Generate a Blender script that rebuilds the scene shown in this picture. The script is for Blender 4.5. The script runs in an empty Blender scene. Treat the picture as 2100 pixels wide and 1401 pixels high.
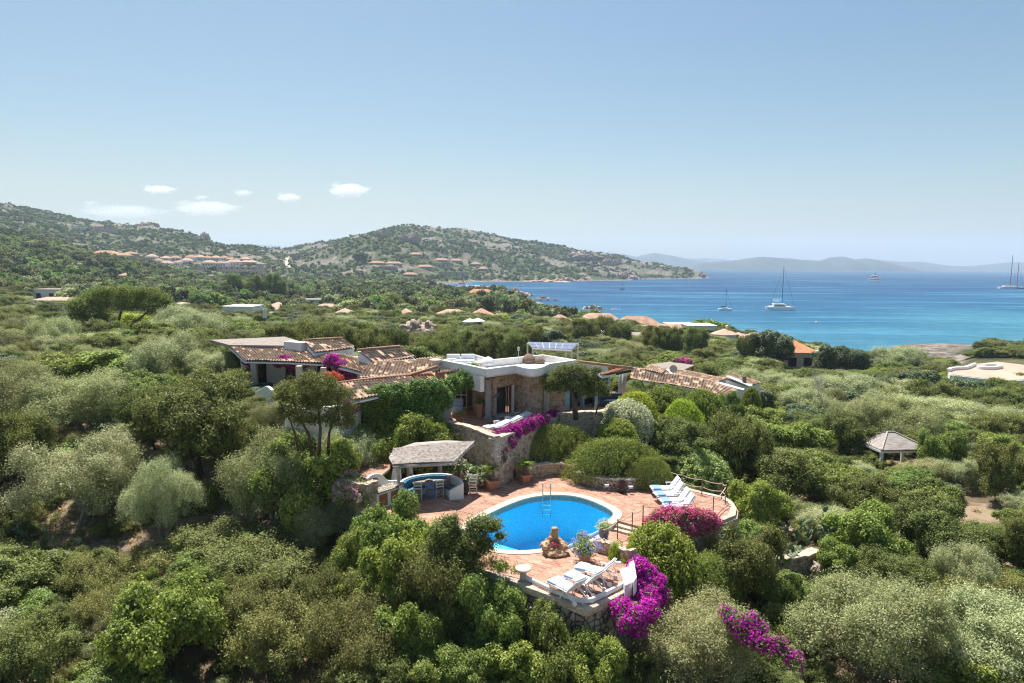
import bpy, bmesh, math, random
import numpy as np
from mathutils import Vector, Matrix
from mathutils.geometry import tessellate_polygon
S = bpy.context.scene
COL = S.collection
R = math.radians
random.seed(5)
# ------------------------------------------------------------------ camera
F, CX, CY, CAMZ, PITCH, ROLL = 1400.0, 1050.0, 700.5, 12.5, 6.5, 0.5
SEA = -12.5
cam_d = bpy.data.cameras.new('camera'); cam = bpy.data.objects.new('camera', cam_d); COL.objects.link(cam)
cam_d.sensor_fit = 'HORIZONTAL'; cam_d.sensor_width = 36; cam_d.lens = 36 * F / 2100
cam_d.clip_start = 0.5; cam_d.clip_end = 60000
CM = Matrix.Rotation(R(90 - PITCH), 3, 'X') @ Matrix.Rotation(R(ROLL), 3, 'Z')
cam.matrix_world = Matrix.Translation((0, 0, CAMZ)) @ CM.to_4x4()
S.camera = cam
def ray(px, py): return CM @ Vector(((px - CX) / F, -(py - CY) / F, -1.0))
def G(px, py, z=0.0):
    d = ray(px, py); t = (z - CAMZ) / d.z
    return Vector((d.x * t, d.y * t, z))
CMI = CM.transposed()
def PJ(x, y, z):
    v = CMI @ Vector((x, y, z - CAMZ)); return CX + F * v.x / -v.z, CY - F * v.y / -v.z
def AT(px, py, D):
    d = ray(px, py); t = D / d.y
    return Vector((d.x * t, D, CAMZ + d.z * t))
# ------------------------------------------------------------------ noise
def vnoise(x, y, seed=0):
    xi = np.floor(x).astype(np.int64); yi = np.floor(y).astype(np.int64)
    fx = x - xi; fy = y - yi
    fx = fx * fx * (3 - 2 * fx); fy = fy * fy * (3 - 2 * fy)
    def h(a, b):
        n = (a * 374761393 + b * 668265263 + seed * 1274126177) & 0x7fffffff
        n = ((n ^ (n >> 13)) * 1274126177) & 0x7fffffff
        return ((n ^ (n >> 16)) & 0xffff) / 65535.0
    return (h(xi, yi) * (1 - fx) + h(xi + 1, yi) * fx) * (1 - fy) + (h(xi, yi + 1) * (1 - fx) + h(xi + 1, yi + 1) * fx) * fy
def fbm(x, y, o=4, seed=0):
    v = 0; a = 0.5; s = 0
    for i in range(o):
        v = v + a * vnoise(x, y, seed + i * 7); s += a; a *= 0.5; x = x * 2.03 + 11.3; y = y * 2.03 + 5.7
    return v / s - 0.5
# ------------------------------------------------------------------ terrain table (column pixel -> profile of (distance, height) or (distance, 'y', row))
near = [(6, -5), (22, -4.2), (28, -3.2), (33, -2.8)]
nearR = [(6, -5.5), (22, -4.5), (30, -3.6), (38, -3.0), (50, -3.0)]
TAB = {
 -900: near + [(45, 0), (60, 1.5), (110, 0), (200, 0), (350, 8), (600, 38), (800, 30), (1300, 125), (1700, 90), (2600, 20)],
 -200: near + [(42, 0), (60, 1.5), (110, 0), (200, 0), (350, 6), (600, 'y', 470), (800, 'y', 480), (1300, 'y', 400), (1700, 90), (2600, 20)],
 0: near + [(42, -.4), (60, 1), (100, 0), (200, -1), (350, 3), (600, 'y', 485), (800, 'y', 482), (1300, 'y', 416), (1700, 80), (2600, 20)],
 60: near + [(42, -.4), (60, 1), (100, 0), (200, -1.5), (350, 2), (600, 'y', 492), (800, 'y', 490), (1300, 'y', 427), (1700, 70), (2600, 20)],
 150: near + [(42, -.3), (60, 1), (100, 0), (200, -3), (350, -.5), (600, 'y', 514), (750, 'y', 517), (1000, 'y', 482), (1300, 'y', 449), (1700, 50), (2600, 10)],
 240: near + [(42, 0), (60, 1.2), (100, 0), (200, -4), (350, -2.5), (600, 'y', 534), (800, 'y', 532), (1000, 'y', 505), (1300, 'y', 461), (1700, 40), (2600, 5)],
 320: near + [(42, .3), (60, 1.8), (100, 0), (200, -4.5), (350, -4), (600, 'y', 556), (800, 'y', 549), (900, 'y', 528), (1300, 'y', 464), (1700, 40), (2600, 0)],
 400: near + [(42, .5), (60, 2.0), (100, -.5), (200, -5), (350, -6), (600, 'y', 574), (800, 'y', 556), (900, 'y', 530), (1300, 'y', 480), (1700, 30), (2600, 0)],
 450: near + [(42, .8), (60, 2.2), (100, -1), (200, -5.5), (350, -7), (600, -7), (800, 'y', 556), (900, 'y', 532), (1300, 'y', 502), (1700, 20), (2600, 0)],
 530: near + [(42, 1), (48, 2.2), (60, 2.3), (100, -1), (200, -6), (350, -8), (600, -9), (800, 'y', 563), (900, 'y', 545), (1100, 'y', 520), (1350, 'y', 508), (1700, 10), (2600, 0)],
 575: near + [(42, 1), (48, 2.2), (60, 2.3), (100, -1.5), (200, -6), (350, -8), (600, -9.5), (660, -11.6), (690, -13.2), (745, -13.2), (770, -11.6), (900, 'y', 560), (1100, 'y', 540), (1500, 'y', 512), (1800, 25), (2600, 10)],
 640: near + [(42, 1), (48, 2.2), (60, 2.3), (100, -1.5), (200, -6), (350, -8.5), (600, -10.5), (650, -12), (670, -13.3), (745, -13.3), (765, -11.8), (900, 'y', 565), (1050, 'y', 540), (1150, 'y', 520), (1300, 'y', 524), (1500, 'y', 500), (1800, 35), (2600, 10)],
 700: near + [(42, 1), (48, 2.2), (60, 2.3), (100, -2), (200, -6), (350, -8.5), (600, -10.5), (700, -11.3), (800, -9), (950, 'y', 550), (1120, 'y', 500), (1250, 'y', 505), (1500, 'y', 489), (1800, 40), (2600, 10)],
 750: near + [(42, 1), (48, 2.3), (60, 2.3), (100, -2), (200, -6), (350, -8.5), (600, -10.5), (700, -11), (800, -9), (950, 'y', 540), (1120, 'y', 480), (1250, 'y', 488), (1500, 'y', 479), (1800, 50), (2600, 10)],
 800: near + [(42, 1), (48, 2.3), (60, 2.3), (100, -2), (200, -6), (350, -8.5), (600, -10.5), (700, -11), (820, -9), (950, 'y', 546), (1120, 'y', 480), (1280, 'y', 484), (1500, 'y', 465), (1800, 60), (2600, 10)],
 850: near + [(42, 1), (48, 2.3), (60, 2.3), (100, -2), (200, -6), (350, -8.5), (600, -10.8), (700, -12), (800, -11), (950, 'y', 552), (1150, 'y', 492), (1300, 'y', 488), (1500, 'y', 461), (1800, 60), (2600, 10)],
 900: near + [(39, -.5), (42, 1.6), (46, 2.3), (60, 2.3), (100, -2), (200, -6), (350, -8.5), (560, -10.8), (640, -12), (665, -13.4), (800, -13.4), (840, -11.8), (1000, 'y', 556), (1150, 'y', 508), (1320, 'y', 492), (1500, 'y', 463), (1800, 60), (2600, 10)],
 960: near + [(38.5, -.5), (41, 1.6), (44, 2.3), (60, 2.3), (100, -2), (200, -6), (350, -8.8), (520, -11), (570, -12), (600, -13.4), (900, -13.4), (935, -11.8), (1050, 'y', 556), (1180, 'y', 520), (1500, 'y', 472), (1800, 50), (2600, 5)],
 1050: near + [(38.5, -.5), (41, 1.4), (44, 2.3), (60, 2.3), (100, -3), (200, -6.5), (350, -9), (470, -9.5), (540, -11.2), (575, -13.4), (940, -13.4), (975, -11.8), (1080, 'y', 558), (1200, 'y', 528), (1500, 'y', 490), (1800, 40), (2600, 0)],
 1095: near + [(38.5, -.5), (41, 1), (44, 2.3), (60, 2.3), (100, -3), (200, -6.5), (300, -9), (375, -11.3), (410, -13.4), (950, -13.4), (985, -11.8), (1090, 'y', 562), (1200, 'y', 534), (1500, 'y', 497), (1800, 35), (2600, 0)],
 1150: near + [(38.5, -.3), (41, 1), (44, 1.9), (58, 1.6), (100, -3.5), (200, -7), (290, -11), (330, -13.4), (975, -13.4), (1010, -11.6), (1100, 'y', 561), (1220, 'y', 540), (1500, 'y', 506), (1800, 20), (2600, -14)],
 1220: near + [(38.5, -.3), (41, 1.4), (46, 1.7), (58, .5), (100, -4), (200, -7.5), (275, -11), (305, -13.4), (1040, -13.4), (1075, -11.4), (1150, 'y', 562), (1250, 'y', 545), (1500, 'y', 519), (1800, 0), (2000, -14), (2600, -14)],
 1300: near + [(38.5, -.5), (42, 1.9), (48, 1.6), (56, -.2), (100, -4.5), (180, -7.5), (255, -11), (285, -13.4), (1170, -13.4), (1210, -11.5), (1270, 'y', 559), (1350, 'y', 547), (1500, 'y', 533), (1700, -5), (1800, -14), (2600, -14)],
 1370: nearR[:3] + [(37, -2.6), (41, -.6), (44, .6), (50, .6), (58, -.8), (100, -5), (180, -8), (250, -11.3), (275, -13.4), (1225, -13.4), (1260, -11), (1320, 'y', 553), (1420, 'y', 549), (1520, -3), (1600, -14), (2600, -14)],
 1420: nearR[:4] + [(43, -.8), (50, -.2), (58, -1.4), (100, -5), (180, -8.5), (250, -11.3), (272, -13.4), (1270, -13.4), (1300, -11.5), (1360, 'y', 551), (1440, 'y', 555), (1500, -14), (2600, -14)],
 1440: nearR[:4] + [(43, -1.2), (50, -.6), (58, -1.8), (100, -5), (180, -8.5), (250, -11.3), (270, -13.4), (1320, -13.4), (1345, -12), (1375, 'y', 562), (1400, -14), (2600, -14)],
 1458: nearR + [(100, -5), (180, -8.5), (250, -11.3), (268, -13.4), (2600, -16)],
 1600: nearR + [(100, -5.5), (160, -8), (215, -11.3), (240, -13.4), (2600, -18)],
 1700: nearR + [(100, -6), (150, -8.5), (185, -11.3), (205, -13.4), (2600, -18)],
 1800: nearR + [(100, -6.5), (140, -9), (165, -11.3), (190, -13.2), (2600, -18)],
 1850: nearR + [(100, -6.5), (140, -9), (165, -11), (185, -11.7), (215, -12), (228, -13.3), (2600, -18)],
 1895: nearR + [(100, -6.5), (140, -9.5), (166, -11.6), (172, -13), (186, -13), (192, -11.9), (219, -11.9), (232, -13.3), (2600, -18)],
 1960: nearR + [(100, -6.5), (140, -9.5), (166, -11.6), (172, -13), (184, -13), (190, -11.5), (218, -11.8), (232, -13.3), (2600, -18)],
 2010: nearR + [(100, -6.5), (140, -9.5), (170, -10.5), (190, -10.5), (213, -11.8), (230, -13.3), (2600, -18)],
 2100: nearR + [(100, -6.5), (150, -9), (180, -10), (212, -11.5), (230, -13.3), (2600, -18)],
 2500: nearR + [(100, -6.5), (150, -9), (200, -11), (240, -13.3), (2600, -18)],
 3300: nearR + [(100, -6.5), (150, -9), (240, -11), (280, -13.3), (2600, -18)],
}
LD = np.linspace(math.log(5.0), math.log(2600.0), 420)
_cx = sorted(TAB)
_prof = []
for c in _cx:
    ds, zs = [], []
    for e in TAB[c]:
        ds.append(math.log(e[0])); zs.append(e[1] if len(e) == 2 else AT(c, e[2], e[0]).z)
    _prof.append(np.interp(LD, ds, zs))
_prof = np.array(_prof)
PXG = np.arange(-900, 3301, 10.0)
_T = np.array([np.interp(PXG, _cx, _prof[:, j]) for j in range(len(LD))])
for _ in range(2):
    _T[1:-1] = (_T[:-2] + 2 * _T[1:-1] + _T[2:]) / 4
    _T[:, 1:-1] = (_T[:, :-2] + 2 * _T[:, 1:-1] + _T[:, 2:]) / 4
def TH(x, y):
    """terrain height, arrays in and out"""
    x = np.atleast_1d(np.asarray(x, float)); y = np.maximum(np.atleast_1d(np.asarray(y, float)), 6.0)
    px = np.clip(1050 + 1400 * x / y, -899, 3299); ld = np.clip(np.log(y), LD[0], LD[-1] - 1e-6)
    u = (px - PXG[0]) / 10.0; v = (ld - LD[0]) / (LD[1] - LD[0])
    ui = np.minimum(u.astype(int), len(PXG) - 2); vi = np.minimum(v.astype(int), len(LD) - 2); fu = u - ui; fv = v - vi
    z = (_T[vi, ui] * (1 - fu) + _T[vi, ui + 1] * fu) * (1 - fv) + (_T[vi + 1, ui] * (1 - fu) + _T[vi + 1, ui + 1] * fu) * fv
    far = np.clip((y - 60) / 240, 0, 1); hill = np.clip((y - 500) / 600, 0, 1) * np.clip((z + 12) / 14, 0, 1)
    n = fbm(x / 9, y / 9, 3, 3) * 0.35 * np.clip((y - 20) / 20, 0, 1) + fbm(x / 60, y / 60, 4, 9) * 3.0 * far * np.clip((z + 12.3) / 3, 0.12, 1)
    rg = fbm(x / 75, y / 75, 5, 21)
    n = n + hill * (rg * 13 + np.maximum(fbm(x / 28, y / 28, 3, 31), 0) * 9)
    for (cx_, cy_, rx, ry, zz) in ((0.5, 33.0, 6.6, 6.6, -3.7), (6.5, 35.3, 6.0, 3.0, -3.4)):
        q = ((x - cx_) / rx) ** 2 + ((y - cy_) / ry) ** 2; k = np.clip((1.25 - q) / 0.5, 0, 1); k = k * k * (3 - 2 * k) * (y < 37.8)
        z = z * (1 - k) + np.minimum(z, zz) * k
    return z + n
def th(x, y): return float(TH(x, y)[0])
HY = np.geomspace(14, 2500, 900)
def hit(px, py):
    d = ray(px, py); d = d / d.y
    k = np.nonzero(CAMZ + d.z * HY <= TH(d.x * HY, HY))[0]
    y = float(HY[k[0]]) if len(k) else 2500.0
    return Vector((d.x * y, y, th(d.x * y, y)))
def rockmask(x, y, z):
    r = fbm(x / 38, y / 38, 5, 51) + 0.5 * np.maximum(fbm(x / 150, y / 150, 2, 61), -0.1)
    m = np.maximum(np.clip((r - 0.12) * 9, 0, 1), np.clip((fbm(x / 11, y / 11, 3, 57) + r * .5 - 0.13) * 9, 0, 1)) * np.clip((y - 550) / 250, 0, 1)
    m = np.maximum(m, np.clip((-11.0 - z) / 0.7, 0, 1) * np.clip((y - 120) / 50, 0, 1))
    px = 1050 + 1400 * x / np.maximum(y, 1)
    for (a, ya, sx, sy) in ((1425, 1340, 26, 70), (1250, 1280, 70, 90), (850, 1130, 14, 25), (775, 1120, 12, 25), (960, 1480, 40, 60), (300, 1270, 60, 60), (30, 1250, 40, 80), (430, 1250, 30, 90), (500, 1000, 30, 80), (60, 600, 80, 60), (290, 700, 30, 40)):
        q = np.exp(-((px - a) / sx) ** 2 - ((y - ya) / sy) ** 2)
        m = np.maximum(m, np.clip((q * 1.1 + fbm(x / 16, y / 16, 4, 71) * 2.2 - 0.62) * 4, 0, 1))
    return m
def rockraise(x, y, z, rk): return rk * np.clip((y - 500) / 300, 0, 1) * np.clip((z + 12.4), 0, 1) * np.maximum(fbm(x / 11, y / 11, 4, 77) * 14, -1)
# ------------------------------------------------------------------ materials
MATS = {}
def newmat(name):
    m = bpy.data.materials.new(name); m.use_nodes = True; m.node_tree.nodes.clear(); MATS[name] = m
    return m, m.node_tree.nodes, m.node_tree.links
def N(ns, t, **k):
    n = ns.new('ShaderNode' + t)
    for a, b in k.items(): setattr(n, a, b)
    return n
def ramp(ns, stops, interp='LINEAR'):
    n = ns.new('ShaderNodeValToRGB'); cr = n.color_ramp; cr.interpolation = interp
    while len(cr.elements) < len(stops): cr.elements.new(0.5)
    for e, (p, c) in zip(cr.elements, stops):
        e.position = p; e.color = (*c[:3], 1)
    return n
def srgb(r, g, b):
    f = lambda c: (c / 255 / 12.92) if c <= 10 else ((c / 255 + 0.055) / 1.055) ** 2.4
    return (f(r), f(g), f(b))
def simple(name, col, rough=0.7, var=0.12, scale=3.0, bump=0.0, metal=0.0, spec=0.3, bscale=None, var2=None):
    """plain material with mottling noise"""
    m, ns, lk = newmat(name)
    out = N(ns, 'OutputMaterial'); b = N(ns, 'BsdfPrincipled'); lk.new(b.outputs[0], out.inputs[0])
    tc = N(ns, 'TexCoord'); no = N(ns, 'TexNoise'); no.inputs['Scale'].default_value = scale; no.inputs['Detail'].default_value = 6
    lk.new(tc.outputs['Object'], no.inputs['Vector'])
    c0 = tuple(c * (1 - var * 1.6) for c in col); c1 = tuple(min(1, c * (1 + var)) for c in col)
    rp = ramp(ns, [(0.3, var2 or c0), (0.5, col), (0.72, c1)]); lk.new(no.outputs[0], rp.inputs[0]); lk.new(rp.outputs[0], b.inputs['Base Color'])
    b.inputs['Roughness'].default_value = rough; b.inputs['Metallic'].default_value = metal; b.inputs['Specular IOR Level'].default_value = spec
    if bump:
        n2 = N(ns, 'TexNoise'); n2.inputs['Scale'].default_value = bscale or scale * 5; n2.inputs['Detail'].default_value = 5
        lk.new(tc.outputs['Object'], n2.inputs['Vector'])
        bp = N(ns, 'Bump'); bp.inputs['Strength'].default_value = bump; bp.inputs['Distance'].default_value = 0.05
        lk.new(n2.outputs[0], bp.inputs['Height']); lk.new(bp.outputs[0], b.inputs['Normal'])
    return m
GAIN = 1.75
def leafmat(name, cols, tr=0.28, gloss=0.06, gn=True, tint=0.14, hue=0.012, nscale=0.9):
    m, ns, lk = newmat(name)
    out = N(ns, 'OutputMaterial'); geo = N(ns, 'NewGeometry'); oi = N(ns, 'ObjectInfo'); tc = N(ns, 'TexCoord')
    cols = [tuple(q * (.95 + .4 * i / max(1, len(cols) - 1)) for q in c) if gn else c for i, c in enumerate(cols)]; cols = [(min(.85, c[0] * GAIN * (1.04 if gn else 1)), min(.85, c[1] * GAIN), min(.85, c[2] * GAIN * (.74 if gn else 1))) for c in cols]; k = len(cols); rp = ramp(ns, [(0.08 + 0.84 * i / max(1, k - 1), c) for i, c in enumerate(cols)])
    no = N(ns, 'TexNoise'); no.inputs['Scale'].default_value = nscale; no.inputs['Detail'].default_value = 3
    lk.new(tc.outputs['Object'], no.inputs['Vector'])
    ad = N(ns, 'MixRGB'); ad.inputs[0].default_value = 0.38
    lk.new(geo.outputs['Random Per Island'], ad.inputs[1]); lk.new(no.outputs[0], ad.inputs[2]); lk.new(ad.outputs[0], rp.inputs[0])
    hs = N(ns, 'HueSaturation')
    mr = N(ns, 'MapRange'); mr.inputs[3].default_value = 1 - tint; mr.inputs[4].default_value = 1 + tint * 1.3; lk.new(oi.outputs['Random'], mr.inputs[0])
    mh = N(ns, 'MapRange'); mh.inputs[3].default_value = 0.5 - hue; mh.inputs[4].default_value = 0.5 + hue * 1.2
    ml = N(ns, 'Math', operation='FRACT'); mm = N(ns, 'Math', operation='MULTIPLY'); mm.inputs[1].default_value = 7.31
    lk.new(oi.outputs['Random'], mm.inputs[0]); lk.new(mm.outputs[0], ml.inputs[0]); lk.new(ml.outputs[0], mh.inputs[0])
    lk.new(mr.outputs[0], hs.inputs['Value']); lk.new(mh.outputs[0], hs.inputs['Hue']); lk.new(rp.outputs[0], hs.inputs['Color'])
    d = N(ns, 'BsdfDiffuse'); t = N(ns, 'BsdfTranslucent'); g = N(ns, 'BsdfGlossy'); g.inputs['Roughness'].default_value = 0.55
    g.inputs['Color'].default_value = (0.9, 0.95, 1, 1)
    lk.new(hs.outputs[0], d.inputs[0]); lk.new(hs.outputs[0], t.inputs[0])
    m1 = N(ns, 'MixShader'); m1.inputs[0].default_value = tr + .08; lk.new(d.outputs[0], m1.inputs[1]); lk.new(t.outputs[0], m1.inputs[2])
    m2 = N(ns, 'MixShader'); m2.inputs[0].default_value = gloss * .4; lk.new(m1.outputs[0], m2.inputs[1]); lk.new(g.outputs[0], m2.inputs[2])
    lk.new(m2.outputs[0], out.inputs[0])
    return m
# ------------------------------------------------------------------ objects
def put(o, parent=None):
    COL.objects.link(o)
    if parent is not None: o.parent = parent
    return o
def tag(o, label=None, cat=None, group=None, kind=None):
    if label: o['label'] = label
    if cat: o['category'] = cat
    if group: o['group'] = group
    if kind: o['kind'] = kind
    return o
def empty(name, loc, rz=0.0, parent=None):
    o = bpy.data.objects.new(name, None); o.location = loc; o.rotation_euler = (0, 0, rz); o.empty_display_size = 0.3
    return put(o, parent)
def thing(name, label, cat, loc, rz=0.0, group=None):
    return tag(empty(name, loc, rz), label, cat, group)
def copy_tree(o, parent=None):
    c = o.copy(); COL.objects.link(c); c.parent = parent
    for k in ('label', 'group'):
        if k in c and parent is None: del c[k]
    for ch in list(o.children): copy_tree(ch, c)
    return c
def arrmesh(name, V, Fc, n, mat=None, smooth=False):
    """V (k,3) array, Fc (m,n) index array"""
    me = bpy.data.meshes.new(name); V = np.asarray(V, np.float32); Fc = np.asarray(Fc, np.int32)
    me.vertices.add(len(V)); me.vertices.foreach_set('co', V.ravel())
    me.loops.add(Fc.size); me.loops.foreach_set('vertex_index', Fc.ravel())
    me.polygons.add(len(Fc)); me.polygons.foreach_set('loop_start', np.arange(0, Fc.size, n, dtype=np.int32))
    if smooth: me.polygons.foreach_set('use_smooth', np.ones(len(Fc), bool))
    me.update(calc_edges=True)
    if mat: me.materials.append(mat)
    return me
class MB:
    def __init__(s): s.v = []; s.f = []; s.uv = {}
    def add(s, vs, fs):
        o = len(s.v); s.v += [Vector(v) for v in vs]; s.f += [[i + o for i in f] for f in fs]; return s
    def box(s, c, size, rz=0.0, rx=0.0, ry=0.0, taper=1.0):
        M = Matrix.Translation(c) @ Matrix.Rotation(rz, 4, 'Z') @ Matrix.Rotation(ry, 4, 'Y') @ Matrix.Rotation(rx, 4, 'X')
        a, b, h = size[0] / 2, size[1] / 2, size[2] / 2
        vs = [M @ Vector((x * a * (taper if z < 0 else 1), y * b * (taper if z < 0 else 1), z * h)) for z in (-1, 1) for x, y in ((-1, -1), (1, -1), (1, 1), (-1, 1))]
        return s.add(vs, [(3, 2, 1, 0), (4, 5, 6, 7), (0, 1, 5, 4), (1, 2, 6, 5), (2, 3, 7, 6), (3, 0, 4, 7)])
    def bar(s, a, b, w, h=None, up=(0, 0, 1)):
        a, b = Vector(a), Vector(b); d = (b - a).normalized(); u = Vector(up)
        sd = d.cross(u)
        if sd.length < 1e-4: sd = d.cross(Vector((1, 0, 0)))
        sd.normalize(); n = sd.cross(d).normalized(); h = h or w
        q = [sd * (w / 2) * i + n * (h / 2) * j for i, j in ((-1, -1), (1, -1), (1, 1), (-1, 1))]
        return s.add([a + p for p in q] + [b + p for p in q], [(3, 2, 1, 0), (4, 5, 6, 7), (0, 1, 5, 4), (1, 2, 6, 5), (2, 3, 7, 6), (3, 0, 4, 7)])
    def tube(s, pts, rad, n=8, cap=True):
        pts = [Vector(p) for p in pts]; rad = rad if isinstance(rad, (list, tuple)) else [rad] * len(pts)
        vs = []; prev = None
        for i, p in enumerate(pts):
            d = (pts[min(i + 1, len(pts) - 1)] - pts[max(i - 1, 0)]).normalized()
            u = prev if prev is not None and abs(prev.dot(d)) < 0.95 else (Vector((0, 0, 1)) if abs(d.z) < 0.9 else Vector((1, 0, 0)))
            u = (u - d * u.dot(d)).normalized(); w = d.cross(u); prev = u
            vs += [p + (u * math.cos(2 * math.pi * k / n) + w * math.sin(2 * math.pi * k / n)) * rad[i] for k in range(n)]
        fs = [(i * n + k, i * n + (k + 1) % n, (i + 1) * n + (k + 1) % n, (i + 1) * n + k) for i in range(len(pts) - 1) for k in range(n)]
        if cap: fs += [tuple(range(n - 1, -1, -1)), tuple((len(pts) - 1) * n + k for k in range(n))]
        return s.add(vs, fs)
    def lathe(s, c, prof, n=20):
        c = Vector(c); vs = [c + Vector((r * math.cos(2 * math.pi * k / n), r * math.sin(2 * math.pi * k / n), z)) for r, z in prof for k in range(n)]
        fs = [(i * n + k, i * n + (k + 1) % n, (i + 1) * n + (k + 1) % n, (i + 1) * n + k) for i in range(len(prof) - 1) for k in range(n)]
        fs += [tuple(range(n - 1, -1, -1)), tuple((len(prof) - 1) * n + k for k in range(n))]
        return s.add(vs, fs)
    def prism(s, poly, z0, z1, top=True, bottom=True, sides=True):
        """poly list of (x,y); z0/z1 numbers or per-vertex lists"""
        n = len(poly); a = z0 if isinstance(z0, (list, tuple)) else [z0] * n; b = z1 if isinstance(z1, (list, tuple)) else [z1] * n
        vs = [(p[0], p[1], a[i]) for i, p in enumerate(poly)] + [(p[0], p[1], b[i]) for i, p in enumerate(poly)]
        tri = tessellate_polygon([[Vector((p[0], p[1], 0)) for p in poly]]); fs = []
        for t in tri:
            p = [Vector(poly[i][:2]) for i in t]; cr = (p[1] - p[0]).cross(p[2] - p[0])
            t = t if cr > 0 else t[::-1]
            if top: fs.append(tuple(i + n for i in t))
            if bottom: fs.append(tuple(t[::-1]))
        ar = sum(poly[i][0] * poly[(i + 1) % n][1] - poly[(i + 1) % n][0] * poly[i][1] for i in range(n))
        if sides:
            for i in range(n):
                j = (i + 1) % n; q = (i, j, j + n, i + n); fs.append(q if ar > 0 else q[::-1])
        return s.add(vs, fs)
    def build(s, name, mat, parent=None, world=False, smooth=False, bevel=0.0, origin=None):
        me = bpy.data.meshes.new(name)
        off = Vector((0, 0, 0))
        if world:
            q = parent
            while q is not None: off += q.location; q = q.parent
        if origin is not None: off = Vector(origin)
        me.from_pydata([tuple(v - off) for v in s.v], [], s.f); me.materials.append(mat)
        if smooth: me.polygons.foreach_set('use_smooth', np.ones(len(me.polygons), bool))
        o = bpy.data.objects.new(name, me); put(o, parent)
        if origin is not None: o.location = off
        if bevel:
            md = o.modifiers.new('bevel', 'BEVEL'); md.width = bevel; md.segments = 2; md.limit_method = 'ANGLE'
        return o
def catmull(pts, n=8, closed=False):
    P = [Vector(p) for p in pts]; out = []; m = len(P)
    for i in range(m if closed else m - 1):
        g = lambda k: P[k % m] if closed else P[max(0, min(m - 1, k))]
        p0, p1, p2, p3 = g(i - 1), g(i), g(i + 1), g(i + 2)
        for k in range(n):
            t = k / n
            out.append(0.5 * ((2 * p1) + (p2 - p0) * t + (2 * p0 - 5 * p1 + 4 * p2 - p3) * t * t + (3 * p1 - p0 - 3 * p2 + p3) * t ** 3))
    if not closed: out.append(P[-1])
    return out
def offset_path(P, d):
    """offset an open xy polyline to its left by d"""
    o = []
    for i, p in enumerate(P):
        t = (P[min(i + 1, len(P) - 1)] - P[max(i - 1, 0)]); t = Vector((t.x, t.y)).normalized()
        o.append(Vector((p.x - t.y * d, p.y + t.x * d, p.z)))
    return o
# ------------------------------------------------------------------ materials used on built things
def mat_stone(name, cols, scale=3.2, mortar=(0.34, 0.27, 0.21), mw=0.035, bump=0.8, stretch=1.0):
    m, ns, lk = newmat(name)
    out = N(ns, 'OutputMaterial'); b = N(ns, 'BsdfPrincipled'); lk.new(b.outputs[0], out.inputs[0]); b.inputs['Roughness'].default_value = 0.85
    tc = N(ns, 'TexCoord'); mp = N(ns, 'Mapping'); mp.inputs['Scale'].default_value = (1, 1, stretch); lk.new(tc.outputs['Object'], mp.inputs[0])
    wn = N(ns, 'TexNoise'); wn.inputs['Scale'].default_value = 2.2; wn.inputs['Detail'].default_value = 3; lk.new(mp.outputs[0], wn.inputs[0])
    va = N(ns, 'VectorMath', operation='MULTIPLY_ADD'); va.inputs[1].default_value = (0.35, 0.35, 0.35); lk.new(wn.outputs['Color'], va.inputs[0]); lk.new(mp.outputs[0], va.inputs[2])
    v1 = N(ns, 'TexVoronoi'); v1.inputs['Scale'].default_value = scale; v2 = N(ns, 'TexVoronoi', feature='DISTANCE_TO_EDGE'); v2.inputs['Scale'].default_value = scale
    lk.new(va.outputs[0], v1.inputs['Vector']); lk.new(va.outputs[0], v2.inputs['Vector'])
    sx = N(ns, 'SeparateColor'); lk.new(v1.outputs['Color'], sx.inputs[0])
    rp = ramp(ns, [(i / (len(cols) - 1), c) for i, c in enumerate(cols)]); lk.new(sx.outputs[0], rp.inputs[0])
    n2 = N(ns, 'TexNoise'); n2.inputs['Scale'].default_value = 14; n2.inputs['Detail'].default_value = 6; lk.new(tc.outputs['Object'], n2.inputs[0])
    mx = N(ns, 'MixRGB', blend_type='OVERLAY'); mx.inputs[0].default_value = 0.5; lk.new(rp.outputs[0], mx.inputs[1]); lk.new(n2.outputs[0], mx.inputs[2])
    er = ramp(ns, [(mw * 0.4, (0, 0, 0)), (mw * 1.6, (1, 1, 1))]); lk.new(v2.outputs['Distance'], er.inputs[0])
    m3 = N(ns, 'MixRGB'); m3.inputs[1].default_value = (*mortar, 1); lk.new(er.outputs[0], m3.inputs[0]); lk.new(mx.outputs[0], m3.inputs[2]); lk.new(m3.outputs[0], b.inputs['Base Color'])
    hr = ramp(ns, [(0.0, (0, 0, 0)), (0.12, (0.8, 0.8, 0.8)), (0.4, (1, 1, 1))]); lk.new(v2.outputs['Distance'], hr.inputs[0])
    ad = N(ns, 'MixRGB', blend_type='ADD'); ad.inputs[0].default_value = 0.35; lk.new(hr.outputs[0], ad.inputs[1]); lk.new(n2.outputs[0], ad.inputs[2])
    bp = N(ns, 'Bump'); bp.inputs['Strength'].default_value = bump; bp.inputs['Distance'].default_value = 0.06; lk.new(ad.outputs[0], bp.inputs['Height']); lk.new(bp.outputs[0], b.inputs['Normal'])
    return m
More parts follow.
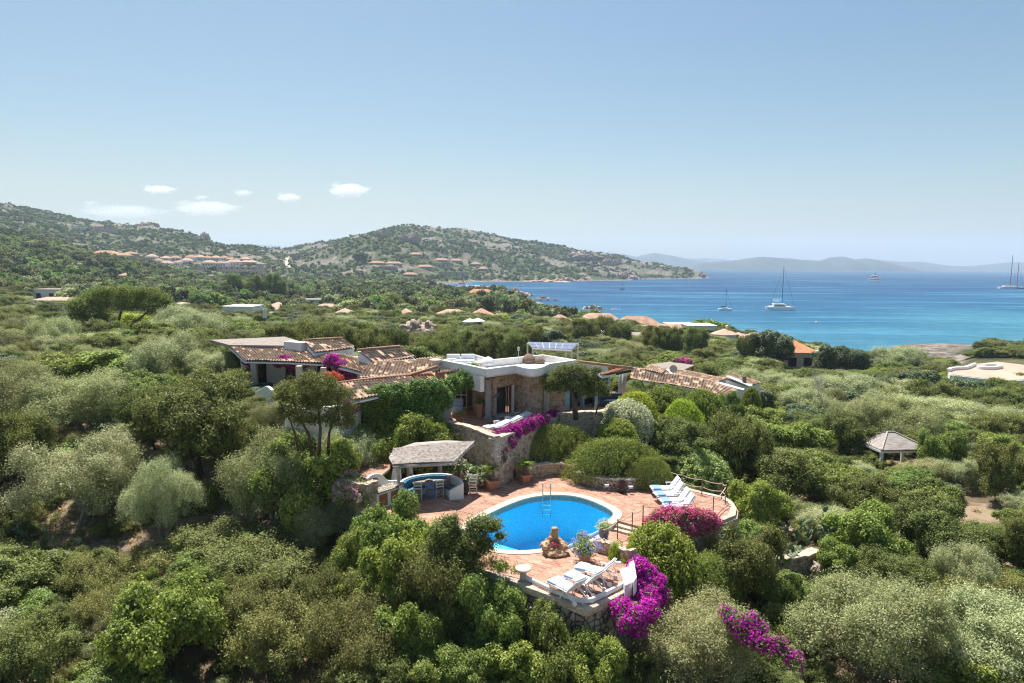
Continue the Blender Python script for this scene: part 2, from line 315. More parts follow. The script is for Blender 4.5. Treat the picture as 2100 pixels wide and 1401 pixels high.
def mat_paving(name='terracotta_paving'):
    m, ns, lk = newmat(name)
    out = N(ns, 'OutputMaterial'); b = N(ns, 'BsdfPrincipled'); lk.new(b.outputs[0], out.inputs[0]); b.inputs['Roughness'].default_value = 0.8; b.inputs['Specular IOR Level'].default_value = 0.25
    tc = N(ns, 'TexCoord'); mp = N(ns, 'Mapping'); mp.inputs['Rotation'].default_value = (0, 0, R(28)); lk.new(tc.outputs['Object'], mp.inputs[0])
    br = N(ns, 'TexBrick'); br.inputs['Scale'].default_value = 1.0; br.inputs['Brick Width'].default_value = 0.34; br.inputs['Row Height'].default_value = 0.17
    br.inputs['Mortar Size'].default_value = 0.007; br.inputs['Color1'].default_value = (0, 0, 0, 1); br.inputs['Color2'].default_value = (1, 1, 1, 1); br.inputs['Mortar'].default_value = (0.4, 0.4, 0.4, 1)
    lk.new(mp.outputs[0], br.inputs['Vector'])
    rp = ramp(ns, [(0, (0.31, 0.14, 0.09)), (0.35, (0.41, 0.20, 0.13)), (0.7, (0.46, 0.245, 0.165)), (1, (0.50, 0.31, 0.225))]); lk.new(br.outputs['Color'], rp.inputs[0])
    no = N(ns, 'TexNoise'); no.inputs['Scale'].default_value = 0.7; no.inputs['Detail'].default_value = 8; lk.new(tc.outputs['Object'], no.inputs[0])
    r2 = ramp(ns, [(0.35, (0.70, 0.66, 0.64)), (0.62, (1.08, 1.08, 1.08))]); lk.new(no.outputs[0], r2.inputs[0])
    mu = N(ns, 'MixRGB', blend_type='MULTIPLY'); mu.inputs[0].default_value = 0.75; lk.new(rp.outputs[0], mu.inputs[1]); lk.new(r2.outputs[0], mu.inputs[2])
    mm = N(ns, 'MixRGB'); mm.inputs[2].default_value = (0.50, 0.42, 0.35, 1); lk.new(br.outputs['Fac'], mm.inputs[0]); lk.new(mu.outputs[0], mm.inputs[1]); lk.new(mm.outputs[0], b.inputs['Base Color'])
    bp = N(ns, 'Bump'); bp.inputs['Strength'].default_value = 0.4; bp.inputs['Distance'].default_value = 0.01; bp.invert = True; lk.new(br.outputs['Fac'], bp.inputs['Height']); lk.new(bp.outputs[0], b.inputs['Normal'])
    return m
def mat_roof(name, cols):
    """barrel tiles: the mesh carries a UV counted in tiles"""
    m, ns, lk = newmat(name)
    out = N(ns, 'OutputMaterial'); b = N(ns, 'BsdfPrincipled'); lk.new(b.outputs[0], out.inputs[0]); b.inputs['Roughness'].default_value = 0.85; b.inputs['Specular IOR Level'].default_value = 0.2
    uv = N(ns, 'UVMap'); fl = N(ns, 'VectorMath', operation='FLOOR'); lk.new(uv.outputs[0], fl.inputs[0])
    wn = N(ns, 'TexWhiteNoise', noise_dimensions='2D'); lk.new(fl.outputs[0], wn.inputs['Vector'])
    rp = ramp(ns, [(i / (len(cols) - 1), c) for i, c in enumerate(cols)]); lk.new(wn.outputs['Value'], rp.inputs[0])
    tc = N(ns, 'TexCoord'); no = N(ns, 'TexNoise'); no.inputs['Scale'].default_value = 1.6; no.inputs['Detail'].default_value = 8; lk.new(tc.outputs['Object'], no.inputs[0])
    r2 = ramp(ns, [(0.34, (0.62, 0.62, 0.60)), (0.6, (1.1, 1.1, 1.1))]); lk.new(no.outputs[0], r2.inputs[0])
    mu = N(ns, 'MixRGB', blend_type='MULTIPLY'); mu.inputs[0].default_value = 0.8; lk.new(rp.outputs[0], mu.inputs[1]); lk.new(r2.outputs[0], mu.inputs[2]); lk.new(mu.outputs[0], b.inputs['Base Color'])
    return m
PLASTER = simple('white_plaster', (0.80, 0.78, 0.75), 0.85, 0.05, 1.2, 0.25, bscale=9)
CREAM = simple('cream_plaster', (0.66, 0.56, 0.45), 0.85, 0.07, 1.2, 0.25, bscale=9)
STONE = mat_stone('granite_masonry', [(0.28, 0.18, 0.125), (0.47, 0.33, 0.23), (0.58, 0.45, 0.33), (0.50, 0.39, 0.30), (0.64, 0.51, 0.39)], 4.6, mw=0.028)
DRYSTONE = mat_stone('dry_stone', [(0.30, 0.25, 0.20), (0.46, 0.40, 0.33), (0.58, 0.51, 0.42), (0.40, 0.32, 0.25)], 5.4, mortar=(0.16, 0.12, 0.09), mw=0.05, bump=1.0)
CAPSTONE = mat_stone('flat_cap_stone', [(0.44, 0.34, 0.25), (0.58, 0.47, 0.36), (0.52, 0.43, 0.34), (0.64, 0.54, 0.43)], 2.6, mortar=(0.36, 0.29, 0.23), mw=0.03, bump=0.5)
PAVING = mat_paving()
ROOFM = mat_roof('terracotta_tiles', [(0.37, 0.225, 0.145), (0.47, 0.30, 0.20), (0.52, 0.36, 0.255), (0.48, 0.31, 0.21), (0.56, 0.42, 0.31), (0.44, 0.275, 0.18)])
ROOFO = mat_roof('orange_tiles', [(0.33, 0.15, 0.09), (0.43, 0.21, 0.125), (0.48, 0.27, 0.17), (0.44, 0.22, 0.14), (0.50, 0.34, 0.24)])
COPING = simple('pale_stone_coping', (0.62, 0.52, 0.40), 0.8, 0.10, 5, 0.3)
GRANITE = simple('granite_pillar', (0.42, 0.38, 0.36), 0.8, 0.18, 9, 0.4)
ROCK = simple('granite_rock', (0.40, 0.31, 0.25), 0.9, 0.30, 0.5, 0.9, bscale=3, var2=(0.20, 0.16, 0.13))
TERRA = simple('terracotta_pot', (0.50, 0.22, 0.13), 0.8, 0.12, 8)
BLUEPOT = simple('blue_glazed_pot', (0.10, 0.17, 0.28), 0.35, 0.15, 8)
WHITEPL = simple('white_plastic', (0.80, 0.80, 0.80), 0.45, 0.03, 4)
BARK = simple('bark', (0.14, 0.10, 0.075), 0.95, 0.35, 6, 0.6)
GREYBARK = simple('grey_bark', (0.30, 0.27, 0.24), 0.95, 0.25, 6, 0.6)
DEADWOOD = simple('dead_wood', (0.46, 0.41, 0.38), 0.9, 0.15, 8)
WOOD = simple('weathered_wood', (0.44, 0.38, 0.33), 0.9, 0.3, 6, 0.3)
BROWNWOOD = simple('brown_wood', (0.30, 0.13, 0.06), 0.6, 0.2, 8)
DARKWOOD = simple('dark_wood', (0.06, 0.04, 0.035), 0.6, 0.2, 8)
CHAIRW = simple('white_paint', (0.72, 0.70, 0.68), 0.6, 0.06, 8)
CHAIRB = simple('blue_paint', (0.16, 0.28, 0.62), 0.6, 0.08, 8)
CHAIRR = simple('red_brown_paint', (0.30, 0.10, 0.09), 0.6, 0.1, 8)
RUSH = simple('rush_seat', (0.34, 0.24, 0.14), 0.9, 0.15, 20)
CUSHB = simple('teal_blue_cushion', (0.055, 0.20, 0.33), 0.9, 0.10, 5)
TOWEL = simple('pale_blue_towel', (0.46, 0.60, 0.78), 0.95, 0.06, 12)
TOWELB = simple('blue_towel', (0.22, 0.38, 0.68), 0.95, 0.08, 12)
WHITECLOTH = simple('white_cloth', (0.76, 0.77, 0.80), 0.95, 0.05, 6)
BROWNCLOTH = simple('brown_cloth', (0.22, 0.15, 0.11), 0.95, 0.1, 6)
NAVY = simple('navy_cloth', (0.05, 0.07, 0.11), 0.9, 0.1, 6)
BLUEWOOD = simple('pale_blue_wood', (0.24, 0.38, 0.46), 0.8, 0.15, 8)
STEEL = simple('steel', (0.62, 0.60, 0.58), 0.25, 0.05, 4, metal=0.9)
RUSTPOST = simple('rusty_post', (0.30, 0.17, 0.12), 0.7, 0.2, 12)
ROPE = simple('natural_rope', (0.58, 0.46, 0.36), 0.95, 0.12, 30)
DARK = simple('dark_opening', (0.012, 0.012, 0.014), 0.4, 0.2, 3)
GLASS = simple('window_glass', (0.03, 0.04, 0.05), 0.08, 0.2, 1, spec=0.8)
LAMPM = simple('wall_lamp_white', (0.75, 0.76, 0.80), 0.4, 0.05, 6)
GREYROOF = simple('grey_gravel_roof', (0.29, 0.25, 0.215), 0.95, 0.14, 2.5, 0.3)
CERAMIC = simple('green_grey_panel', (0.30, 0.36, 0.33), 0.4, 0.1, 4)
def striped(name, c1, c2, scale):
    m, ns, lk = newmat(name); out = N(ns, 'OutputMaterial'); b = N(ns, 'BsdfPrincipled'); lk.new(b.outputs[0], out.inputs[0]); b.inputs['Roughness'].default_value = 0.95
    tc = N(ns, 'TexCoord'); w = N(ns, 'TexWave', bands_direction='Y'); w.inputs['Scale'].default_value = scale; lk.new(tc.outputs['Object'], w.inputs[0])
    rp = ramp(ns, [(0.42, c1), (0.55, c2)]); lk.new(w.outputs[0], rp.inputs[0]); lk.new(rp.outputs[0], b.inputs['Base Color']); return m
PADM = striped('striped_pad', (0.78, 0.80, 0.84), (0.50, 0.60, 0.76), 2.3)
def mat_planks(name, c0, c1, scale, rot):
    m, ns, lk = newmat(name); out = N(ns, 'OutputMaterial'); b = N(ns, 'BsdfPrincipled'); lk.new(b.outputs[0], out.inputs[0]); b.inputs['Roughness'].default_value = 0.9
    tc = N(ns, 'TexCoord'); mp = N(ns, 'Mapping'); mp.inputs['Rotation'].default_value = (0, 0, rot); lk.new(tc.outputs['Object'], mp.inputs[0])
    mp2 = N(ns, 'Mapping'); mp2.inputs['Scale'].default_value = (1.2, scale, 1); lk.new(mp.outputs[0], mp2.inputs[0])
    no = N(ns, 'TexNoise'); no.inputs['Scale'].default_value = 1.3; no.inputs['Detail'].default_value = 4; lk.new(mp2.outputs[0], no.inputs[0])
    rp = ramp(ns, [(0.32, c0), (0.45, tuple((a + d) / 2 for a, d in zip(c0, c1))), (0.6, c1)]); lk.new(no.outputs[0], rp.inputs[0]); lk.new(rp.outputs[0], b.inputs['Base Color'])
    return m
# leaves
LM = {
 'olive': leafmat('olive_leaves', [(0.075, 0.085, 0.042), (0.135, 0.145, 0.08), (0.185, 0.20, 0.115), (0.25, 0.265, 0.165)], 0.2, 0.05),
 'oliveb': leafmat('olive_leaves_grey', [(0.08, 0.095, 0.058), (0.16, 0.18, 0.115), (0.23, 0.25, 0.175), (0.31, 0.33, 0.245)], 0.2, 0.05),
 'juniper': leafmat('juniper_needles', [(0.035, 0.04, 0.016), (0.065, 0.078, 0.026), (0.105, 0.122, 0.04), (0.165, 0.18, 0.07)], 0.18, 0.04, hue=0.018),
 'juniperb': leafmat('juniper_needles_brown', [(0.10, 0.075, 0.045), (0.075, 0.085, 0.03), (0.125, 0.135, 0.05), (0.19, 0.19, 0.085)], 0.18, 0.04, hue=0.018),
 'mastic': leafmat('mastic_leaves', [(0.035, 0.052, 0.014), (0.075, 0.105, 0.024), (0.13, 0.17, 0.04), (0.22, 0.26, 0.08)], 0.3, 0.07, hue=0.016),
 'bright': leafmat('bright_leaves', [(0.05, 0.074, 0.016), (0.095, 0.128, 0.024), (0.155, 0.195, 0.04), (0.25, 0.285, 0.075)], 0.32, 0.07),
 'lime': leafmat('lime_leaves', [(0.08, 0.115, 0.016), (0.15, 0.20, 0.026), (0.23, 0.28, 0.04), (0.33, 0.37, 0.08)], 0.32, 0.06),
 'silver': leafmat('silver_leaves', [(0.095, 0.115, 0.065), (0.18, 0.205, 0.13), (0.235, 0.26, 0.175), (0.31, 0.33, 0.235)], 0.2, 0.05),
 'pale': leafmat('pale_hedge_leaves', [(0.11, 0.15, 0.055), (0.20, 0.26, 0.095), (0.32, 0.38, 0.17), (0.46, 0.50, 0.27)], 0.25, 0.06),
 'variegated': leafmat('variegated_leaves', [(0.08, 0.10, 0.05), (0.19, 0.21, 0.14), (0.42, 0.42, 0.34), (0.66, 0.63, 0.56)], 0.2, 0.06),
 'dark': leafmat('dark_leaves', [(0.016, 0.028, 0.012), (0.03, 0.052, 0.02), (0.055, 0.085, 0.035), (0.11, 0.14, 0.075)], 0.15, 0.12),
 'hedge': leafmat('clipped_juniper', [(0.045, 0.06, 0.018), (0.09, 0.115, 0.03), (0.145, 0.175, 0.045), (0.22, 0.25, 0.08)], 0.2, 0.05),
 'pine': leafmat('pine_needles', [(0.03, 0.042, 0.012), (0.06, 0.082, 0.018), (0.10, 0.13, 0.03), (0.16, 0.19, 0.05)], 0.25, 0.04),
 'magenta': leafmat('magenta_bracts', [(0.16, 0.005, 0.13), (0.27, 0.008, 0.21), (0.36, 0.016, 0.26), (0.44, 0.06, 0.36)], 0.35, 0.03, gn=False),
 'pinkred': leafmat('pink_red_bracts', [(0.30, 0.015, 0.14), (0.46, 0.035, 0.20), (0.56, 0.11, 0.24), (0.58, 0.22, 0.30), (0.42, 0.025, 0.32)], 0.35, 0.03, gn=False),
 'oleander': leafmat('pink_oleander_petals', [(0.52, 0.17, 0.23), (0.60, 0.30, 0.34), (0.62, 0.44, 0.44)], 0.35, 0.03, gn=False),
 'red': leafmat('red_petals', [(0.50, 0.01, 0.03), (0.68, 0.04, 0.06), (0.74, 0.14, 0.12)], 0.3, 0.03, gn=False),
 'blue': leafmat('pale_blue_petals', [(0.10, 0.12, 0.30), (0.17, 0.20, 0.42), (0.26, 0.28, 0.48)], 0.3, 0.03, gn=False),
 'white': leafmat('white_petals', [(0.34, 0.28, 0.26), (0.46, 0.40, 0.38), (0.50, 0.48, 0.46)], 0.3, 0.03, gn=False),
 'vine': leafmat('vine_leaves', [(0.025, 0.05, 0.014), (0.055, 0.10, 0.022), (0.10, 0.16, 0.035), (0.17, 0.235, 0.06)], 0.3, 0.10),
 'agave': leafmat('fleshy_leaves', [(0.06, 0.11, 0.055), (0.11, 0.17, 0.09), (0.18, 0.24, 0.13)], 0.1, 0.08),
 'dry': leafmat('dry_twigs', [(0.16, 0.12, 0.085), (0.27, 0.21, 0.15), (0.38, 0.31, 0.23)], 0.15, 0.03),
 'far': leafmat('far_scrub_leaves', [(0.045, 0.055, 0.035), (0.07, 0.082, 0.046), (0.10, 0.112, 0.062), (0.145, 0.155, 0.09)], 0.2, 0.04, tint=0.4, hue=0.03, nscale=0.4),
}
# ------------------------------------------------------------------ foliage generator
def rdir(rg, n):
    v = rg.normal(size=(n, 3)); return v / np.linalg.norm(v, axis=1, keepdims=True)
def leaves(P, Nn, L, Wd, rg, along=0.0, up=0.3, jit=0.9):
    """one rhombic leaf per point"""
    n = len(P)
    nn = Nn * 0.8 + rdir(rg, n) * jit + np.array([0, 0, up]); nn /= np.linalg.norm(nn, axis=1, keepdims=True) + 1e-9
    t = rdir(rg, n) * (1 - along) + (Nn + np.array([0, 0, 0.5])) * along
    t = t - nn * np.sum(t * nn, 1, keepdims=True); t /= np.linalg.norm(t, axis=1, keepdims=True) + 1e-9
    b = np.cross(nn, t); s = rg.uniform(0.65, 1.35, (n, 1))
    V = np.empty((n, 4, 3)); V[:, 0] = P - t * L * s / 2; V[:, 1] = P + b * Wd * s / 2 + nn * Wd * 0.15; V[:, 2] = P + t * L * s / 2; V[:, 3] = P - b * Wd * s / 2 + nn * Wd * 0.15
    return V.reshape(-1, 3)
def crown_pts(rg, blobs, ncl, low=-0.35, rad=(0.82, 1.04)):
    """clump centres on the union of lobes"""
    B = np.array(blobs); c = B[:, :3]; r = B[:, 3:6]
    w = (r[:, 0] * r[:, 1] + r[:, 0] * r[:, 2]); w = w / w.sum()
    k = rg.choice(len(B), int(ncl * 2.2), p=w); d = rdir(rg, len(k)); d[:, 2] = np.where(d[:, 2] < low, -d[:, 2], d[:, 2])
    P = c[k] + d * r[k] * rg.uniform(rad[0], rad[1], (len(k), 1)); ok = np.ones(len(k), bool)
    for i in range(len(B)):
        q = np.sum(((P - c[i]) / r[i]) ** 2, 1); ok &= (q > 0.62) | (k == i)
    P = P[ok][:ncl]; nn = (d / r[k])[ok][:ncl]; nn /= np.linalg.norm(nn, axis=1, keepdims=True)
    return P, nn
def lobes(rg, n, R3, h0, rr, flat=1.0, spread=0.8):
    """irregular set of lobes filling a lopsided mound of half sizes R3 with its foot at h0"""
    p1, p2 = rg.uniform(0, 6.28, 2); out = [(0, 0, h0 + R3[2] * .9, R3[0] * 0.52, R3[1] * 0.52, R3[2] * 0.66)]
    for i in range(n):
        a = rg.uniform(0, 2 * math.pi); k = 1 + .2 * math.sin(2 * a + p1) + .13 * math.sin(3 * a + p2); e = math.asin(rg.uniform(-0.9, 0.97)); s = rg.uniform(0.7, 1.08) * spread
        x, y, z = math.cos(a) * math.cos(e) ** .6 * s * R3[0] * k, math.sin(a) * math.cos(e) ** .6 * s * R3[1] * k, math.sin(e) * s * R3[2] * 0.9
        q = rr * rg.uniform(0.55, 1.4); out.append((x, y, max(q * R3[2] * flat * .6, h0 + R3[2] * .95 + z), q * R3[0], q * R3[1], q * R3[2] * flat * 1.15))
    return out
def crown_mesh(name, mat, seed, blobs, ncl, clr, npl, L, Wd, along=0.0, up=0.3, inner=0.25, stretch=1.0, low=-0.35, jit=0.9, rad=(0.82, 1.04)):
    rg = np.random.default_rng(seed)
    P, nn = crown_pts(rg, blobs, ncl, low, rad)
    k = np.repeat(np.arange(len(P)), npl); rr = rg.uniform(0, 1, (len(k), 1)) ** 0.45
    sz = rg.uniform(0.6, 1.3, len(P))[k][:, None] * clr
    off = rdir(rg, len(k)) * rr * sz; on = np.sum(off * nn[k], 1, keepdims=True)
    off = off + nn[k] * on * (stretch - 1)
    Q = P[k] + off; nq = nn[k] * 0.55 + off / (np.linalg.norm(off, axis=1, keepdims=True) + 1e-6) * 0.8
    V = [leaves(Q, nq, L, Wd, rg, along, up, jit)]
    ni = int(len(k) * inner)
    if ni:
        B = np.array(blobs); kb = rg.choice(len(B), ni); d = rdir(rg, ni)
        Qi = B[kb, :3] + d * B[kb, 3:6] * rg.uniform(0.35, 0.85, (ni, 1))
        V.append(leaves(Qi, d, L * 1.8, Wd * 2.2, rg, 0, up, jit))
    V = np.concatenate(V)
    me = arrmesh(name, V, np.arange(len(V)).reshape(-1, 4), 4, mat)
    return me
def trunk_mb(rg, blobs, rad, nst=3, lean=0.15, nb=14, twist=0.12):
    m = MB(); tips = [Vector(b[:3]) for b in blobs]; rg.shuffle(tips)
    top = max(b[2] for b in blobs)
    stems = []
    for i in range(nst):
        a = rg.uniform(0, 6.28); r0 = rad * (0.6 if nst > 1 else 0.0)
        p = Vector((math.cos(a) * r0, math.sin(a) * r0, -0.4)); tgt = tips[i % len(tips)] * 0.55; tgt.z = top * 0.45
        pts = [p + (tgt - p) * t + Vector(rg.normal(size=3)) * twist * t * (1 - t) * 2 for t in (0, .25, .5, .75, 1)]
        m.tube(pts, [rad * s / (nst ** 0.4) for s in (1.25, 1, .85, .7, .55)], 7); stems.append(pts)
    for i in range(min(nb, len(tips))):
        st = stems[i % nst]; s = st[2 + int(rg.integers(0, 3))]; tg = tips[i]
        mid = (s + tg) / 2 + Vector(rg.normal(size=3)) * twist + Vector((0, 0, 0.08))
        m.tube([s, mid, tg], [rad * 0.45 / (nst ** 0.4), rad * 0.3 / (nst ** 0.4), rad * 0.12], 5)
        for j in range(2):
            e = tg + Vector(rdir(rg, 1)[0]) * blobs[0][3] * 0.45; e.z = max(e.z, mid.z); m.tube([mid.lerp(tg, 0.5), e], [rad * 0.14, rad * 0.05], 4)
    return m
# species: name -> prototypes (root, width, height)
PROTO = {}
def species(key, obname, mat, bark, seed, R3, h0, nl, rr, ncl, clr, npl, L, Wd, nvar=2, trunk=0.1, nst=3, flat=1.0, **kw):
    PROTO[key] = []
    for v in range(nvar):
        rg = np.random.default_rng(seed + v * 17); bl = lobes(rg, nl, R3, h0, rr, flat)
        me = crown_mesh(obname + '_crown', mat, seed + v, bl, ncl, clr, npl, L, Wd, **kw)
        tm = trunk_mb(rg, bl, trunk, nst)
        tme = bpy.data.meshes.new(obname + '_trunk'); tme.from_pydata([tuple(q) for q in tm.v], [], tm.f); tme.materials.append(bark)
        zs = max(b[2] + b[5] for b in bl); xs = max(abs(b[0]) + b[3] for b in bl)
        PROTO[key].append((obname, me, tme, xs * 2, zs))
# (width, height) of each prototype follow from its lobes
species('O', 'olive_tree', LM['olive'], GREYBARK, 11, (2.4, 2.4, 1.7), 0.5, 22, 0.34, 700, 0.32, 84, 0.088, 0.028, 3, 0.14, 3, up=0.4, stretch=1.5, along=0.55, inner=0.12)
species('Q', 'olive_tree', LM['oliveb'], GREYBARK, 31, (2.4, 2.4, 1.7), 0.6, 20, 0.34, 640, 0.32, 80, 0.09, 0.030, 2, 0.14, 3, up=0.4, stretch=1.5, along=0.55, inner=0.10)
species('J', 'juniper_tree', LM['juniper'], BARK, 51, (2.2, 2.2, 1.6), 0.35, 26, 0.27, 560, 0.26, 60, 0.11, 0.046, 4, 0.12, 3, flat=0.8, up=0.5, stretch=1.6, along=0.7, inner=0.14)
species('K', 'juniper_shrub', LM['juniperb'], GREYBARK, 81, (2.2, 2.2, 1.1), 0.2, 30, 0.22, 520, 0.24, 62, 0.09, 0.034, 3, 0.08, 5, flat=1.1, up=0.5, stretch=2.0, along=0.75, inner=0.10)
species('M', 'mastic_bush', LM['mastic'], BARK, 101, (2.1, 2.1, 1.5), 0.15, 28, 0.26, 560, 0.26, 56, 0.105, 0.060, 3, 0.09, 4, up=0.5, inner=0.12)
species('B', 'leafy_bush', LM['bright'], BARK, 131, (2.0, 2.0, 1.5), 0.15, 26, 0.27, 540, 0.26, 54, 0.11, 0.062, 3, 0.09, 4, up=0.5, inner=0.12)
species('L', 'lime_shrub', LM['lime'], BARK, 161, (1.8, 1.8, 1.1), 0.1, 16, 0.30, 480, 0.22, 52, 0.105, 0.05, 2, 0.07, 4, up=0.6, inner=0.15)
species('S', 'silver_shrub', LM['silver'], GREYBARK, 181, (2.2, 2.2, 1.3), 0.1, 24, 0.28, 600, 0.27, 74, 0.09, 0.030, 3, 0.08, 4, up=0.6, stretch=1.6, along=0.6, inner=0.12)
species('D', 'evergreen_tree', LM['dark'], BARK, 201, (2.6, 2.6, 2.2), 0.4, 26, 0.30, 560, 0.36, 50, 0.15, 0.085, 2, 0.16, 2, up=0.5, inner=0.15)
species('C', 'clipped_bush', LM['bright'], BARK, 221, (1.8, 1.8, 1.3), 0.05, 5, 0.5, 1400, 0.13, 26, 0.085, 0.040, 1, 0.08, 3, up=0.4, inner=0.1, spread=0.4) if False else None
def dome(key, obname, mat, seed, R3, L, Wd, ncl=1500, clr=0.14, npl=24, rough=0.06, bark=BARK, **kw):
    """closely clipped mound"""
    rg = np.random.default_rng(seed); bl = [(0, 0, 0.25, R3[0], R3[1], R3[2] - 0.25)]
    for i in range(10):
        a = rg.uniform(0, 6.28); e = rg.uniform(0.1, 1.3); bl.append((math.cos(a) * math.cos(e) * R3[0] * 0.5, math.sin(a) * math.cos(e) * R3[1] * 0.5, 0.25 + math.sin(e) * R3[2] * 0.42, R3[0] * 0.5, R3[1] * 0.5, R3[2] * 0.46))
    me = crown_mesh(obname + '_crown', mat, seed, bl, ncl, clr, npl, L, Wd, low=-0.5, rad=(0.93, 1.02), **kw)
    tm = trunk_mb(rg, bl[:5], 0.07, 3); tme = bpy.data.meshes.new(obname + '_trunk'); tme.from_pydata([tuple(q) for q in tm.v], [], tm.f); tme.materials.append(bark)
    PROTO[key] = [(obname, me, tme, R3[0] * 2, R3[2])]
dome('C', 'clipped_bush', LM['bright'], 301, (1.6, 1.6, 1.9), 0.085, 0.045)
dome('H', 'clipped_juniper_mound', LM['hedge'], 311, (3.0, 2.4, 2.0), 0.085, 0.036, 2200, 0.18, 26, along=0.5, stretch=1.4)
dome('A', 'round_pale_bush', LM['pale'], 321, (1.9, 1.9, 2.2), 0.10, 0.040, 1600, 0.15, 24, along=0.4)
dome('V', 'variegated_bush', LM['variegated'], 331, (1.8, 1.6, 1.6), 0.09, 0.045, 1300, 0.15, 22)
dome('Y', 'lime_hedge_mound', LM['lime'], 341, (1.8, 1.6, 1.2), 0.08, 0.045, 1300, 0.13, 24)
dome('E', 'feathery_round_bush', LM['bright'], 351, (1.7, 1.7, 2.5), 0.13, 0.022, 1700, 0.17, 26, along=0.8, stretch=1.5)
TREES = []     # footprints (x, y, radius)
USED = set()
def plant(key, var, loc, w, h, label, cat, group=None, rz=None, name=None):
    pr = PROTO[key]; ob, me, tme, pw, ph = pr[var % len(pr)]
    root = tag(empty(name or ob, loc, random.uniform(0, 6.28) if rz is None else rz), label, cat, group)
    sx = w / pw; sz = h / ph; root.scale = (sx, sx, sz)
    put(bpy.data.objects.new('crown', me), root); put(bpy.data.objects.new('trunk', tme), root)
    TREES.append((loc[0], loc[1], w / 2)); return root
# ------------------------------------------------------------------ terrain mesh
pxs = np.concatenate([np.arange(-2600, -900, 60.0), np.arange(-900, 0, 25.0), np.arange(0, 2100, 6.5), np.arange(2100, 3300, 25.0), np.arange(3300, 4600, 60.0)])
lds = np.exp(np.concatenate([np.linspace(math.log(6), math.log(60), 90), np.linspace(math.log(60.5), math.log(2600), 330)]))
gx = (pxs[None, :] - 1050) / 1400 * lds[:, None]; gy = np.repeat(lds[:, None], len(pxs), 1)
gz = TH(gx.ravel(), gy.ravel())
V = np.stack([gx.ravel(), gy.ravel(), gz], 1); nr, nc = gx.shape
ii = np.arange(nr - 1)[:, None] * nc + np.arange(nc - 1)[None, :]; Fq = np.stack([ii, ii + 1, ii + nc + 1, ii + nc], -1).reshape(-1, 4)
rk = rockmask(V[:, 0], V[:, 1], V[:, 2])
V[:, 2] += rockraise(V[:, 0], V[:, 1], V[:, 2], rk)
# the ground behind the camera, joined on
b0 = len(V); V = np.concatenate([V, [(-300, -120, -7), (300, -120, -7)]])
me = arrmesh('ground', V, Fq, 4, None, True)
at = me.attributes.new('rock', 'FLOAT', 'POINT'); at.data.foreach_set('value', np.concatenate([rk, [0, 0]]).astype(np.float32))
m, ns, lk = newmat('terrain')
out = N(ns, 'OutputMaterial'); b = N(ns, 'BsdfPrincipled'); lk.new(b.outputs[0], out.inputs[0]); b.inputs['Roughness'].default_value = 0.95; b.inputs['Specular IOR Level'].default_value = 0.1
tc = N(ns, 'TexCoord'); sep = N(ns, 'SeparateXYZ'); lk.new(tc.outputs['Object'], sep.inputs[0])
n1 = N(ns, 'TexNoise'); n1.inputs['Scale'].default_value = 0.35; n1.inputs['Detail'].default_value = 10; n1.inputs['Roughness'].default_value = 0.65; lk.new(tc.outputs['Object'], n1.inputs[0])
dirt = ramp(ns, [(0.33, (0.07, 0.06, 0.035)), (0.46, (0.17, 0.13, 0.08)), (0.56, (0.34, 0.255, 0.175)), (0.68, (0.20, 0.19, 0.09))]); lk.new(n1.outputs[0], dirt.inputs[0])
n2 = N(ns, 'TexNoise'); n2.inputs['Scale'].default_value = 0.12; n2.inputs['Detail'].default_value = 12; n2.inputs['Roughness'].default_value = 0.75; lk.new(tc.outputs['Object'], n2.inputs[0])
scrub = ramp(ns, [(0.36, (0.03, 0.04, 0.016)), (0.5, (0.055, 0.07, 0.026)), (0.62, (0.09, 0.10, 0.042)), (0.75, (0.22, 0.18, 0.12))]); lk.new(n2.outputs[0], scrub.inputs[0])
mr = N(ns, 'MapRange'); mr.inputs[1].default_value = 70; mr.inputs[2].default_value = 180; lk.new(sep.outputs['Y'], mr.inputs[0])
mx = N(ns, 'MixRGB'); lk.new(mr.outputs[0], mx.inputs[0]); lk.new(dirt.outputs[0], mx.inputs[1]); lk.new(scrub.outputs[0], mx.inputs[2])
atn = N(ns, 'Attribute', attribute_name='rock'); n3 = N(ns, 'TexNoise'); n3.inputs['Scale'].default_value = 0.28; n3.inputs['Detail'].default_value = 12; n3.inputs['Roughness'].default_value = 0.7; lk.new(tc.outputs['Object'], n3.inputs[0])
rockc = ramp(ns, [(0.38, (0.045, 0.045, 0.036)), (0.46, (0.13, 0.115, 0.095)), (0.56, (0.24, 0.205, 0.175)), (0.68, (0.37, 0.315, 0.27))]); lk.new(n3.outputs[0], rockc.inputs[0])
m2 = N(ns, 'MixRGB'); lk.new(atn.outputs['Fac'], m2.inputs[0]); lk.new(mx.outputs[0], m2.inputs[1]); lk.new(rockc.outputs[0], m2.inputs[2]); lk.new(m2.outputs[0], b.inputs['Base Color'])
bp = N(ns, 'Bump'); bp.inputs['Strength'].default_value = 1.0; bp.inputs['Distance'].default_value = 0.5; lk.new(n2.outputs[0], bp.inputs['Height']); lk.new(bp.outputs[0], b.inputs['Normal'])
me.materials.append(m)
tag(put(bpy.data.objects.new('ground', me)), kind='structure')
bk = MB(); bk.prism([(-400, -150), (400, -150), (400, 7), (-400, 7)], -12, -6.2); tag(bk.build('ground', m), kind='structure')
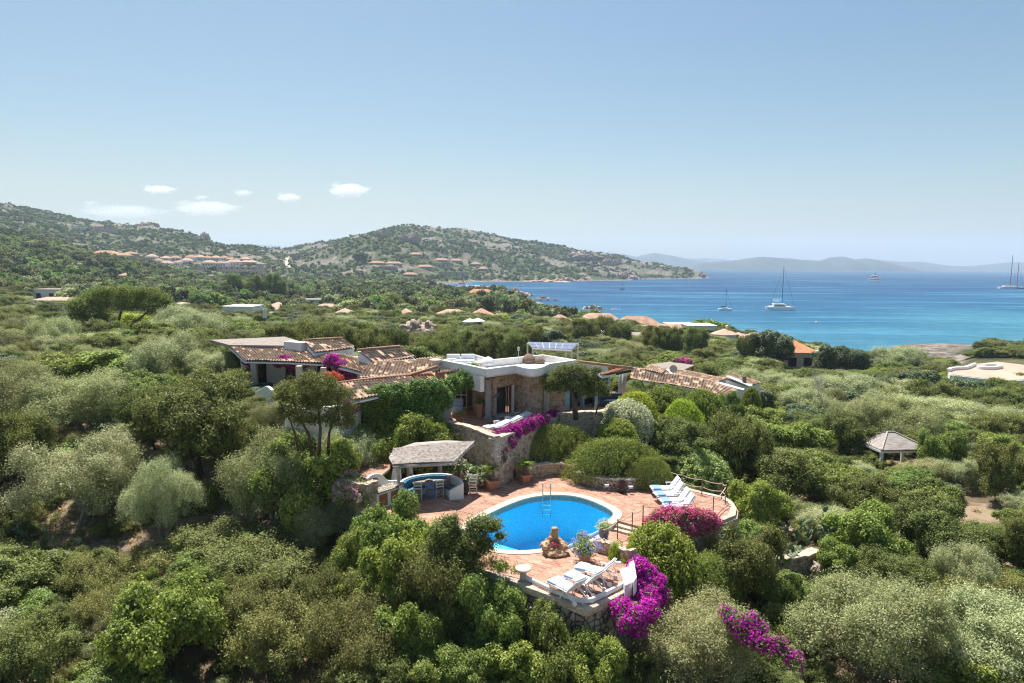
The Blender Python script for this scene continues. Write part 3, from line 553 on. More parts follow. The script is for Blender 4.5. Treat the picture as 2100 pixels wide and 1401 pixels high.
# ------------------------------------------------------------------ sea
m, ns, lk = newmat('sea_water')
out = N(ns, 'OutputMaterial'); tc = N(ns, 'TexCoord'); sep = N(ns, 'SeparateXYZ'); lk.new(tc.outputs['Object'], sep.inputs[0])
n0 = N(ns, 'TexNoise'); n0.inputs['Scale'].default_value = 0.010; n0.inputs['Detail'].default_value = 6; lk.new(tc.outputs['Object'], n0.inputs[0])
a1 = N(ns, 'Math', operation='MULTIPLY_ADD'); a1.inputs[1].default_value = 420; lk.new(n0.outputs[0], a1.inputs[0]); lk.new(sep.outputs['Y'], a1.inputs[2])
xs = N(ns, 'Math', operation='MULTIPLY_ADD'); xs.inputs[1].default_value = -0.35; lk.new(sep.outputs['X'], xs.inputs[0]); lk.new(a1.outputs[0], xs.inputs[2])
mr = N(ns, 'MapRange'); mr.inputs[1].default_value = 300; mr.inputs[2].default_value = 1500; lk.new(xs.outputs[0], mr.inputs[0])
cr = ramp(ns, [(0, (0.065, 0.21, 0.26)), (0.10, (0.04, 0.165, 0.245)), (0.20, (0.016, 0.10, 0.20)), (0.42, (0.009, 0.062, 0.155)), (1, (0.007, 0.042, 0.115))]); lk.new(mr.outputs[0], cr.inputs[0])
# streaks of ruffled and calm water
mp = N(ns, 'Mapping'); mp.inputs['Rotation'].default_value = (0, 0, R(-12)); mp.inputs['Scale'].default_value = (0.004, 0.03, 1); lk.new(tc.outputs['Object'], mp.inputs[0])
ns1 = N(ns, 'TexNoise'); ns1.inputs['Scale'].default_value = 1.6; ns1.inputs['Detail'].default_value = 7; ns1.inputs['Distortion'].default_value = 0.8; lk.new(mp.outputs[0], ns1.inputs[0])
sr = ramp(ns, [(0.50, (0, 0, 0)), (0.58, (0.34, 0.34, 0.34)), (0.66, (0.75, 0.75, 0.75))]); lk.new(ns1.outputs[0], sr.inputs[0])
mixc = N(ns, 'MixRGB'); mixc.inputs[2].default_value = (0.06, 0.22, 0.34, 1); lk.new(sr.outputs[0], mixc.inputs[0]); lk.new(cr.outputs[0], mixc.inputs[1])
n4 = N(ns, 'TexNoise'); n4.inputs['Scale'].default_value = 0.22; n4.inputs['Detail'].default_value = 8; n4.inputs['Roughness'].default_value = 0.62
mp4 = N(ns, 'Mapping'); mp4.inputs['Scale'].default_value = (0.55, 1.6, 1); lk.new(tc.outputs['Object'], mp4.inputs[0]); lk.new(mp4.outputs[0], n4.inputs[0])
bp = N(ns, 'Bump'); bp.inputs['Strength'].default_value = 1.0; bp.inputs['Distance'].default_value = 0.9; lk.new(n4.outputs[0], bp.inputs['Height'])
r4 = ramp(ns, [(0.36, (0.72, 0.76, 0.80)), (0.64, (1.22, 1.18, 1.15))]); lk.new(n4.outputs[0], r4.inputs[0])
mu = N(ns, 'MixRGB', blend_type='MULTIPLY'); mu.inputs[0].default_value = 0.8; lk.new(mixc.outputs[0], mu.inputs[1]); lk.new(r4.outputs[0], mu.inputs[2])
d = N(ns, 'BsdfDiffuse'); g = N(ns, 'BsdfGlossy'); g.inputs['Roughness'].default_value = 0.22; lk.new(mu.outputs[0], d.inputs[0]); lk.new(bp.outputs[0], g.inputs['Normal']); lk.new(bp.outputs[0], d.inputs['Normal'])
mxs = N(ns, 'MixShader'); mxs.inputs[0].default_value = 0.13; lk.new(d.outputs[0], mxs.inputs[1]); lk.new(g.outputs[0], mxs.inputs[2]); lk.new(mxs.outputs[0], out.inputs[0])
SEAMAT = m
sea = MB(); sea.add([(-7900, 140, SEA), (7900, 140, SEA), (7900, 8900, SEA), (-7900, 8900, SEA)], [(0, 1, 2, 3)])
tag(sea.build('water', m), kind='structure')
# ------------------------------------------------------------------ far shores
m = simple('far_hills', (0.04, 0.045, 0.04), 0.95, 0.5, 0.006, 0.5, bscale=0.02, var2=(0.02, 0.03, 0.02)); MATS['far_hills'] = m
def ridge(D, depth, prof, seed, name='hills', amp=1.0):
    """a range of hills at distance D whose skyline follows (pixel column, pixel row)"""
    p0, p1 = prof[0][0], prof[-1][0]; cols = np.arange(p0, p1 + 1, 5.0); rows = 24
    ys = np.interp(cols, [p[0] for p in prof], [p[1] for p in prof]); Vv = []
    for j in range(rows):
        t = j / (rows - 1); yy = D + depth * (t - 0.45); env = math.sin(math.pi * min(1, t / 0.9)) ** 0.8 if t < 0.9 else 0
        for i, c in enumerate(cols):
            top = AT(c, ys[i], D).z; x = (c - 1050) / 1400 * D * (1 + 0.25 * (t - 0.45) * depth / D)
            e = min(1, (i + 1) / 6, (len(cols) - i) / 6)
            z = SEA - 2 + (top - SEA + 2) * env * e + (float(fbm(np.array([x / (D * .02)]), np.array([yy / (D * .02)]), 4, seed)[0])) * (top - SEA) * 0.14 * env * amp
            Vv.append((x, yy, z))
    n = len(cols); idx = np.arange(rows - 1)[:, None] * n + np.arange(n - 1)[None, :]
    Fq = np.stack([idx, idx + 1, idx + n + 1, idx + n], -1).reshape(-1, 4)
    o = put(bpy.data.objects.new(name, arrmesh(name, Vv, Fq, 4, MATS['far_hills'], True))); tag(o, kind='structure')
ridge(4300, 900, [(1400, 549), (1435, 540), (1500, 534), (1555, 526), (1600, 530), (1640, 533), (1680, 535), (1700, 528), (1722, 526), (1740, 536), (1760, 530), (1785, 533), (1810, 541), (1850, 548)], 3)
ridge(5600, 900, [(1180, 535), (1212, 519), (1240, 517), (1262, 520), (1300, 527), (1340, 519), (1365, 523), (1400, 530), (1450, 538), (1500, 543)], 5)
ridge(7000, 1200, [(1380, 536), (1440, 530), (1480, 532), (1530, 541)], 6)
ridge(5500, 1000, [(1760, 537), (1800, 534), (1840, 537), (1868, 536), (1900, 541), (1930, 545), (1990, 546), (2020, 543), (2060, 538), (2110, 541), (2180, 530), (2300, 545)], 7)
ridge(7200, 1200, [(480, 506), (520, 501), (560, 504), (600, 508)], 8)
# ------------------------------------------------------------------ haze
hz = MB(); hz.box((0, 4300, 160), (16400, 9600, 2 * 178))
m, ns, lk = newmat('haze'); out = N(ns, 'OutputMaterial'); pv = N(ns, 'VolumePrincipled')
pv.inputs['Color'].default_value = (0.66, 0.82, 0.98, 1); pv.inputs['Density'].default_value = 0.00014; pv.inputs['Anisotropy'].default_value = 0.2
lk.new(pv.outputs[0], out.inputs['Volume'])
hzo = hz.build('haze', m); tag(hzo, kind='stuff')
# ------------------------------------------------------------------ sky and sun
SUN_EL, SUN_AZ = 63.0, -20.0      # azimuth from +Y (straight ahead), negative = to the left
w = bpy.data.worlds.new('World'); S.world = w; w.use_nodes = True; nt = w.node_tree
bg = nt.nodes['Background']; sky = nt.nodes.new('ShaderNodeTexSky'); sky.sky_type = 'NISHITA'; sky.sun_disc = False
sky.sun_elevation = R(SUN_EL); sky.sun_rotation = R(SUN_AZ); sky.altitude = 0; sky.air_density = 1.15; sky.dust_density = 1.4; sky.ozone_density = 1.0
hs_ = nt.nodes.new('ShaderNodeHueSaturation'); hs_.inputs['Saturation'].default_value = 1.22; hs_.inputs['Hue'].default_value = 0.492; nt.links.new(sky.outputs[0], hs_.inputs['Color']); nt.links.new(hs_.outputs[0], bg.inputs[0]); bg.inputs[1].default_value = 0.055
sl = bpy.data.lights.new('sun', 'SUN'); sl.energy = 4.6; sl.angle = R(0.53); sl.color = (1.0, 0.95, 0.88)
so = bpy.data.objects.new('sun', sl); COL.objects.link(so)
sd = Vector((math.sin(R(SUN_AZ)) * math.cos(R(SUN_EL)), math.cos(R(SUN_AZ)) * math.cos(R(SUN_EL)), math.sin(R(SUN_EL))))
so.rotation_euler = sd.to_track_quat('Z', 'Y').to_euler()
S.view_settings.view_transform = 'Standard'; S.view_settings.look = 'None'; S.view_settings.gamma = 1.0; S.view_settings.exposure = 0.92
S.render.engine = 'CYCLES'
S.cycles.max_bounces = 6; S.cycles.diffuse_bounces = 3; S.cycles.transparent_max_bounces = 8; S.cycles.volume_bounces = 2; S.cycles.transmission_bounces = 4
S.cycles.use_denoising = True; S.cycles.denoising_prefilter = 'NONE'; S.cycles.denoising_input_passes = 'RGB_ALBEDO_NORMAL'; S.cycles.filter_width = 1.2; S.cycles.sample_clamp_indirect = 3
# ------------------------------------------------------------------ helpers for buildings
ZL, ZT = -0.30, 2.5
def PG(pts, z=0.0): return [G(p[0], p[1], p[2] if len(p) > 2 else z) for p in pts]
def xy(P): return [(p.x, p.y) for p in P]
def tiles(c4, parent, mat=None, tw=0.24, tl=0.42, world=True, name='roof', board=True, h=0.05, wob=0.02):
    TL, TR, BR, BL = [Vector(c) for c in c4]; nu = max(2, round(((TR - TL).length + (BR - BL).length) / 2 / tw)); nv = max(2, round(((TL - BL).length + (TR - BR).length) / 2 / tl))
    nrm = (TR - TL).cross(TL - BL); nrm = nrm if nrm.z > 0 else -nrm; nrm.normalize(); K = 6; off = Vector((0, 0, 0))
    if world:
        q = parent
        while q is not None: off += q.location; q = q.parent
    U = np.arange(nu * K + 1) / K; rows = []
    for j in range(nv): rows += [(j + 0.001, 0.0), (j + 0.999, 0.022)]
    V, UV = [], []
    a = np.array([TL - off, TR - off, BR - off, BL - off]); nn = np.array(nrm)
    rg = np.random.default_rng(int(abs(TL.x * 100)) % 999)
    for (v, lift) in rows:
        t = v / nv; L = a[0] * (1 - t) + a[3] * t; Rr = a[1] * (1 - t) + a[2] * t; s = (U / nu)[:, None]
        jn = rg.uniform(-1, 1, nu + 1)[np.minimum(np.floor(U).astype(int), nu)] * wob
        hh = .02 + np.abs(np.cos(math.pi * U)) ** 0.8 * h * 1.6 + lift + jn + wob * 1.5 * np.sin(U * 0.37 + v * 0.3)
        V.append(L * (1 - s) + Rr * s + nn[None] * hh[:, None]); UV.append(np.stack([U, np.full(len(U), v)], 1))
    V = np.concatenate(V); UV = np.concatenate(UV); n = len(U); nr = len(rows)
    idx = np.arange(nr - 1)[:, None] * n + np.arange(n - 1)[None, :]; Fq = np.stack([idx, idx + n, idx + n + 1, idx + 1], -1).reshape(-1, 4)
    me = arrmesh(name, V, Fq, 4, mat or ROOFM); uvl = me.uv_layers.new(name='UVMap')
    fu = UV[Fq].copy(); fu[:, :, 0] = fu[:, :, 0].mean(1, keepdims=True); fu[:, :, 1] = fu[:, :, 1].mean(1, keepdims=True); uvl.data.foreach_set('uv', fu.astype(np.float32).ravel())
    o = put(bpy.data.objects.new(name, me), parent)
    if board:
        b = MB(); d = Vector((0, 0, 0.09)); e = Vector((0, 0, 0.19)); P = [TL, TR, BR, BL]
        b.add([p - d for p in P] + [p - e for p in P], [(0, 1, 2, 3), (7, 6, 5, 4)] + [(i, i + 4, (i + 1) % 4 + 4, (i + 1) % 4) for i in range(4)])
        b.build('eave_board', PLASTER, o, world)
    return o
def wallseg(m, p0, p1, z0, z1, th_=0.3, ops=()):
    """wall from p0 to p1 with openings (t0, t1, zb, zt); thickness goes to the left"""
    p0, p1 = Vector((p0[0], p0[1])), Vector((p1[0], p1[1])); d = p1 - p0; n = Vector((-d.y, d.x)).normalized() * th_
    def pr(a, b, za, zb):
        A, B = p0 + d * a, p0 + d * b; m.prism([A, B, B + n, A + n], za, zb)
    x = 0.0
    for (a, b, zb, zt) in sorted(ops):
        if a > x: pr(x, a, z0, z1)
        if zb > z0: pr(a, b, z0, zb)
        if zt < z1: pr(a, b, zt, z1)
        x = b
    if x < 1: pr(x, 1, z0, z1)
    return Vector((n.x, n.y, 0)) if len(n) == 2 else n
def strip(m, path, w, z0, z1, side=1, z1b=None, cap=None):
    """wall of width w following an xy path (offset to its left when side=1)"""
    q = offset_path(path, w * side); n = len(path)
    for i in range(n - 1):
        if isinstance(z1, (list, tuple)): a, b = z1[i], z1[i + 1]
        else: a = b = z1
        P = [path[i], path[i + 1], q[i + 1], q[i]]
        vs = [(p.x, p.y, z0) for p in P] + [(P[0].x, P[0].y, a), (P[1].x, P[1].y, b), (P[2].x, P[2].y, b), (P[3].x, P[3].y, a)]
        f = [(4, 5, 6, 7), (3, 2, 1, 0), (0, 1, 5, 4), (2, 3, 7, 6)]
        if i == 0: f.append((3, 0, 4, 7))
        if i == n - 2: f.append((1, 2, 6, 5))
        m.add(vs, f if side == 1 else [x[::-1] for x in f])
    return q
def ctr(P): return Vector((sum(p[0] for p in P) / len(P), sum(p[1] for p in P) / len(P), 0))
def jitter_top(path, z, a, seed):
    rg = random.Random(seed); return [z + rg.uniform(-a, a) for _ in path]
def lump(m, c, r, seed, amp=0.25, sub=3, freq=1.6):
    bm = bmesh.new(); bmesh.ops.create_icosphere(bm, subdivisions=sub, radius=1.0); rg = random.Random(seed); o = Vector((rg.uniform(0, 50), rg.uniform(0, 50), rg.uniform(0, 50)))
    from mathutils import noise
    vs = []
    for v in bm.verts:
        p = v.co.normalized(); k = 1 + amp * (noise.noise(p * freq + o) + 0.5 * noise.noise(p * freq * 2.3 + o) + 0.25 * noise.noise(p * freq * 6 + o))
        vs.append((c[0] + p.x * k * r[0], c[1] + p.y * k * r[1], c[2] + p.z * k * r[2]))
    m.add(vs, [[v.index for v in f.verts] for f in bm.faces]); bm.free(); return m
# ------------------------------------------------------------------ the pool
far_in = [(1238, 1072), (1253, 1062), (1257, 1053), (1250, 1046), (1236, 1038), (1206, 1025.5), (1175, 1018), (1137, 1015.6), (1107, 1018), (1076, 1024), (1038, 1038), (1000, 1056), (972, 1073), (958, 1088)]
near_in = [(960, 1103), (980, 1117), (1014, 1124), (1046, 1128), (1080, 1128), (1118, 1124), (1160, 1120)]
FI = catmull(PG(far_in, 0), 5); NI = catmull(PG(near_in, ZL + 0.03), 5)
trough = [G(1160, 1120, ZL), G(1229, 1086, ZL)]
outline = [Vector((p.x, p.y, 0)) for p in FI + NI[:-1] + trough]
pool = thing('swimming_pool', 'free-form blue swimming pool with pale stone rim in the terracotta terrace', 'pool', ctr(outline))
oc = ctr(outline)
def pdepth(x, y):
    s = (x - G(1060, 1095, -.3).x) * 0.55 + (y - G(1060, 1095, -.3).y) * 0.75
    return -1.15 - 1.25 * max(0, min(1, (s - 0.1) / 2.2))
m = MB(); n = len(outline); ringz = [(1.0, -0.04), (1.0, -0.28), (1.0, -0.29), (0.985, None), (0.9, None), (0.78, None), (0.64, None), (0.5, None), (0.36, None), (0.22, None), (0.08, None)]
vs = []
for (s, z) in ringz:
    for i, p in enumerate(outline):
        q = oc + (p - oc) * s
        zz = (-0.04 if i < len(FI) else -0.38) if z == -0.04 else ((min(z, -0.38) if i >= len(FI) else z) if z is not None else pdepth(q.x, q.y))
        vs.append((q.x, q.y, zz))
fs = [(j * n + i, (j + 1) * n + i, (j + 1) * n + (i + 1) % n, j * n + (i + 1) % n) for j in range(len(ringz) - 1) for i in range(n)]
fs.append(tuple((len(ringz) - 1) * n + i for i in range(n))); m.add(vs, fs)
pm, ns, lk = newmat('pool_mosaic'); out = N(ns, 'OutputMaterial'); b = N(ns, 'BsdfPrincipled'); lk.new(b.outputs[0], out.inputs[0]); b.inputs['Roughness'].default_value = 0.5
tc = N(ns, 'TexCoord'); vo = N(ns, 'TexVoronoi', distance='CHEBYCHEV'); vo.inputs['Scale'].default_value = 38; vo.inputs['Randomness'].default_value = 0.35; lk.new(tc.outputs['Object'], vo.inputs['Vector'])
rp = ramp(ns, [(0, (0.05, 0.50, 0.80)), (0.5, (0.08, 0.60, 0.87)), (0.85, (0.14, 0.70, 0.92)), (1, (0.34, 0.84, 0.95))]); sc_ = N(ns, 'SeparateColor'); lk.new(vo.outputs['Color'], sc_.inputs[0]); lk.new(sc_.outputs[0], rp.inputs[0]); lk.new(rp.outputs[0], b.inputs['Base Color'])
m.build('basin', pm, pool, world=True, smooth=False)
wm, ns, lk = newmat('pool_water'); out = N(ns, 'OutputMaterial'); tr = N(ns, 'BsdfTransparent'); tr.inputs[0].default_value = (0.80, 0.96, 1.0, 1); gl = N(ns, 'BsdfGlossy'); gl.inputs['Roughness'].default_value = 0.03
fr = N(ns, 'Fresnel'); fr.inputs[0].default_value = 1.33; tc = N(ns, 'TexCoord'); no = N(ns, 'TexNoise'); no.inputs['Scale'].default_value = 3.0; no.inputs['Detail'].default_value = 4; lk.new(tc.outputs['Object'], no.inputs[0])
bp = N(ns, 'Bump'); bp.inputs['Strength'].default_value = 0.5; bp.inputs['Distance'].default_value = 0.12; lk.new(no.outputs[0], bp.inputs['Height']); lk.new(bp.outputs[0], gl.inputs['Normal']); lk.new(bp.outputs[0], fr.inputs['Normal'])
mx = N(ns, 'MixShader'); lk.new(fr.outputs[0], mx.inputs[0]); lk.new(tr.outputs[0], mx.inputs[1]); lk.new(gl.outputs[0], mx.inputs[2]); lk.new(mx.outputs[0], out.inputs[0])
m = MB(); P = [oc + (p - oc) * 1.002 for p in outline]; tri = tessellate_polygon([[Vector((p.x, p.y, 0)) for p in P]]); m.add([(p.x, p.y, ZL - 0.035) for p in P], [t if (P[t[1]] - P[t[0]]).cross(P[t[2]] - P[t[0]]).z > 0 else t[::-1] for t in tri]); m.build('water', wm, pool, world=True)
m = MB(); FO = strip(m, FI, 0.46, -0.45, 0.035, side=-1); m.build('coping', COPING, pool, world=True, bevel=0.02)
m = MB(); NO = strip(m, NI, 0.42, -0.6, ZL + 0.035, side=-1); m.build('coping', COPING, pool, world=True, bevel=0.02)
TRG = simple('pale_blue_tile', (0.45, 0.58, 0.72), 0.35, 0.06, 14)
m = MB(); a, b_ = trough; dd = (b_ - a); nn = Vector((dd.y, -dd.x, 0)).normalized()
m.prism(xy([a + nn * 0.02, b_ + nn * 0.02, b_ + nn * 0.42, a + nn * 0.42]), -0.75, -0.48); m.prism(xy([a - nn * 0.05, b_ - nn * 0.05, b_ + nn * .02, a + nn * .02]), -0.75, ZL - 0.045)
m.build('overflow_channel', TRG, pool, world=True)
m = MB(); m.prism(xy([a + nn * 0.42, b_ + nn * 0.42, b_ + nn * 0.62, a + nn * 0.62]), -0.75, ZL + 0.02); m.build('channel_edge', COPING, pool, world=True)
m = MB(); q = G(1205, 1055, -1.9); m.lathe((q.x, q.y, pdepth(q.x, q.y) + .01), [(0.02, .03), (0.16, .03), (0.16, 0)], 16); m.build('drain', DARK, pool, world=True)
# steel ladder
lp = [G(1121, 1017.5, 0.05)]; root = thing('pool_ladder', 'bent steel pool ladder with two handrails at the far rim of the pool', 'ladder', (lp[0].x, lp[0].y, 0.03))
for s in (-1, 1):
    m = MB(); x = s * 0.21; y0 = 0.0
    m.tube([(x, 0.42, 0), (x, 0.42, 0.5), (x, 0.36, 0.66), (x, 0.24, 0.74), (x, 0.10, 0.70), (x, 0.0, 0.56), (x, -0.10, 0.2), (x, -0.15, -0.5), (x, -0.15, -1.1)], 0.024, 8); m.build('handrail', STEEL, root, smooth=True)
for k in range(3):
    m = MB(); m.box((0, -0.17, -0.42 - 0.26 * k), (0.42, 0.09, 0.03)); m.build('step', STEEL, root)
# ------------------------------------------------------------------ terrace floors and walls
m_out = [(905, 1092), (858, 1100), (806, 1066), (770, 1042), (762, 1010), (764, 985), (800, 962), (880, 950), (985, 940), (1015, 950), (1040, 962), (1078, 966), (1131, 962), (1178, 972), (1230, 988), (1290, 997), (1330, 992), (1362, 982), (1400, 1003), (1440, 1013), (1480, 1022), (1491, 1030), (1498, 1042), (1496, 1055), (1476, 1063), (1400, 1071), (1317, 1081), (1268, 1068)]
half = offset_path(FI, -0.25)
upoly = PG(m_out, 0) + half
m = MB(); m.prism(xy(upoly), -0.12, 0.0); tag(m.build('pavement', PAVING), kind='structure')
l_out = [(1254, 1079), (1264, 1084), (1308, 1102), (1300, 1116), (1270, 1126), (1222, 1131), (1246, 1139), (1291, 1156), (1297, 1170), (1293, 1190), (1280, 1204), (1226, 1232), (1207, 1238), (1184, 1236), (1131, 1217), (1072, 1189), (979, 1162), (858, 1104), (905, 1095)]
lpoly = PG(l_out, ZL); nh = offset_path(NI, -0.2); tr2 = [trough[0] + nn * 0.5, trough[1] + nn * 0.5]
m = MB(); m.prism(xy(lpoly + nh[:-2] + tr2), ZL - 0.12, ZL); tag(m.build('pavement', PAVING), kind='structure')
# steps between the two levels
st = thing('stone_steps', 'two shallow terracotta steps beside the right end of the pool', 'steps', G(1287, 1085, ZL))
s0, s1 = G(1266, 1068, 0), G(1316, 1082, 0); dv = (s1 - s0); nv_ = Vector((dv.y, -dv.x, 0)).normalized()
for k in range(2):
    m = MB(); A, B = s0 + nv_ * (0.02 + 0.30 * k), s1 + nv_ * (0.02 + 0.30 * k); m.prism(xy([A, B, B + nv_ * 0.30, A + nv_ * 0.30]), ZL, -0.1 * (k + 1)); m.build('step', CAPSTONE, st, world=True)
# body of the terrace: rubble walls under both floors
def inset(P, k): c = ctr(P); return [Vector((p.x + (c.x - p.x) * k, p.y + (c.y - p.y) * k, 0)) for p in P]
wl = thing('retaining_wall', 'stone base wall carrying the upper pool terrace above the shrubs', 'retaining wall', ctr(upoly))
pu = PG(m_out, 0); edge = pu[:4] ; m = MB(); q = inset(pu[17:28], 0.0)
strip(m, [Vector((p.x, p.y, 0)) for p in pu[17:26]][::-1], 0.4, -4.6, -0.121, side=-1); m.build('wall', STONE, wl, world=True); m = MB(); strip(m, [Vector((p.x, p.y, 0)) for p in pu[25:28]][::-1], 0.4, -2.4, -0.121, side=-1)
m.build('wall', STONE, wl, world=True)
m = MB(); strip(m, [p for p in pu[18:26]], 0.30, -0.12, 0.03, side=1); m.build('edge_stone', CAPSTONE, wl, world=True)
m = MB(); strip(m, pu[1:5], 0.35, -3.5, -0.125, side=-1); m.build('wall', STONE, wl, world=True); m = MB(); strip(m, PG([(985, 1165), (858, 1104), (862, 1098)], ZL), .35, -3.8, ZL - .125, side=-1); m.build('wall', STONE, wl, world=True)
m = MB(); c_ = G(1482, 1090, 0); m.box((G(1483, 1068, 0).x, G(1483, 1068, 0).y - 0.35, -0.9), (0.30, 0.08, 1.2)); m.build('door', BLUEWOOD, wl, world=True)
w2 = thing('retaining_wall', 'angular dry stone retaining wall with flat cap below the white kerb', 'retaining wall', ctr(lpoly))
outp = PG([(972, 1166), (1020, 1184), (1078, 1208), (1140, 1231), (1203, 1257), (1264, 1229), (1294, 1210), (1302, 1190), (1304, 1165)], ZL - 0.12)
inp = PG([(979, 1160), (1024, 1174), (1072, 1187), (1131, 1215), (1207, 1237), (1280, 1203), (1291, 1190), (1296, 1175), (1294, 1156)], ZL - 0.12)
for i in range(len(outp) - 1):
    if i == 0: mcap, mbod = MB(), MB()
    P = [outp[i], outp[i + 1], inp[i + 1], inp[i]]; mcap.prism(xy(P), ZL - 0.30, ZL - 0.02 - 0.004 * i); c = ctr(P); mbod.prism(xy([p + (Vector((c.x, c.y, p.z)) - p) * 0.0 for p in P]), -4.6, ZL - 0.302)
mcap.build('cap', CAPSTONE, w2, world=True, bevel=0.02); mbod.build('wall', mat_stone('grey_rubble', [(0.16, 0.13, 0.10), (0.30, 0.26, 0.21), (0.40, 0.36, 0.31), (0.26, 0.20, 0.15)], 3.2, mortar=(0.05, 0.04, 0.03), mw=0.06, bump=1.0), w2, world=True)
kb = PG([(1066, 1184), (1131, 1215), (1170, 1231), (1187, 1236), (1207, 1237), (1226, 1231), (1280, 1203), (1291, 1189)], ZL); k = thing('white_kerb', 'low white painted kerb along the outer edge of the lower terrace', 'kerb', kb[4])
m = MB(); strip(m, catmull(kb, 3), 0.13, ZL - .06, ZL + 0.16, side=1); m.build('kerb', PLASTER, k, world=True, bevel=0.03)
ws = thing('corner_seat', 'white plastered triangular corner seat beside the magenta bougainvillea', 'seat', G(1285, 1178, ZL)); m = MB()
m.prism(xy(PG([(1271, 1170), (1288, 1163), (1300, 1155), (1302, 1186), (1296, 1196), (1282, 1203)], 0.0)), ZL - .2, 0.04); m.prism(xy(PG([(1289, 1157), (1300, 1149), (1306, 1186), (1299, 1196), (1298, 1180)], 0.1)), ZL - .2, 0.15); m.build('seat', PLASTER, ws, world=True, bevel=0.04)
def stonewall(label, base, zb, zt, zf, th_=0.4, mat=None, side=1, jit=0.04, sm=4, cap=True, lamps=(), seed=3, drop=0.5, taper=None):
    P = catmull(PG(base, zb), sm); o = thing('stone_wall', label, 'stone wall', P[len(P) // 2]); m = MB()
    zz = jitter_top(P, zt, jit, seed) if taper is None else [taper[0] + (taper[1] - taper[0]) * i / (len(P) - 1) + random.uniform(-jit, jit) for i in range(len(P))]
    strip(m, P, th_, zb - drop, zz, side); m.build('wall', mat or STONE, o, world=True)
    if cap: m = MB(); q = [Vector((p.x, p.y, 0)) for p in P]; strip(m, offset_path(q, -0.03 * side), th_ + 0.06, min(zz) - 0.001 - (0.0 if taper is None else 0), [z + 0.05 for z in zz], side); m.build('cap', CAPSTONE, o, world=True) if taper is None else None
    for (lx, ly, lz) in lamps:
        c = G(lx, ly, lz); l = MB(); l.box((c.x, c.y - 0.05, lz), (0.20, 0.05, 0.13)); l.box((c.x, c.y - 0.08, lz + 0.07), (0.24, 0.12, 0.02)); l.build('wall_lamp', LAMPM, o, world=True)
    TREES_AVOID.extend([(p.x, p.y, 0.5) for p in P]); return o
TREES_AVOID = []
stonewall('tall granite wall holding up the house terrace behind the reed-roofed shelter', [(905, 862, 2.9), (930, 869, 2.9), (967, 880, 2.9), (990, 888, 2.9), (1013, 898, 2.9)], 2.9, 2.9, 0, side=1, drop=3.6, lamps=((985, 930, 1.4),), seed=4)
stonewall('granite parapet running behind the magenta bougainvillea and the trimmed mounds', [(1014, 898, 2.9), (1060, 882, 2.9), (1100, 868, 2.9), (1147, 852, 2.9)], 2.75, 2.75, 0, side=1, drop=3.3, seed=5)
stonewall('rubble wall in front of the covered porch with the blue posts', [(1148, 851, 3.0), (1175, 848, 3.0), (1205, 846, 3.0), (1232, 846, 3.0), (1262, 838, 3.0)], 3.0, 3.0, 0, side=1, drop=3.3, seed=6)
stonewall('sloping garden wall beside the oleander and the ladder-back chair', [(960, 933, 1.2), (978, 944, 1.0), (992, 965, .7), (1000, 985, .45)], 0.7, 0.7, 0, 0.35, side=1, drop=1.2, taper=(1.35, 0.45), cap=False)
stonewall('curved low granite wall behind the two potted cycads', [(1040, 984), (1047, 980), (1062, 981), (1085, 981), (1110, 978), (1131, 976), (1155, 977), (1176, 982)], 0, 0.72, 0, 0.4, side=1, seed=8)
stonewall('dry stone planter wall under the large clipped juniper mounds', [(1176, 990), (1200, 997), (1226, 1002), (1255, 1006), (1283, 1007), (1303, 1005), (1321, 1002), (1345, 998), (1362, 992)], 0, 0.62, 0, 0.4, DRYSTONE, side=1, seed=9, lamps=((1244, 996, .35), (1293, 999, .35)))
stonewall('rough stone wall with lamp behind the white wheeled loungers', [(1222, 1132), (1240, 1137), (1262, 1145), (1291, 1157)], ZL, 0.22, 0, 0.45, side=1, jit=0.06, seed=10, lamps=((1267, 1154, 0.0),), cap=False)
stonewall('weathered rubble wall among the prickly pears on the slope', [(1600, 1152, -2.2), (1640, 1144, -2.2), (1672, 1136, -2.2), (1685, 1128, -2.2)], -2.4, -2.2, 0, 0.5, DRYSTONE, side=1, drop=1.6, jit=0.08, seed=11)
stonewall('stone base under the right end of the house terrace', [(1262, 838, 2.4), (1292, 839, 2.4), (1331, 827, 2.4), (1342, 812, 2.4)], 2.4, 2.37, 0, .4, side=1, drop=3, jit=0, cap=False)
# house terrace floor
tp = [(905, 864), (967, 882), (1013, 900), (1060, 884), (1100, 870), (1147, 854), (1232, 848), (1290, 838), (1330, 826), (1340, 812), (1180, 800), (900, 800), (740, 800), (500, 778), (485, 800), (600, 815), (700, 830), (800, 835)]
m = MB(); m.prism(xy(PG(tp, ZT)), 2.38, ZT); tag(m.build('pavement', PAVING), kind='structure')
stonewall('low garden wall edging the upper path behind the barbecue', [(690, 984, 1.4), (722, 990, 1.4), (750, 996, 1.4), (775, 988, 1.4)], 1.3, 1.45, 0, .35, side=1, drop=2.4, cap=False)
lpth = MB(); lpth.prism(xy(PG([(700, 945), (740, 935), (800, 930), (800, 960), (770, 985), (722, 978)], 1.3)), 1.18, 1.3); tag(lpth.build('path', PAVING), kind='structure')
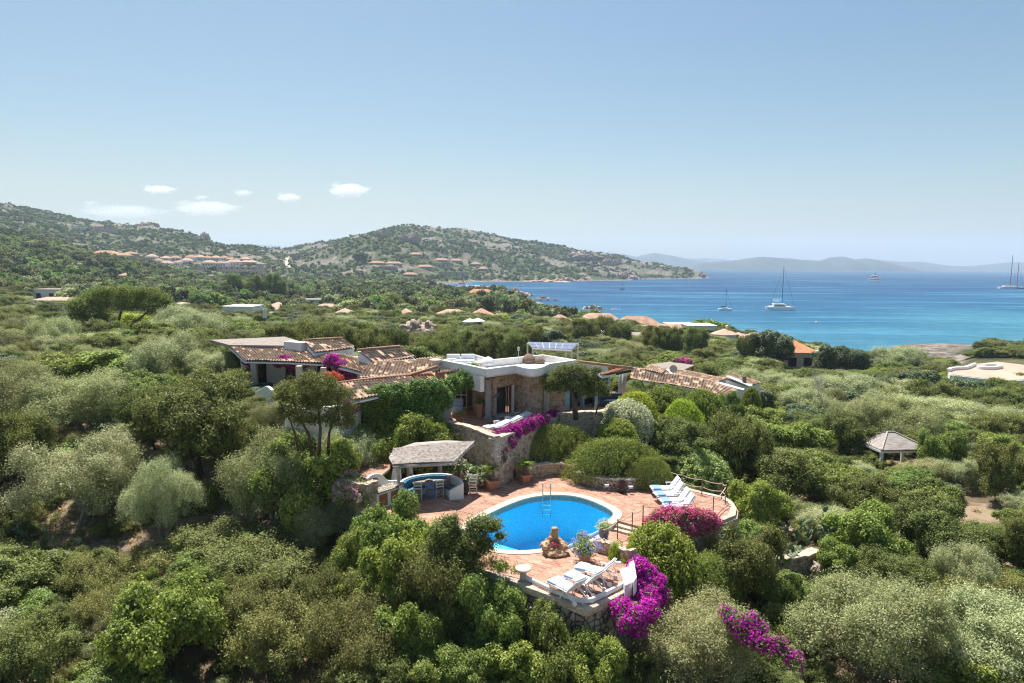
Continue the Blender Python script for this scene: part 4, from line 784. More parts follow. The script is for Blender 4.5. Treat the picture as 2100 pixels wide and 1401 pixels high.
# ------------------------------------------------------------------ the villa
villa = thing('villa', 'sprawling stone and white plaster villa with many terracotta tiled roofs', 'house', G(1000, 850, ZT))
def V3(px, py, z): return G(px, py, z)
for q in ([(691, 786, 5.4), (843, 770, 5.2), (868, 791, 4.9), (722, 823, 4.8)], [(467, 708, 5.5), (560, 700, 5.5), (592, 742, 4.9), (501, 740, 4.9)],
          [(575, 716, 5.35), (636, 722, 5.3), (669, 746, 4.8), (592, 742, 4.9)], [(636, 722, 5.3), (702, 727, 5.3), (737, 763, 4.7), (669, 746, 4.8)], [(702, 727, 5.3), (775, 747, 5.1), (764, 771, 4.7), (737, 763, 4.7)],
          [(621, 698, 6.1), (700, 693, 6.15), (727, 713, 5.6), (645, 724, 5.45)], [(733, 718, 6.0), (820, 710, 6.05), (850, 733, 5.5), (767, 746, 5.25)],
          [(760, 744, 5.25), (850, 738, 5.6), (843, 770, 5.2), (738, 776, 4.75)], [(850, 738, 5.6), (908, 733, 6.05), (900, 752, 5.7), (843, 770, 5.2)]):
    tiles([V3(*p) for p in q], villa)
tiles([V3(843, 769.5, 5.22), V3(946, 757, 5.65), V3(936, 781, 4.9), V3(868, 791.5, 4.92)], villa, ROOFO, tw=0.2)
tiles([V3(1182, 741, 5.7), V3(1297, 755, 5.1), V3(1236, 771, 4.7), V3(1195, 757, 5.0)], villa, ROOFO)
for rt in ([(691, 786, 5.45), (770, 776, 5.38), (843, 769, 5.3)], [(621, 698, 6.15), (700, 693, 6.2)], [(733, 718, 6.05), (820, 710, 6.1)], [(843, 769, 5.3), (897, 752, 5.85)], [(1182, 741, 5.76), (1297, 755, 5.16)]):
    m = MB(); m.tube([V3(*q) for q in rt], .1, 8); m.build('ridge_cap', ROOFO, villa, world=True, smooth=True)
m = MB(); m.prism(xy([V3(*p) for p in ((431, 697, 5.6), (583, 690.5, 5.6), (612, 699, 5.6), (600, 709, 5.6), (470, 707.5, 5.6))]), 5.35, 5.6); m.build('flat_roof', GREYROOF, villa, world=True)
def under(q, z0, mat, name='wall', k=0.93, dz=0.16):
    P = [V3(*p) for p in q]; c = sum(P, Vector()) / len(P); P = [c + (p - c) * k for p in P]; m = MB(); m.prism(xy(P), z0, [p.z - dz for p in P]); m.build(name, mat, villa, world=True)
under([(621, 698, 6.1), (700, 693, 6.15), (727, 713, 5.6), (645, 724, 5.45)], 4.7, PLASTER, k=0.97)
under([(733, 718, 6.0), (820, 710, 6.05), (850, 733, 5.5), (767, 746, 5.25)], 4.5, PLASTER, k=0.98)
m = MB(); a, b_ = V3(582, 719, 5.3), V3(618, 722, 5.3); d = (b_ - a); n_ = Vector((-d.y, d.x, 0)).normalized() * 0.8; m.prism(xy([a, b_, b_ + n_, a + n_]), 4.9, 6.05); m.build('chimney', PLASTER, villa, world=True, bevel=0.04)
m = MB(); a = V3(893, 737, 6.2); m.lathe((a.x, a.y, 5.5), [(0.25, 0), (0.25, 0.45), (0.38, 0.5), (0.40, 0.68), (0.3, 0.72)], 14); m.build('chimney', CREAM, villa, world=True)
# left wing: set back porch wall and pillars
m = MB(); a, b_ = V3(495, 788, ZT), V3(745, 791, ZT); n_ = wallseg(m, a, b_, ZT - .5, 4.85, 0.3, [(0.13, 0.21, ZT, 4.5), (0.36, 0.5, ZT, 4.5), (0.62, 0.74, ZT, 4.5), (0.84, 0.93, ZT, 4.5)]); m.build('wall', PLASTER, villa, world=True)
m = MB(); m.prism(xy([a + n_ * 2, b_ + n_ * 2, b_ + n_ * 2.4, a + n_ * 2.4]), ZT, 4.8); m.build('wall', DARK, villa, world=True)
for px in (518, 611, 662, 738):
    e = V3(px, 742 + (px - 500) * 0.06, 4.8); m = MB(); m.box((e.x, e.y + 0.25, (ZT + 4.7) / 2), (0.42, 0.42, 4.7 - ZT)); m.build('pillar', GRANITE if px == 518 else CREAM, villa, world=True, bevel=0.03)
# front wing: white wall under the near roof
m = MB(); wa, wb, wc = V3(588, 908, ZT), V3(722, 893, ZT), V3(905, 853, ZT)
wallseg(m, wa, wb, 0.6, 4.3, 0.35); wallseg(m, wb, wc, 0.6, 4.72, 0.35, [(0.07, 0.14, 3.0, 4.35), (0.38, 0.46, 3.0, 4.3), (0.86, 0.98, ZT, 4.4)]); m.build('wall', PLASTER, villa, world=True)
for (t0, t1, z0, z1) in ((0.07, 0.14, 3.0, 4.35), (0.38, 0.46, 3.0, 4.3)):
    d = wc - wb; A, B = wb + d * t0, wb + d * t1; u = d.normalized(); nn_ = Vector((-u.y, u.x, 0)); w_ = MB()
    for P, Q in (((A, z0), (A, z1)), ((B, z0), (B, z1)), ((A, z0), (B, z0)), ((A, z1), (B, z1))): w_.bar((P[0].x - nn_.x * .04, P[0].y - nn_.y * .04, P[1]), (Q[0].x - nn_.x * .04, Q[0].y - nn_.y * .04, Q[1]), 0.16, 0.16, up=nn_)
    f = w_.build('window', GRANITE, villa, world=True); w_ = MB(); A2, B2 = A + nn_ * .15, B + nn_ * .15; w_.prism(xy([A2, B2, B2 + nn_ * .03, A2 + nn_ * .03]), z0, z1); w_.build('pane', GLASS, f, world=True)
m = MB(); q = catmull([V3(523, 805, 3.2), V3(534, 798, 3.5), V3(546, 792, 3.9), V3(556, 800, 3.9)], 4); strip(m, q, 0.2, 1.6, [p.z for p in q]); m.build('parapet', PLASTER, villa, world=True, bevel=0.03)
# shaded entrance between wing and stone block
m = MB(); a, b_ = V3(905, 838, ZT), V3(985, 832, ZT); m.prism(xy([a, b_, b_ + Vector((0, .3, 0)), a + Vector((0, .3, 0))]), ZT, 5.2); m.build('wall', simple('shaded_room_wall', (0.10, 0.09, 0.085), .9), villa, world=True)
m = MB()
for px in (934, 946, 957): a = V3(px, 838.5, ZT); m.box((a.x, a.y - .1, 3.5), (0.07, 0.07, 2.0))
for z in (2.6, 3.5, 4.45): m.bar(V3(934, 838.5, ZT) + Vector((0, -.1, z - ZT)), V3(957, 838.5, ZT) + Vector((0, -.1, z - ZT)), 0.07)
m.build('door', CREAM, villa, world=True)
# stone block
sb = [(973, 848), (995, 855), (1014, 856), (1056, 849)]
bulge = catmull([V3(*p) for p in ((1056, 849, ZT), (1066, 852, ZT), (1080, 855.5, ZT), (1095, 856.5, ZT), (1112, 854, ZT), (1122, 849, ZT), (1127, 844, ZT))], 3)
P = [V3(*p, ZT) for p in sb]; ztop = 5.72
m = MB(); wallseg(m, P[0], P[1], ZT, ztop, .4); wallseg(m, P[1], P[2], ZT, ztop, .4); nd = wallseg(m, P[2], P[3], ZT, ztop, .4, [(0.10, 0.86, ZT + .12, 4.45)])
strip(m, [Vector((p.x, p.y, 0)) for p in bulge], 0.4, ZT, ztop); e1 = V3(1158, 842, ZT); wallseg(m, bulge[-1], e1, ZT, 5.4, .4); wallseg(m, V3(968, 836, ZT), P[0], ZT, ztop, .4)
m.build('stone_wall', STONE, villa, world=True)
d = P[3] - P[2]; u = d.normalized(); nv2 = Vector((-u.y, u.x, 0))
m = MB()
for t in (0.115, 0.60, 0.70, 0.845): q = P[2] + d * t + nv2 * 0.2; m.box((q.x, q.y, 3.5), (0.07, 0.07, 1.85), rz=math.atan2(u.y, u.x))
m.bar(P[2] + d * .1 + nv2 * .2 + Vector((0, 0, 1.88)), P[2] + d * .86 + nv2 * .2 + Vector((0, 0, 1.88)), .08); dr = m.build('door', DARKWOOD, villa, world=True)
m = MB(); q0, q1 = P[2] + d * .12 + nv2 * .24, P[2] + d * .60 + nv2 * .24; m.prism(xy([q0, q1, q1 + nv2 * .02, q0 + nv2 * .02]), ZT + .15, 4.35); m.build('pane', GLASS, dr, world=True)
m = MB(); q = P[2] + d * .875; m.box((q.x - nv2.x * .03, q.y - nv2.y * .03, 3.5), (0.10, 0.16, 2.0), rz=math.atan2(u.y, u.x)); q0, q1 = P[2] + d * .62 + nv2 * .30, P[2] + d * .68 + nv2 * .3; m.prism(xy([q0, q1, q1 + nv2 * .02, q0 + nv2 * .02]), ZT + .15, 4.4); m.build('door_trim', PLASTER, villa, world=True)
m = MB(); q0, q1 = P[2] - d * .02 - nv2 * .25, P[3] - d * .05 - nv2 * .25; m.prism(xy([q0, q1, q1 + nv2 * .6, q0 + nv2 * .6]), ZT, ZT + .14); m.build('door_step', GRANITE, villa, world=True)
for (px, py, w_, zt) in ((1001, 858, .36, 5.05), (1118, 853, .26, 4.35)):
    q = V3(px, py, ZT); m = MB(); m.box((q.x, q.y, (ZT + zt) / 2), (w_, .34, zt - ZT)); m.box((q.x, q.y - .02, ZT + .06), (w_ + .14, .46, .12)); m.build('pillar', GRANITE, villa, world=True, bevel=.02)
# interior back wall of the stone block, so that the door looks into a room
m = MB(); a, b_ = V3(985, 826, ZT), V3(1130, 822, ZT); m.prism(xy([a, b_, b_ + Vector((0, .3, 0)), a + Vector((0, .3, 0))]), ZT, 5.5); m.build('wall', CREAM, villa, world=True)
# roof terrace with white parapet
zr = 6.02
rb = [V3(p[0], p[1], zr) for p in ((903, 738), (963, 749.5), (998, 757))] + [V3(1056, 749.5, zr)] + [V3(p[0], p[1], zr) for p in ((1066, 752), (1080, 755), (1095, 756), (1111, 753.5), (1121, 749), (1127, 746))] + [V3(p[0], p[1], zr) for p in ((1183, 738), (1113, 727), (1010, 737), (974, 727))]
rb[3:10] = catmull(rb[3:10], 2)
m = MB(); m.prism(xy(rb), 5.5, 5.56); m.build('roof_terrace', PLASTER, villa, world=True)
m = MB(); strip(m, rb + [rb[0]], 0.26, 5.48, zr, side=1); m.build('parapet', PLASTER, villa, world=True, bevel=.05)
m = MB(); strip(m, [rb[0], rb[1], V3(985, 755, zr)], 0.3, 4.5, 5.479, side=1); m.build('wall', PLASTER, villa, world=True); m = MB(); i183 = next(i for i, p in enumerate(rb) if (p - V3(1183, 738, zr)).length < .01); strip(m, [rb[i183 - 1], rb[i183]], 0.3, 4.9, 5.479, side=1); m.build('wall', PLASTER, villa, world=True)
# porch on the right
for (px, pyb, dx, w_, mt) in ((1279, 818, 0.0, .36, GRANITE), (1269, 815, .1, .20, BLUEWOOD), (1222, 841, 0, .24, BLUEWOOD)):
    q = V3(px, pyb, ZT); m = MB(); m.tube([(q.x, q.y, ZT), (q.x + dx, q.y, 4.62)], [w_ / 2, w_ / 2 * .9], 10); m.build('pillar', mt, villa, world=True, smooth=True)
m = MB(); m.bar(V3(1236, 772, 4.62), V3(1294, 760, 4.95), .16, .2); m.bar(V3(1195, 758, 4.85), V3(1236, 772, 4.62), .14, .18); m.build('porch_beam', DARKWOOD, villa, world=True)
m = MB(); a, b_ = V3(1158, 842, ZT), V3(1250, 822, ZT); wallseg(m, a, b_, ZT, 4.9, .25, [(0.0, .06, 2.6, 2.6), (.1, .38, ZT, 4.5), (.42, .66, ZT, 4.5), (.7, .95, ZT, 4.5)]); m.build('wall', BLUEWOOD, villa, world=True)
m = MB(); dd_ = Vector((0, .5, 0)); m.prism(xy([a + dd_, b_ + dd_, b_ + dd_ * 1.2, a + dd_ * 1.2]), ZT, 4.8); m.build('pane', GLASS, villa, world=True)
# roof furniture
def softbox(name, label, cat, c, size, mat, rz=0.0, group=None, extra=()):
    o = thing(name, label, cat, c, rz, group); m = MB(); m.box((0, 0, size[2] / 2), size); m.build('cushion', mat, o, bevel=min(size) * .3)
    for (cc, ss) in extra: m = MB(); m.box(cc, ss); m.build('back_cushion', mat, o, bevel=min(ss) * .3)
    return o
c = V3(945, 738, 5.9); softbox('outdoor_sofa', 'long white padded sofa on the white roof terrace', 'sofa', (c.x, c.y, 5.56), (2.0, .8, .35), WHITECLOTH, .1, extra=(((-.5, .3, .5), (.95, .22, .4)), ((.5, .3, .5), (.95, .22, .4))))
c = V3(985, 745, 5.7); softbox('daybed', 'low white mattress by the roof parapet next to the pointed cushion', 'daybed', (c.x, c.y, 5.56), (1.7, .8, .25), WHITECLOTH, -.1)
def beanbag(label, px, py, mat, s):
    c = V3(px, py, 5.6); o = thing('bean_bag', label, 'bean bag', (c.x, c.y, 5.56)); m = MB(); m.lathe((0, 0, 0), [(.40 * s, 0), (.52 * s, .10 * s), (.50 * s, .24 * s), (.36 * s, .42 * s), (.16 * s, .55 * s), (.03, .6 * s)], 16); m.build('cushion', mat, o, smooth=True)
beanbag('pointed pale grey bean bag on the roof terrace', 1001, 749, WHITECLOTH, 1.05); beanbag('large brown bean bag beside the round end of the roof terrace', 1084, 743, BROWNCLOTH, 1.1); beanbag('smaller brown bean bag behind the other on the roof terrace', 1106, 744, BROWNCLOTH, .8)
o = thing('lamp_post', 'thin green lamp pole standing on the roof terrace', 'lamp', V3(1063, 748, 5.56)); m = MB(); m.tube([(0, 0, 0), (0, 0, .95)], .02, 6); m.build('pole', STEEL, o); m = MB(); m.lathe((0, 0, .95), [(.05, 0), (.09, .1), (.09, .25), (.03, .3)], 8); m.build('lantern', CERAMIC, o)
# porch and entrance furniture
c = V3(1248, 832, ZT); softbox('outdoor_sofa', 'navy sofa in the shade of the tiled porch', 'sofa', c, (2.3, .8, .42), NAVY, .12, extra=(((0, .32, .62), (2.3, .2, .45)), ((1.05, 0, .5), (.2, .8, .3))))
c = V3(1242, 827, ZT); o = softbox('cushion', 'blue and white cushion lying on the navy porch sofa', 'cushion', (c.x, c.y, 2.93), (.8, .5, .16), TOWEL, .3)
c = V3(911, 858, ZT); o = thing('cabinet', 'white wooden cabinet against the shaded house entrance', 'cabinet', c, .05); m = MB(); m.box((0, 0, .45), (.9, .4, .9)); m.build('body', CHAIRW, o, bevel=.02)
for s in (-1, 1): m = MB(); m.box((s * .22, -.215, .45), (.4, .02, .76)); m.build('door', CHAIRW, o)
c = V3(938, 846, ZT); o = softbox('armchair', 'pale blue covered armchair in the shaded entrance', 'armchair', c, (.75, .7, .45), TOWEL, 0, extra=(((0, .3, .65), (.75, .2, .5)),))
def flowerpot(label, px, py, z, w_, h, key, pl, plh, name='potted_plant', pot=None, square=True, cat='potted plant', pname='foliage', n=380, leaf=(0.16, 0.03), along=.8):
    c = G(px, py, z); o = thing(name, label, cat, c); m = MB()
    if square: m.box((0, 0, h / 2), (w_, w_, h), taper=.72); m.box((0, 0, h - .03), (w_ * 1.12, w_ * 1.12, .07))
    else: m.lathe((0, 0, 0), [(w_ * .32, 0), (w_ * .45, h * .4), (w_ * .5, h * .9), (w_ * .56, h), (w_ * .45, h), (w_ * .42, h * .9)], 20)
    m.build('pot', pot or TERRA, o)
    rg = np.random.default_rng(int(px)); d = rdir(rg, n); d[:, 2] = np.abs(d[:, 2]); Pp = d * np.array([pl / 2, pl / 2, plh]) * rg.uniform(.3, 1, (n, 1)) + np.array([0, 0, h])
    V = leaves(Pp, d, leaf[0], leaf[1], rg, along, .3); put(bpy.data.objects.new(pname, arrmesh(pname, V, np.arange(len(V)).reshape(-1, 4), 4, LM[key])), o); return o
flowerpot('bright fern in a square terracotta pot on the house terrace edge', 943, 868, ZT, .5, .45, 'bright', 1.1, .6)
flowerpot('dark leafy plant in a tall terracotta pedestal beside the granite pillar', 983, 857, ZT, .36, .95, 'vine', .7, .6)
def flowers(o, key, n, R3, zc, size, seed, name='blossoms'):
    rg = np.random.default_rng(seed); d = rdir(rg, n); Pp = d * np.array(R3) * rg.uniform(.85, 1.08, (n, 1)) + np.array([0, 0, zc]); Pp = np.repeat(Pp, 5, 0) + rg.normal(size=(n * 5, 3)) * size * .5
    V = leaves(Pp, np.repeat(d, 5, 0), size, size * .7, rg, 0, .2); put(bpy.data.objects.new(name, arrmesh(name, V, np.arange(len(V)).reshape(-1, 4), 4, LM[key])), o)
o = flowerpot('terracotta pot overflowing with pale blue plumbago beside the rock fountain', 1199, 1152, ZL, .55, .4, 'mastic', 1.3, .8, square=False, n=1600, leaf=(.09, .04), along=.3); flowers(o, 'blue', 150, (.68, .62, .5), .75, .06, 4)
o = flowerpot('blue glazed pot with white flowers near the pool steps', 1238, 1106, ZL, .5, .5, 'pale', .75, .45, pot=BLUEPOT, square=False, n=700, leaf=(.08, .04), along=.3); flowers(o, 'white', 60, (.38, .38, .32), .68, .05, 6)
o = flowerpot('small blue pot of trailing flowers on the pool channel edge', 1194, 1122, ZL, .42, .42, 'mastic', .6, .35, pot=BLUEPOT, square=False, n=500, leaf=(.07, .04), along=.3); flowers(o, 'white', 30, (.3, .3, .25), .55, .045, 8)
def cycad(label, px, py, s=1.0):
    c = G(px, py, 0); o = thing('potted_cycad', label, 'cycad', c); m = MB(); m.box((0, 0, .24 * s), (.66 * s, .66 * s, .48 * s), taper=.7, rz=.5); m.box((0, 0, .46 * s), (.74 * s, .74 * s, .07), rz=.5); m.build('pot', TERRA, o)
    m = MB(); m.tube([(0, 0, .3), (0.02, 0, .7 * s), (0, 0.02, 1.0 * s)], [.13, .15, .12], 10); m.build('trunk', BARK, o)
    rg = random.Random(int(px)); V = []; Fs = []
    for k in range(34):
        a = rg.uniform(0, 6.28); el = rg.uniform(.15, 1.35); L = rg.uniform(.55, .8) * s; pts = []
        for t in range(9):
            r = t / 8; e = el - r * r * .9; pts.append(Vector((math.cos(a) * L * r * math.cos(el - .4 * r), math.sin(a) * L * r * math.cos(el - .4 * r), 1.0 * s + L * r * math.sin(el) - .28 * r * r * s)))
        for t in range(1, 9):
            d_ = (pts[t] - pts[t - 1]).normalized(); sd_ = d_.cross(Vector((0, 0, 1))).normalized(); lw = .15 * s * math.sin(math.pi * min(1, t / 8.5)) + .02
            for sgn in (-1, 1):
                q = pts[t]; b0_ = len(V); V += [q, q + d_ * .045, q + d_ * .08 + sd_ * sgn * lw + Vector((0, 0, .03)), q + d_ * .04 + sd_ * sgn * lw * .8]; Fs.append((b0_, b0_ + 1, b0_ + 2, b0_ + 3))
    mm_ = MB(); mm_.v = V; mm_.f = [list(f) for f in Fs]; mm_.build('fronds', LM['bright'], o)
cycad('spiky cycad in a square terracotta pot on the sunny terrace, casting a star-shaped shadow', 1008, 1002); cycad('cycad in a terracotta pot standing against the low granite wall', 1076, 988, .9)
for (px, py, lb) in ((954, 1014, 'dark brown clay urn at the right end of the curved bench'), (1051, 982, 'dark urn in the corner by the standing stone'), (1275, 1010, 'dark urn against the dry stone planter wall')):
    o = thing('clay_urn', lb, 'urn', G(px, py, 0)); m = MB(); m.lathe((0, 0, 0), [(.13, 0), (.19, .1), (.21, .35), (.17, .6), (.12, .7), (.15, .76), (.1, .77)], 16); m.build('body', DARKWOOD, o, smooth=True); m = MB(); m.lathe((0, 0, .2), [(.212, 0), (.222, .02), (.212, .04)], 16); m.build('band', BARK, o)
o = thing('standing_stone', 'upright pale granite stone beside the steps up from the pool', 'standing stone', G(1048, 980, 0) + Vector((0, .5, 0))); m = MB(); lump(m, (0, 0, .6), (.24, .18, .75), 5, .15); m.build('stone', GRANITE, o, smooth=True)
for (px, py, z, lb) in ((1328, 1001, 0, 'stone mushroom table beside the striped loungers'), (1073, 1188, ZL, 'round stone stool at the end of the white kerb')):
    o = thing('stone_table', lb, 'stone table', G(px, py, z)); m = MB(); m.lathe((0, 0, 0), [(.16, 0), (.13, .15), (.15, .40)], 12); m.build('base', GRANITE, o); m = MB(); m.lathe((0, 0, .40), [(.28, 0), (.33, .03), (.33, .08), (.29, .11)], 20); m.build('top', COPING, o)
# rock fountain
o = thing('rock_fountain', 'carved rock fountain with a bird-like stone and a red-leaved plant at the pool edge', 'fountain', G(1136, 1136, ZL)); m = MB(); lump(m, (0, 0, .12), (.56, .44, .28), 3, .35); lump(m, (-.32, .05, .36), (.24, .3, .22), 5, .4); lump(m, (.36, .08, .34), (.28, .28, .22), 8, .4); lump(m, (0, .3, .4), (.4, .22, .3), 9, .3); m.build('base_rock', simple('tan_rock', (.50, .34, .20), .9, .35, 2.5, .8, bscale=9), o, smooth=False)
m = MB(); lump(m, (0, .22, .78), (.2, .18, .26), 12, .25); lump(m, (.04, .2, 1.02), (.17, .14, .16), 14, .2); lump(m, (-.1, .12, .66), (.13, .13, .15), 16, .2); m.build('top_rock', MATS['tan_rock'], o, smooth=True)
rg = np.random.default_rng(4); d = rdir(rg, 90); d[:, 2] = abs(d[:, 2]); V = leaves(d * [.2, .16, .16] + [0, -.12, .42], d, .16, .05, rg, .9, .3); put(bpy.data.objects.new('plant', arrmesh('plant', V, np.arange(len(V)).reshape(-1, 4), 4, leafmat('dark_red_leaves', [(.12, .03, .05), (.28, .05, .08), (.22, .16, .10)]))), o)
# ------------------------------------------------------------------ loungers
def lounger(pad, towelm, label, wheels=True, back=0.62, towel_at=0.28):
    o = thing('sun_lounger', label, 'sun lounger', (0, 0, 0)); m = MB(); W = .32; bx, bz = 1.15 + .72 * math.cos(back), .38 + .72 * math.sin(back)
    for s in (-1, 1):
        m.tube([(0.02, s * W, .36), (.5, s * W, .38), (1.15, s * W, .36), (1.5, s * W, .30)], .028, 6)
        m.tube([(.22, s * W, .36), (.30, s * (W + .03), .02)], [.03, .026], 6); m.tube([(.95, s * W, .36), (.80, s * (W + .03), .02)], [.03, .026], 6)
    for k in range(9): m.box((.07 + k * .13, 0, .37), (.10, W * 2, .022))
    m.tube([(.30, -W, .05), (.30, W, .05)], .02, 6); m.build('frame', WHITEPL, o, smooth=False)
    m = MB(); dx, dz = math.cos(back), math.sin(back)
    for s in (-1, 1): m.tube([(1.15, s * W, .38), (bx, s * W * .92, bz)], .03, 6)
    for k in range(6): t = .06 + k * .125; m.box((1.15 + t * dx, 0, .38 + t * dz), (.10, W * 2, .022), ry=-back)
    m.tube([(1.62, -W, .30), (1.15 + .45 * dx, -W, .38 + .45 * dz)], .018, 5); m.tube([(1.62, W, .30), (1.15 + .45 * dx, W, .38 + .45 * dz)], .018, 5); m.build('backrest', WHITEPL, o)
    for s in (-1, 1):
        m = MB(); m.box((1.12, s * (W + .05), .60), (.42, .07, .03)); m.tube([(.98, s * (W + .03), .38), (.98, s * (W + .05), .59)], .02, 5); m.build('armrest', WHITEPL, o, bevel=.01)
        m = MB(); m.tube([(1.10, s * W, .36), (1.55, s * (W + .02), .10)], .028, 6); m.build('leg', WHITEPL, o)
        m = MB(); m.tube([(1.58, s * (W + .01), .10), (1.58, s * (W + .06), .10)], .10, 14); m.tube([(1.58, s * (W + .055), .10), (1.58, s * (W + .075), .10)], .035, 8); m.build('wheel', WHITEPL, o)
    m = MB(); m.box((.58, 0, .415), (1.16, W * 1.8, .07)); m.build('seat_pad', pad, o, bevel=.025)
    m = MB(); m.box((1.15 + .36 * dx - .045 * dz, 0, .40 + .36 * dz + .045 * dx), (.74, W * 1.7, .07), ry=-back); m.build('back_pad', pad, o, bevel=.025)
    m = MB(); m.box((towel_at, 0, .462), (.42, W * 1.95, .022)); m.box((towel_at, -W * .98, .41), (.42, .015, .10)); m.box((towel_at, W * .98, .41), (.42, .015, .10)); m.build('towel', towelm, o, bevel=.006)
    return o
def place_l(o, foot, joint, z, h=.42):
    a, b_ = G(foot[0], foot[1], z + h), G(joint[0], joint[1], z + h); d = b_ - a; o.location = (a.x, a.y, z); o.rotation_euler = (0, 0, math.atan2(d.y, d.x)); return o
l0 = lounger(PADM, TOWEL, 'white wheeled lounger closest to the outer white kerb, towel folded on its foot', back=.85); g = 'white wheeled loungers on the lower terrace'; l0['group'] = g
place_l(l0, (1131, 1186), (1164, 1202), ZL)
for f, j, lb in (((1163, 1174), (1206, 1191), 'white wheeled lounger between the two others on the lower terrace'), ((1182, 1159), (1222, 1168), 'white wheeled lounger nearest the pot of plumbago')):
    c = copy_tree(l0); tag(c, lb, 'sun lounger', g); place_l(c, f, j, ZL)
p2 = lounger(PADM, TOWELB, 'striped white lounger nearest the stone mushroom table', back=.95, towel_at=.32); g = 'striped loungers on the upper terrace'; p2['group'] = g; place_l(p2, (1334, 1000), (1374, 1000), 0)
for f, j, lb in (((1342, 1013), (1381, 1011), 'second striped lounger from the stone mushroom table'), ((1353, 1026), (1393, 1024.5), 'third striped lounger from the stone mushroom table'), ((1361, 1038), (1400, 1036.5), 'striped lounger closest to the pink and red bougainvillea')):
    c = copy_tree(p2); tag(c, lb, 'sun lounger', g); place_l(c, f, j, 0)
p3 = lounger(WHITECLOTH, WHITECLOTH, 'flat white lounger on the house terrace nearest the tall granite wall', back=.22); g = 'flat loungers on the house terrace'; p3['group'] = g; place_l(p3, (995, 877), (1022, 872), ZT)
for f, j, lb in (((1018, 868), (1045, 863), 'flat white lounger in the middle of the house terrace row'), ((1042, 860), (1070, 854), 'flat white lounger closest to the round stone tower')):
    c = copy_tree(p3); tag(c, lb, 'sun lounger', g); place_l(c, f, j, ZT)
# ------------------------------------------------------------------ rope fences
def ropefence(label, posts, ropes, z=0.0, mat=None):
    o = thing('rope_fence', label, 'rope fence', G(posts[0][0], posts[0][1], posts[0][2])); tops = []
    for (px, py, pz, h) in posts:
        c = G(px, py, pz); m = MB(); m.tube([(c.x, c.y, pz - .05), (c.x, c.y, pz + h)], .028, 8); m.tube([(c.x, c.y, pz + h), (c.x, c.y, pz + h + .05)], .04, 8); m.build('post', mat or RUSTPOST, o, world=True); tops.append((Vector((c.x, c.y, pz)), h))
    for i in range(len(tops) - 1):
        for lv in ropes:
            a, b_ = tops[i][0] + Vector((0, 0, tops[i][1] * lv)), tops[i + 1][0] + Vector((0, 0, tops[i + 1][1] * lv)); L = (b_ - a).length
            m = MB(); m.tube([a.lerp(b_, t / 8) - Vector((0, 0, .13 * L / 1.1 * 4 * (t / 8) * (1 - t / 8) * .6)) for t in range(9)], .022, 6); m.build('rope', ROPE, o, world=True)
    return o
ropefence('rope fence with rusty posts curving behind the striped loungers', [(1361, 992, 0, .95), (1399, 1006, 0, .9), (1439, 1015, 0, .9), (1480, 1024, 0, .9), (1487, 1031, 0, .95)], (.97, .5))
ropefence('rope fence along the terrace edge behind the pink and red bougainvillea', [(1487, 1034, 0, .95), (1462, 1057, 0, .9), (1372, 1066, 0, .9), (1318, 1077, 0, .95)], (.97, .5))
ropefence('rope handrail going down the steps to the lower terrace', [(1318, 1079, 0, .9), (1296, 1094, ZL, 1.0), (1266, 1105, ZL, .9), (1234, 1126, ZL, .95)], (.95,))
# ------------------------------------------------------------------ reed-roofed shelter with curved bench
pg = thing('pergola', 'rustic shelter roofed with grey reeds over the curved blue bench', 'pergola', G(880, 1000, 0))
rp_ = [(797, 938, 2.45), (806, 954, 2.2), (845, 954, 2.2), (885, 951, 2.2), (928, 947, 2.2), (971, 906, 2.65), (915, 903, 2.65), (850, 908, 2.65), (808, 922, 2.6)]
P = [V3(*p) for p in rp_]; m = MB(); m.prism(xy(P), [p.z - .07 for p in P], [p.z for p in P]); m.build('reed_roof', mat_planks('grey_reeds', (.14, .12, .11), (.52, .47, .42), 13, R(-8)), pg, world=True)
m = MB(); rr = random.Random(3)
for k in range(96):
    t = (k + .5) / 96; a = P[0].lerp(P[1], t); 
    # canes lie roughly along the front edge
    A = P[1].lerp(P[8], t) + Vector((rr.uniform(-.1, .1), 0, .05)); B = P[4].lerp(P[5], t) + Vector((rr.uniform(-.05, .12), 0, .03)); mid = (A + B) / 2 + Vector((0, -.12 * (1 - t), .05 + .02 * rr.random())); m.tube([A, mid, B], rr.uniform(.018, .034), 5)
m.build('canes', WOOD, pg, world=True)
m = MB(); m.bar(P[4] + Vector((.03, -.03, -.05)), P[5] + Vector((.05, 0, -.05)), .06, .2); m.bar(P[1] + Vector((0, -.05, -.1)), P[4] + Vector((0, -.05, -.1)), .1, .12); m.bar(P[8] + Vector((0, 0, -.12)), P[5] + Vector((0, 0, -.12)), .1, .12); m.build('beam', WOOD, pg, world=True)
posts = [(815, 1008), (836, 992), (904, 986), (946, 988)]
for (px, py) in posts: c = G(px, py, 0); m = MB(); m.tube([(c.x, c.y, 0), (c.x + .02, c.y, 1.2), (c.x, c.y, 2.05)], [.08, .07, .065], 8); m.build('post', WOOD, pg, world=True)
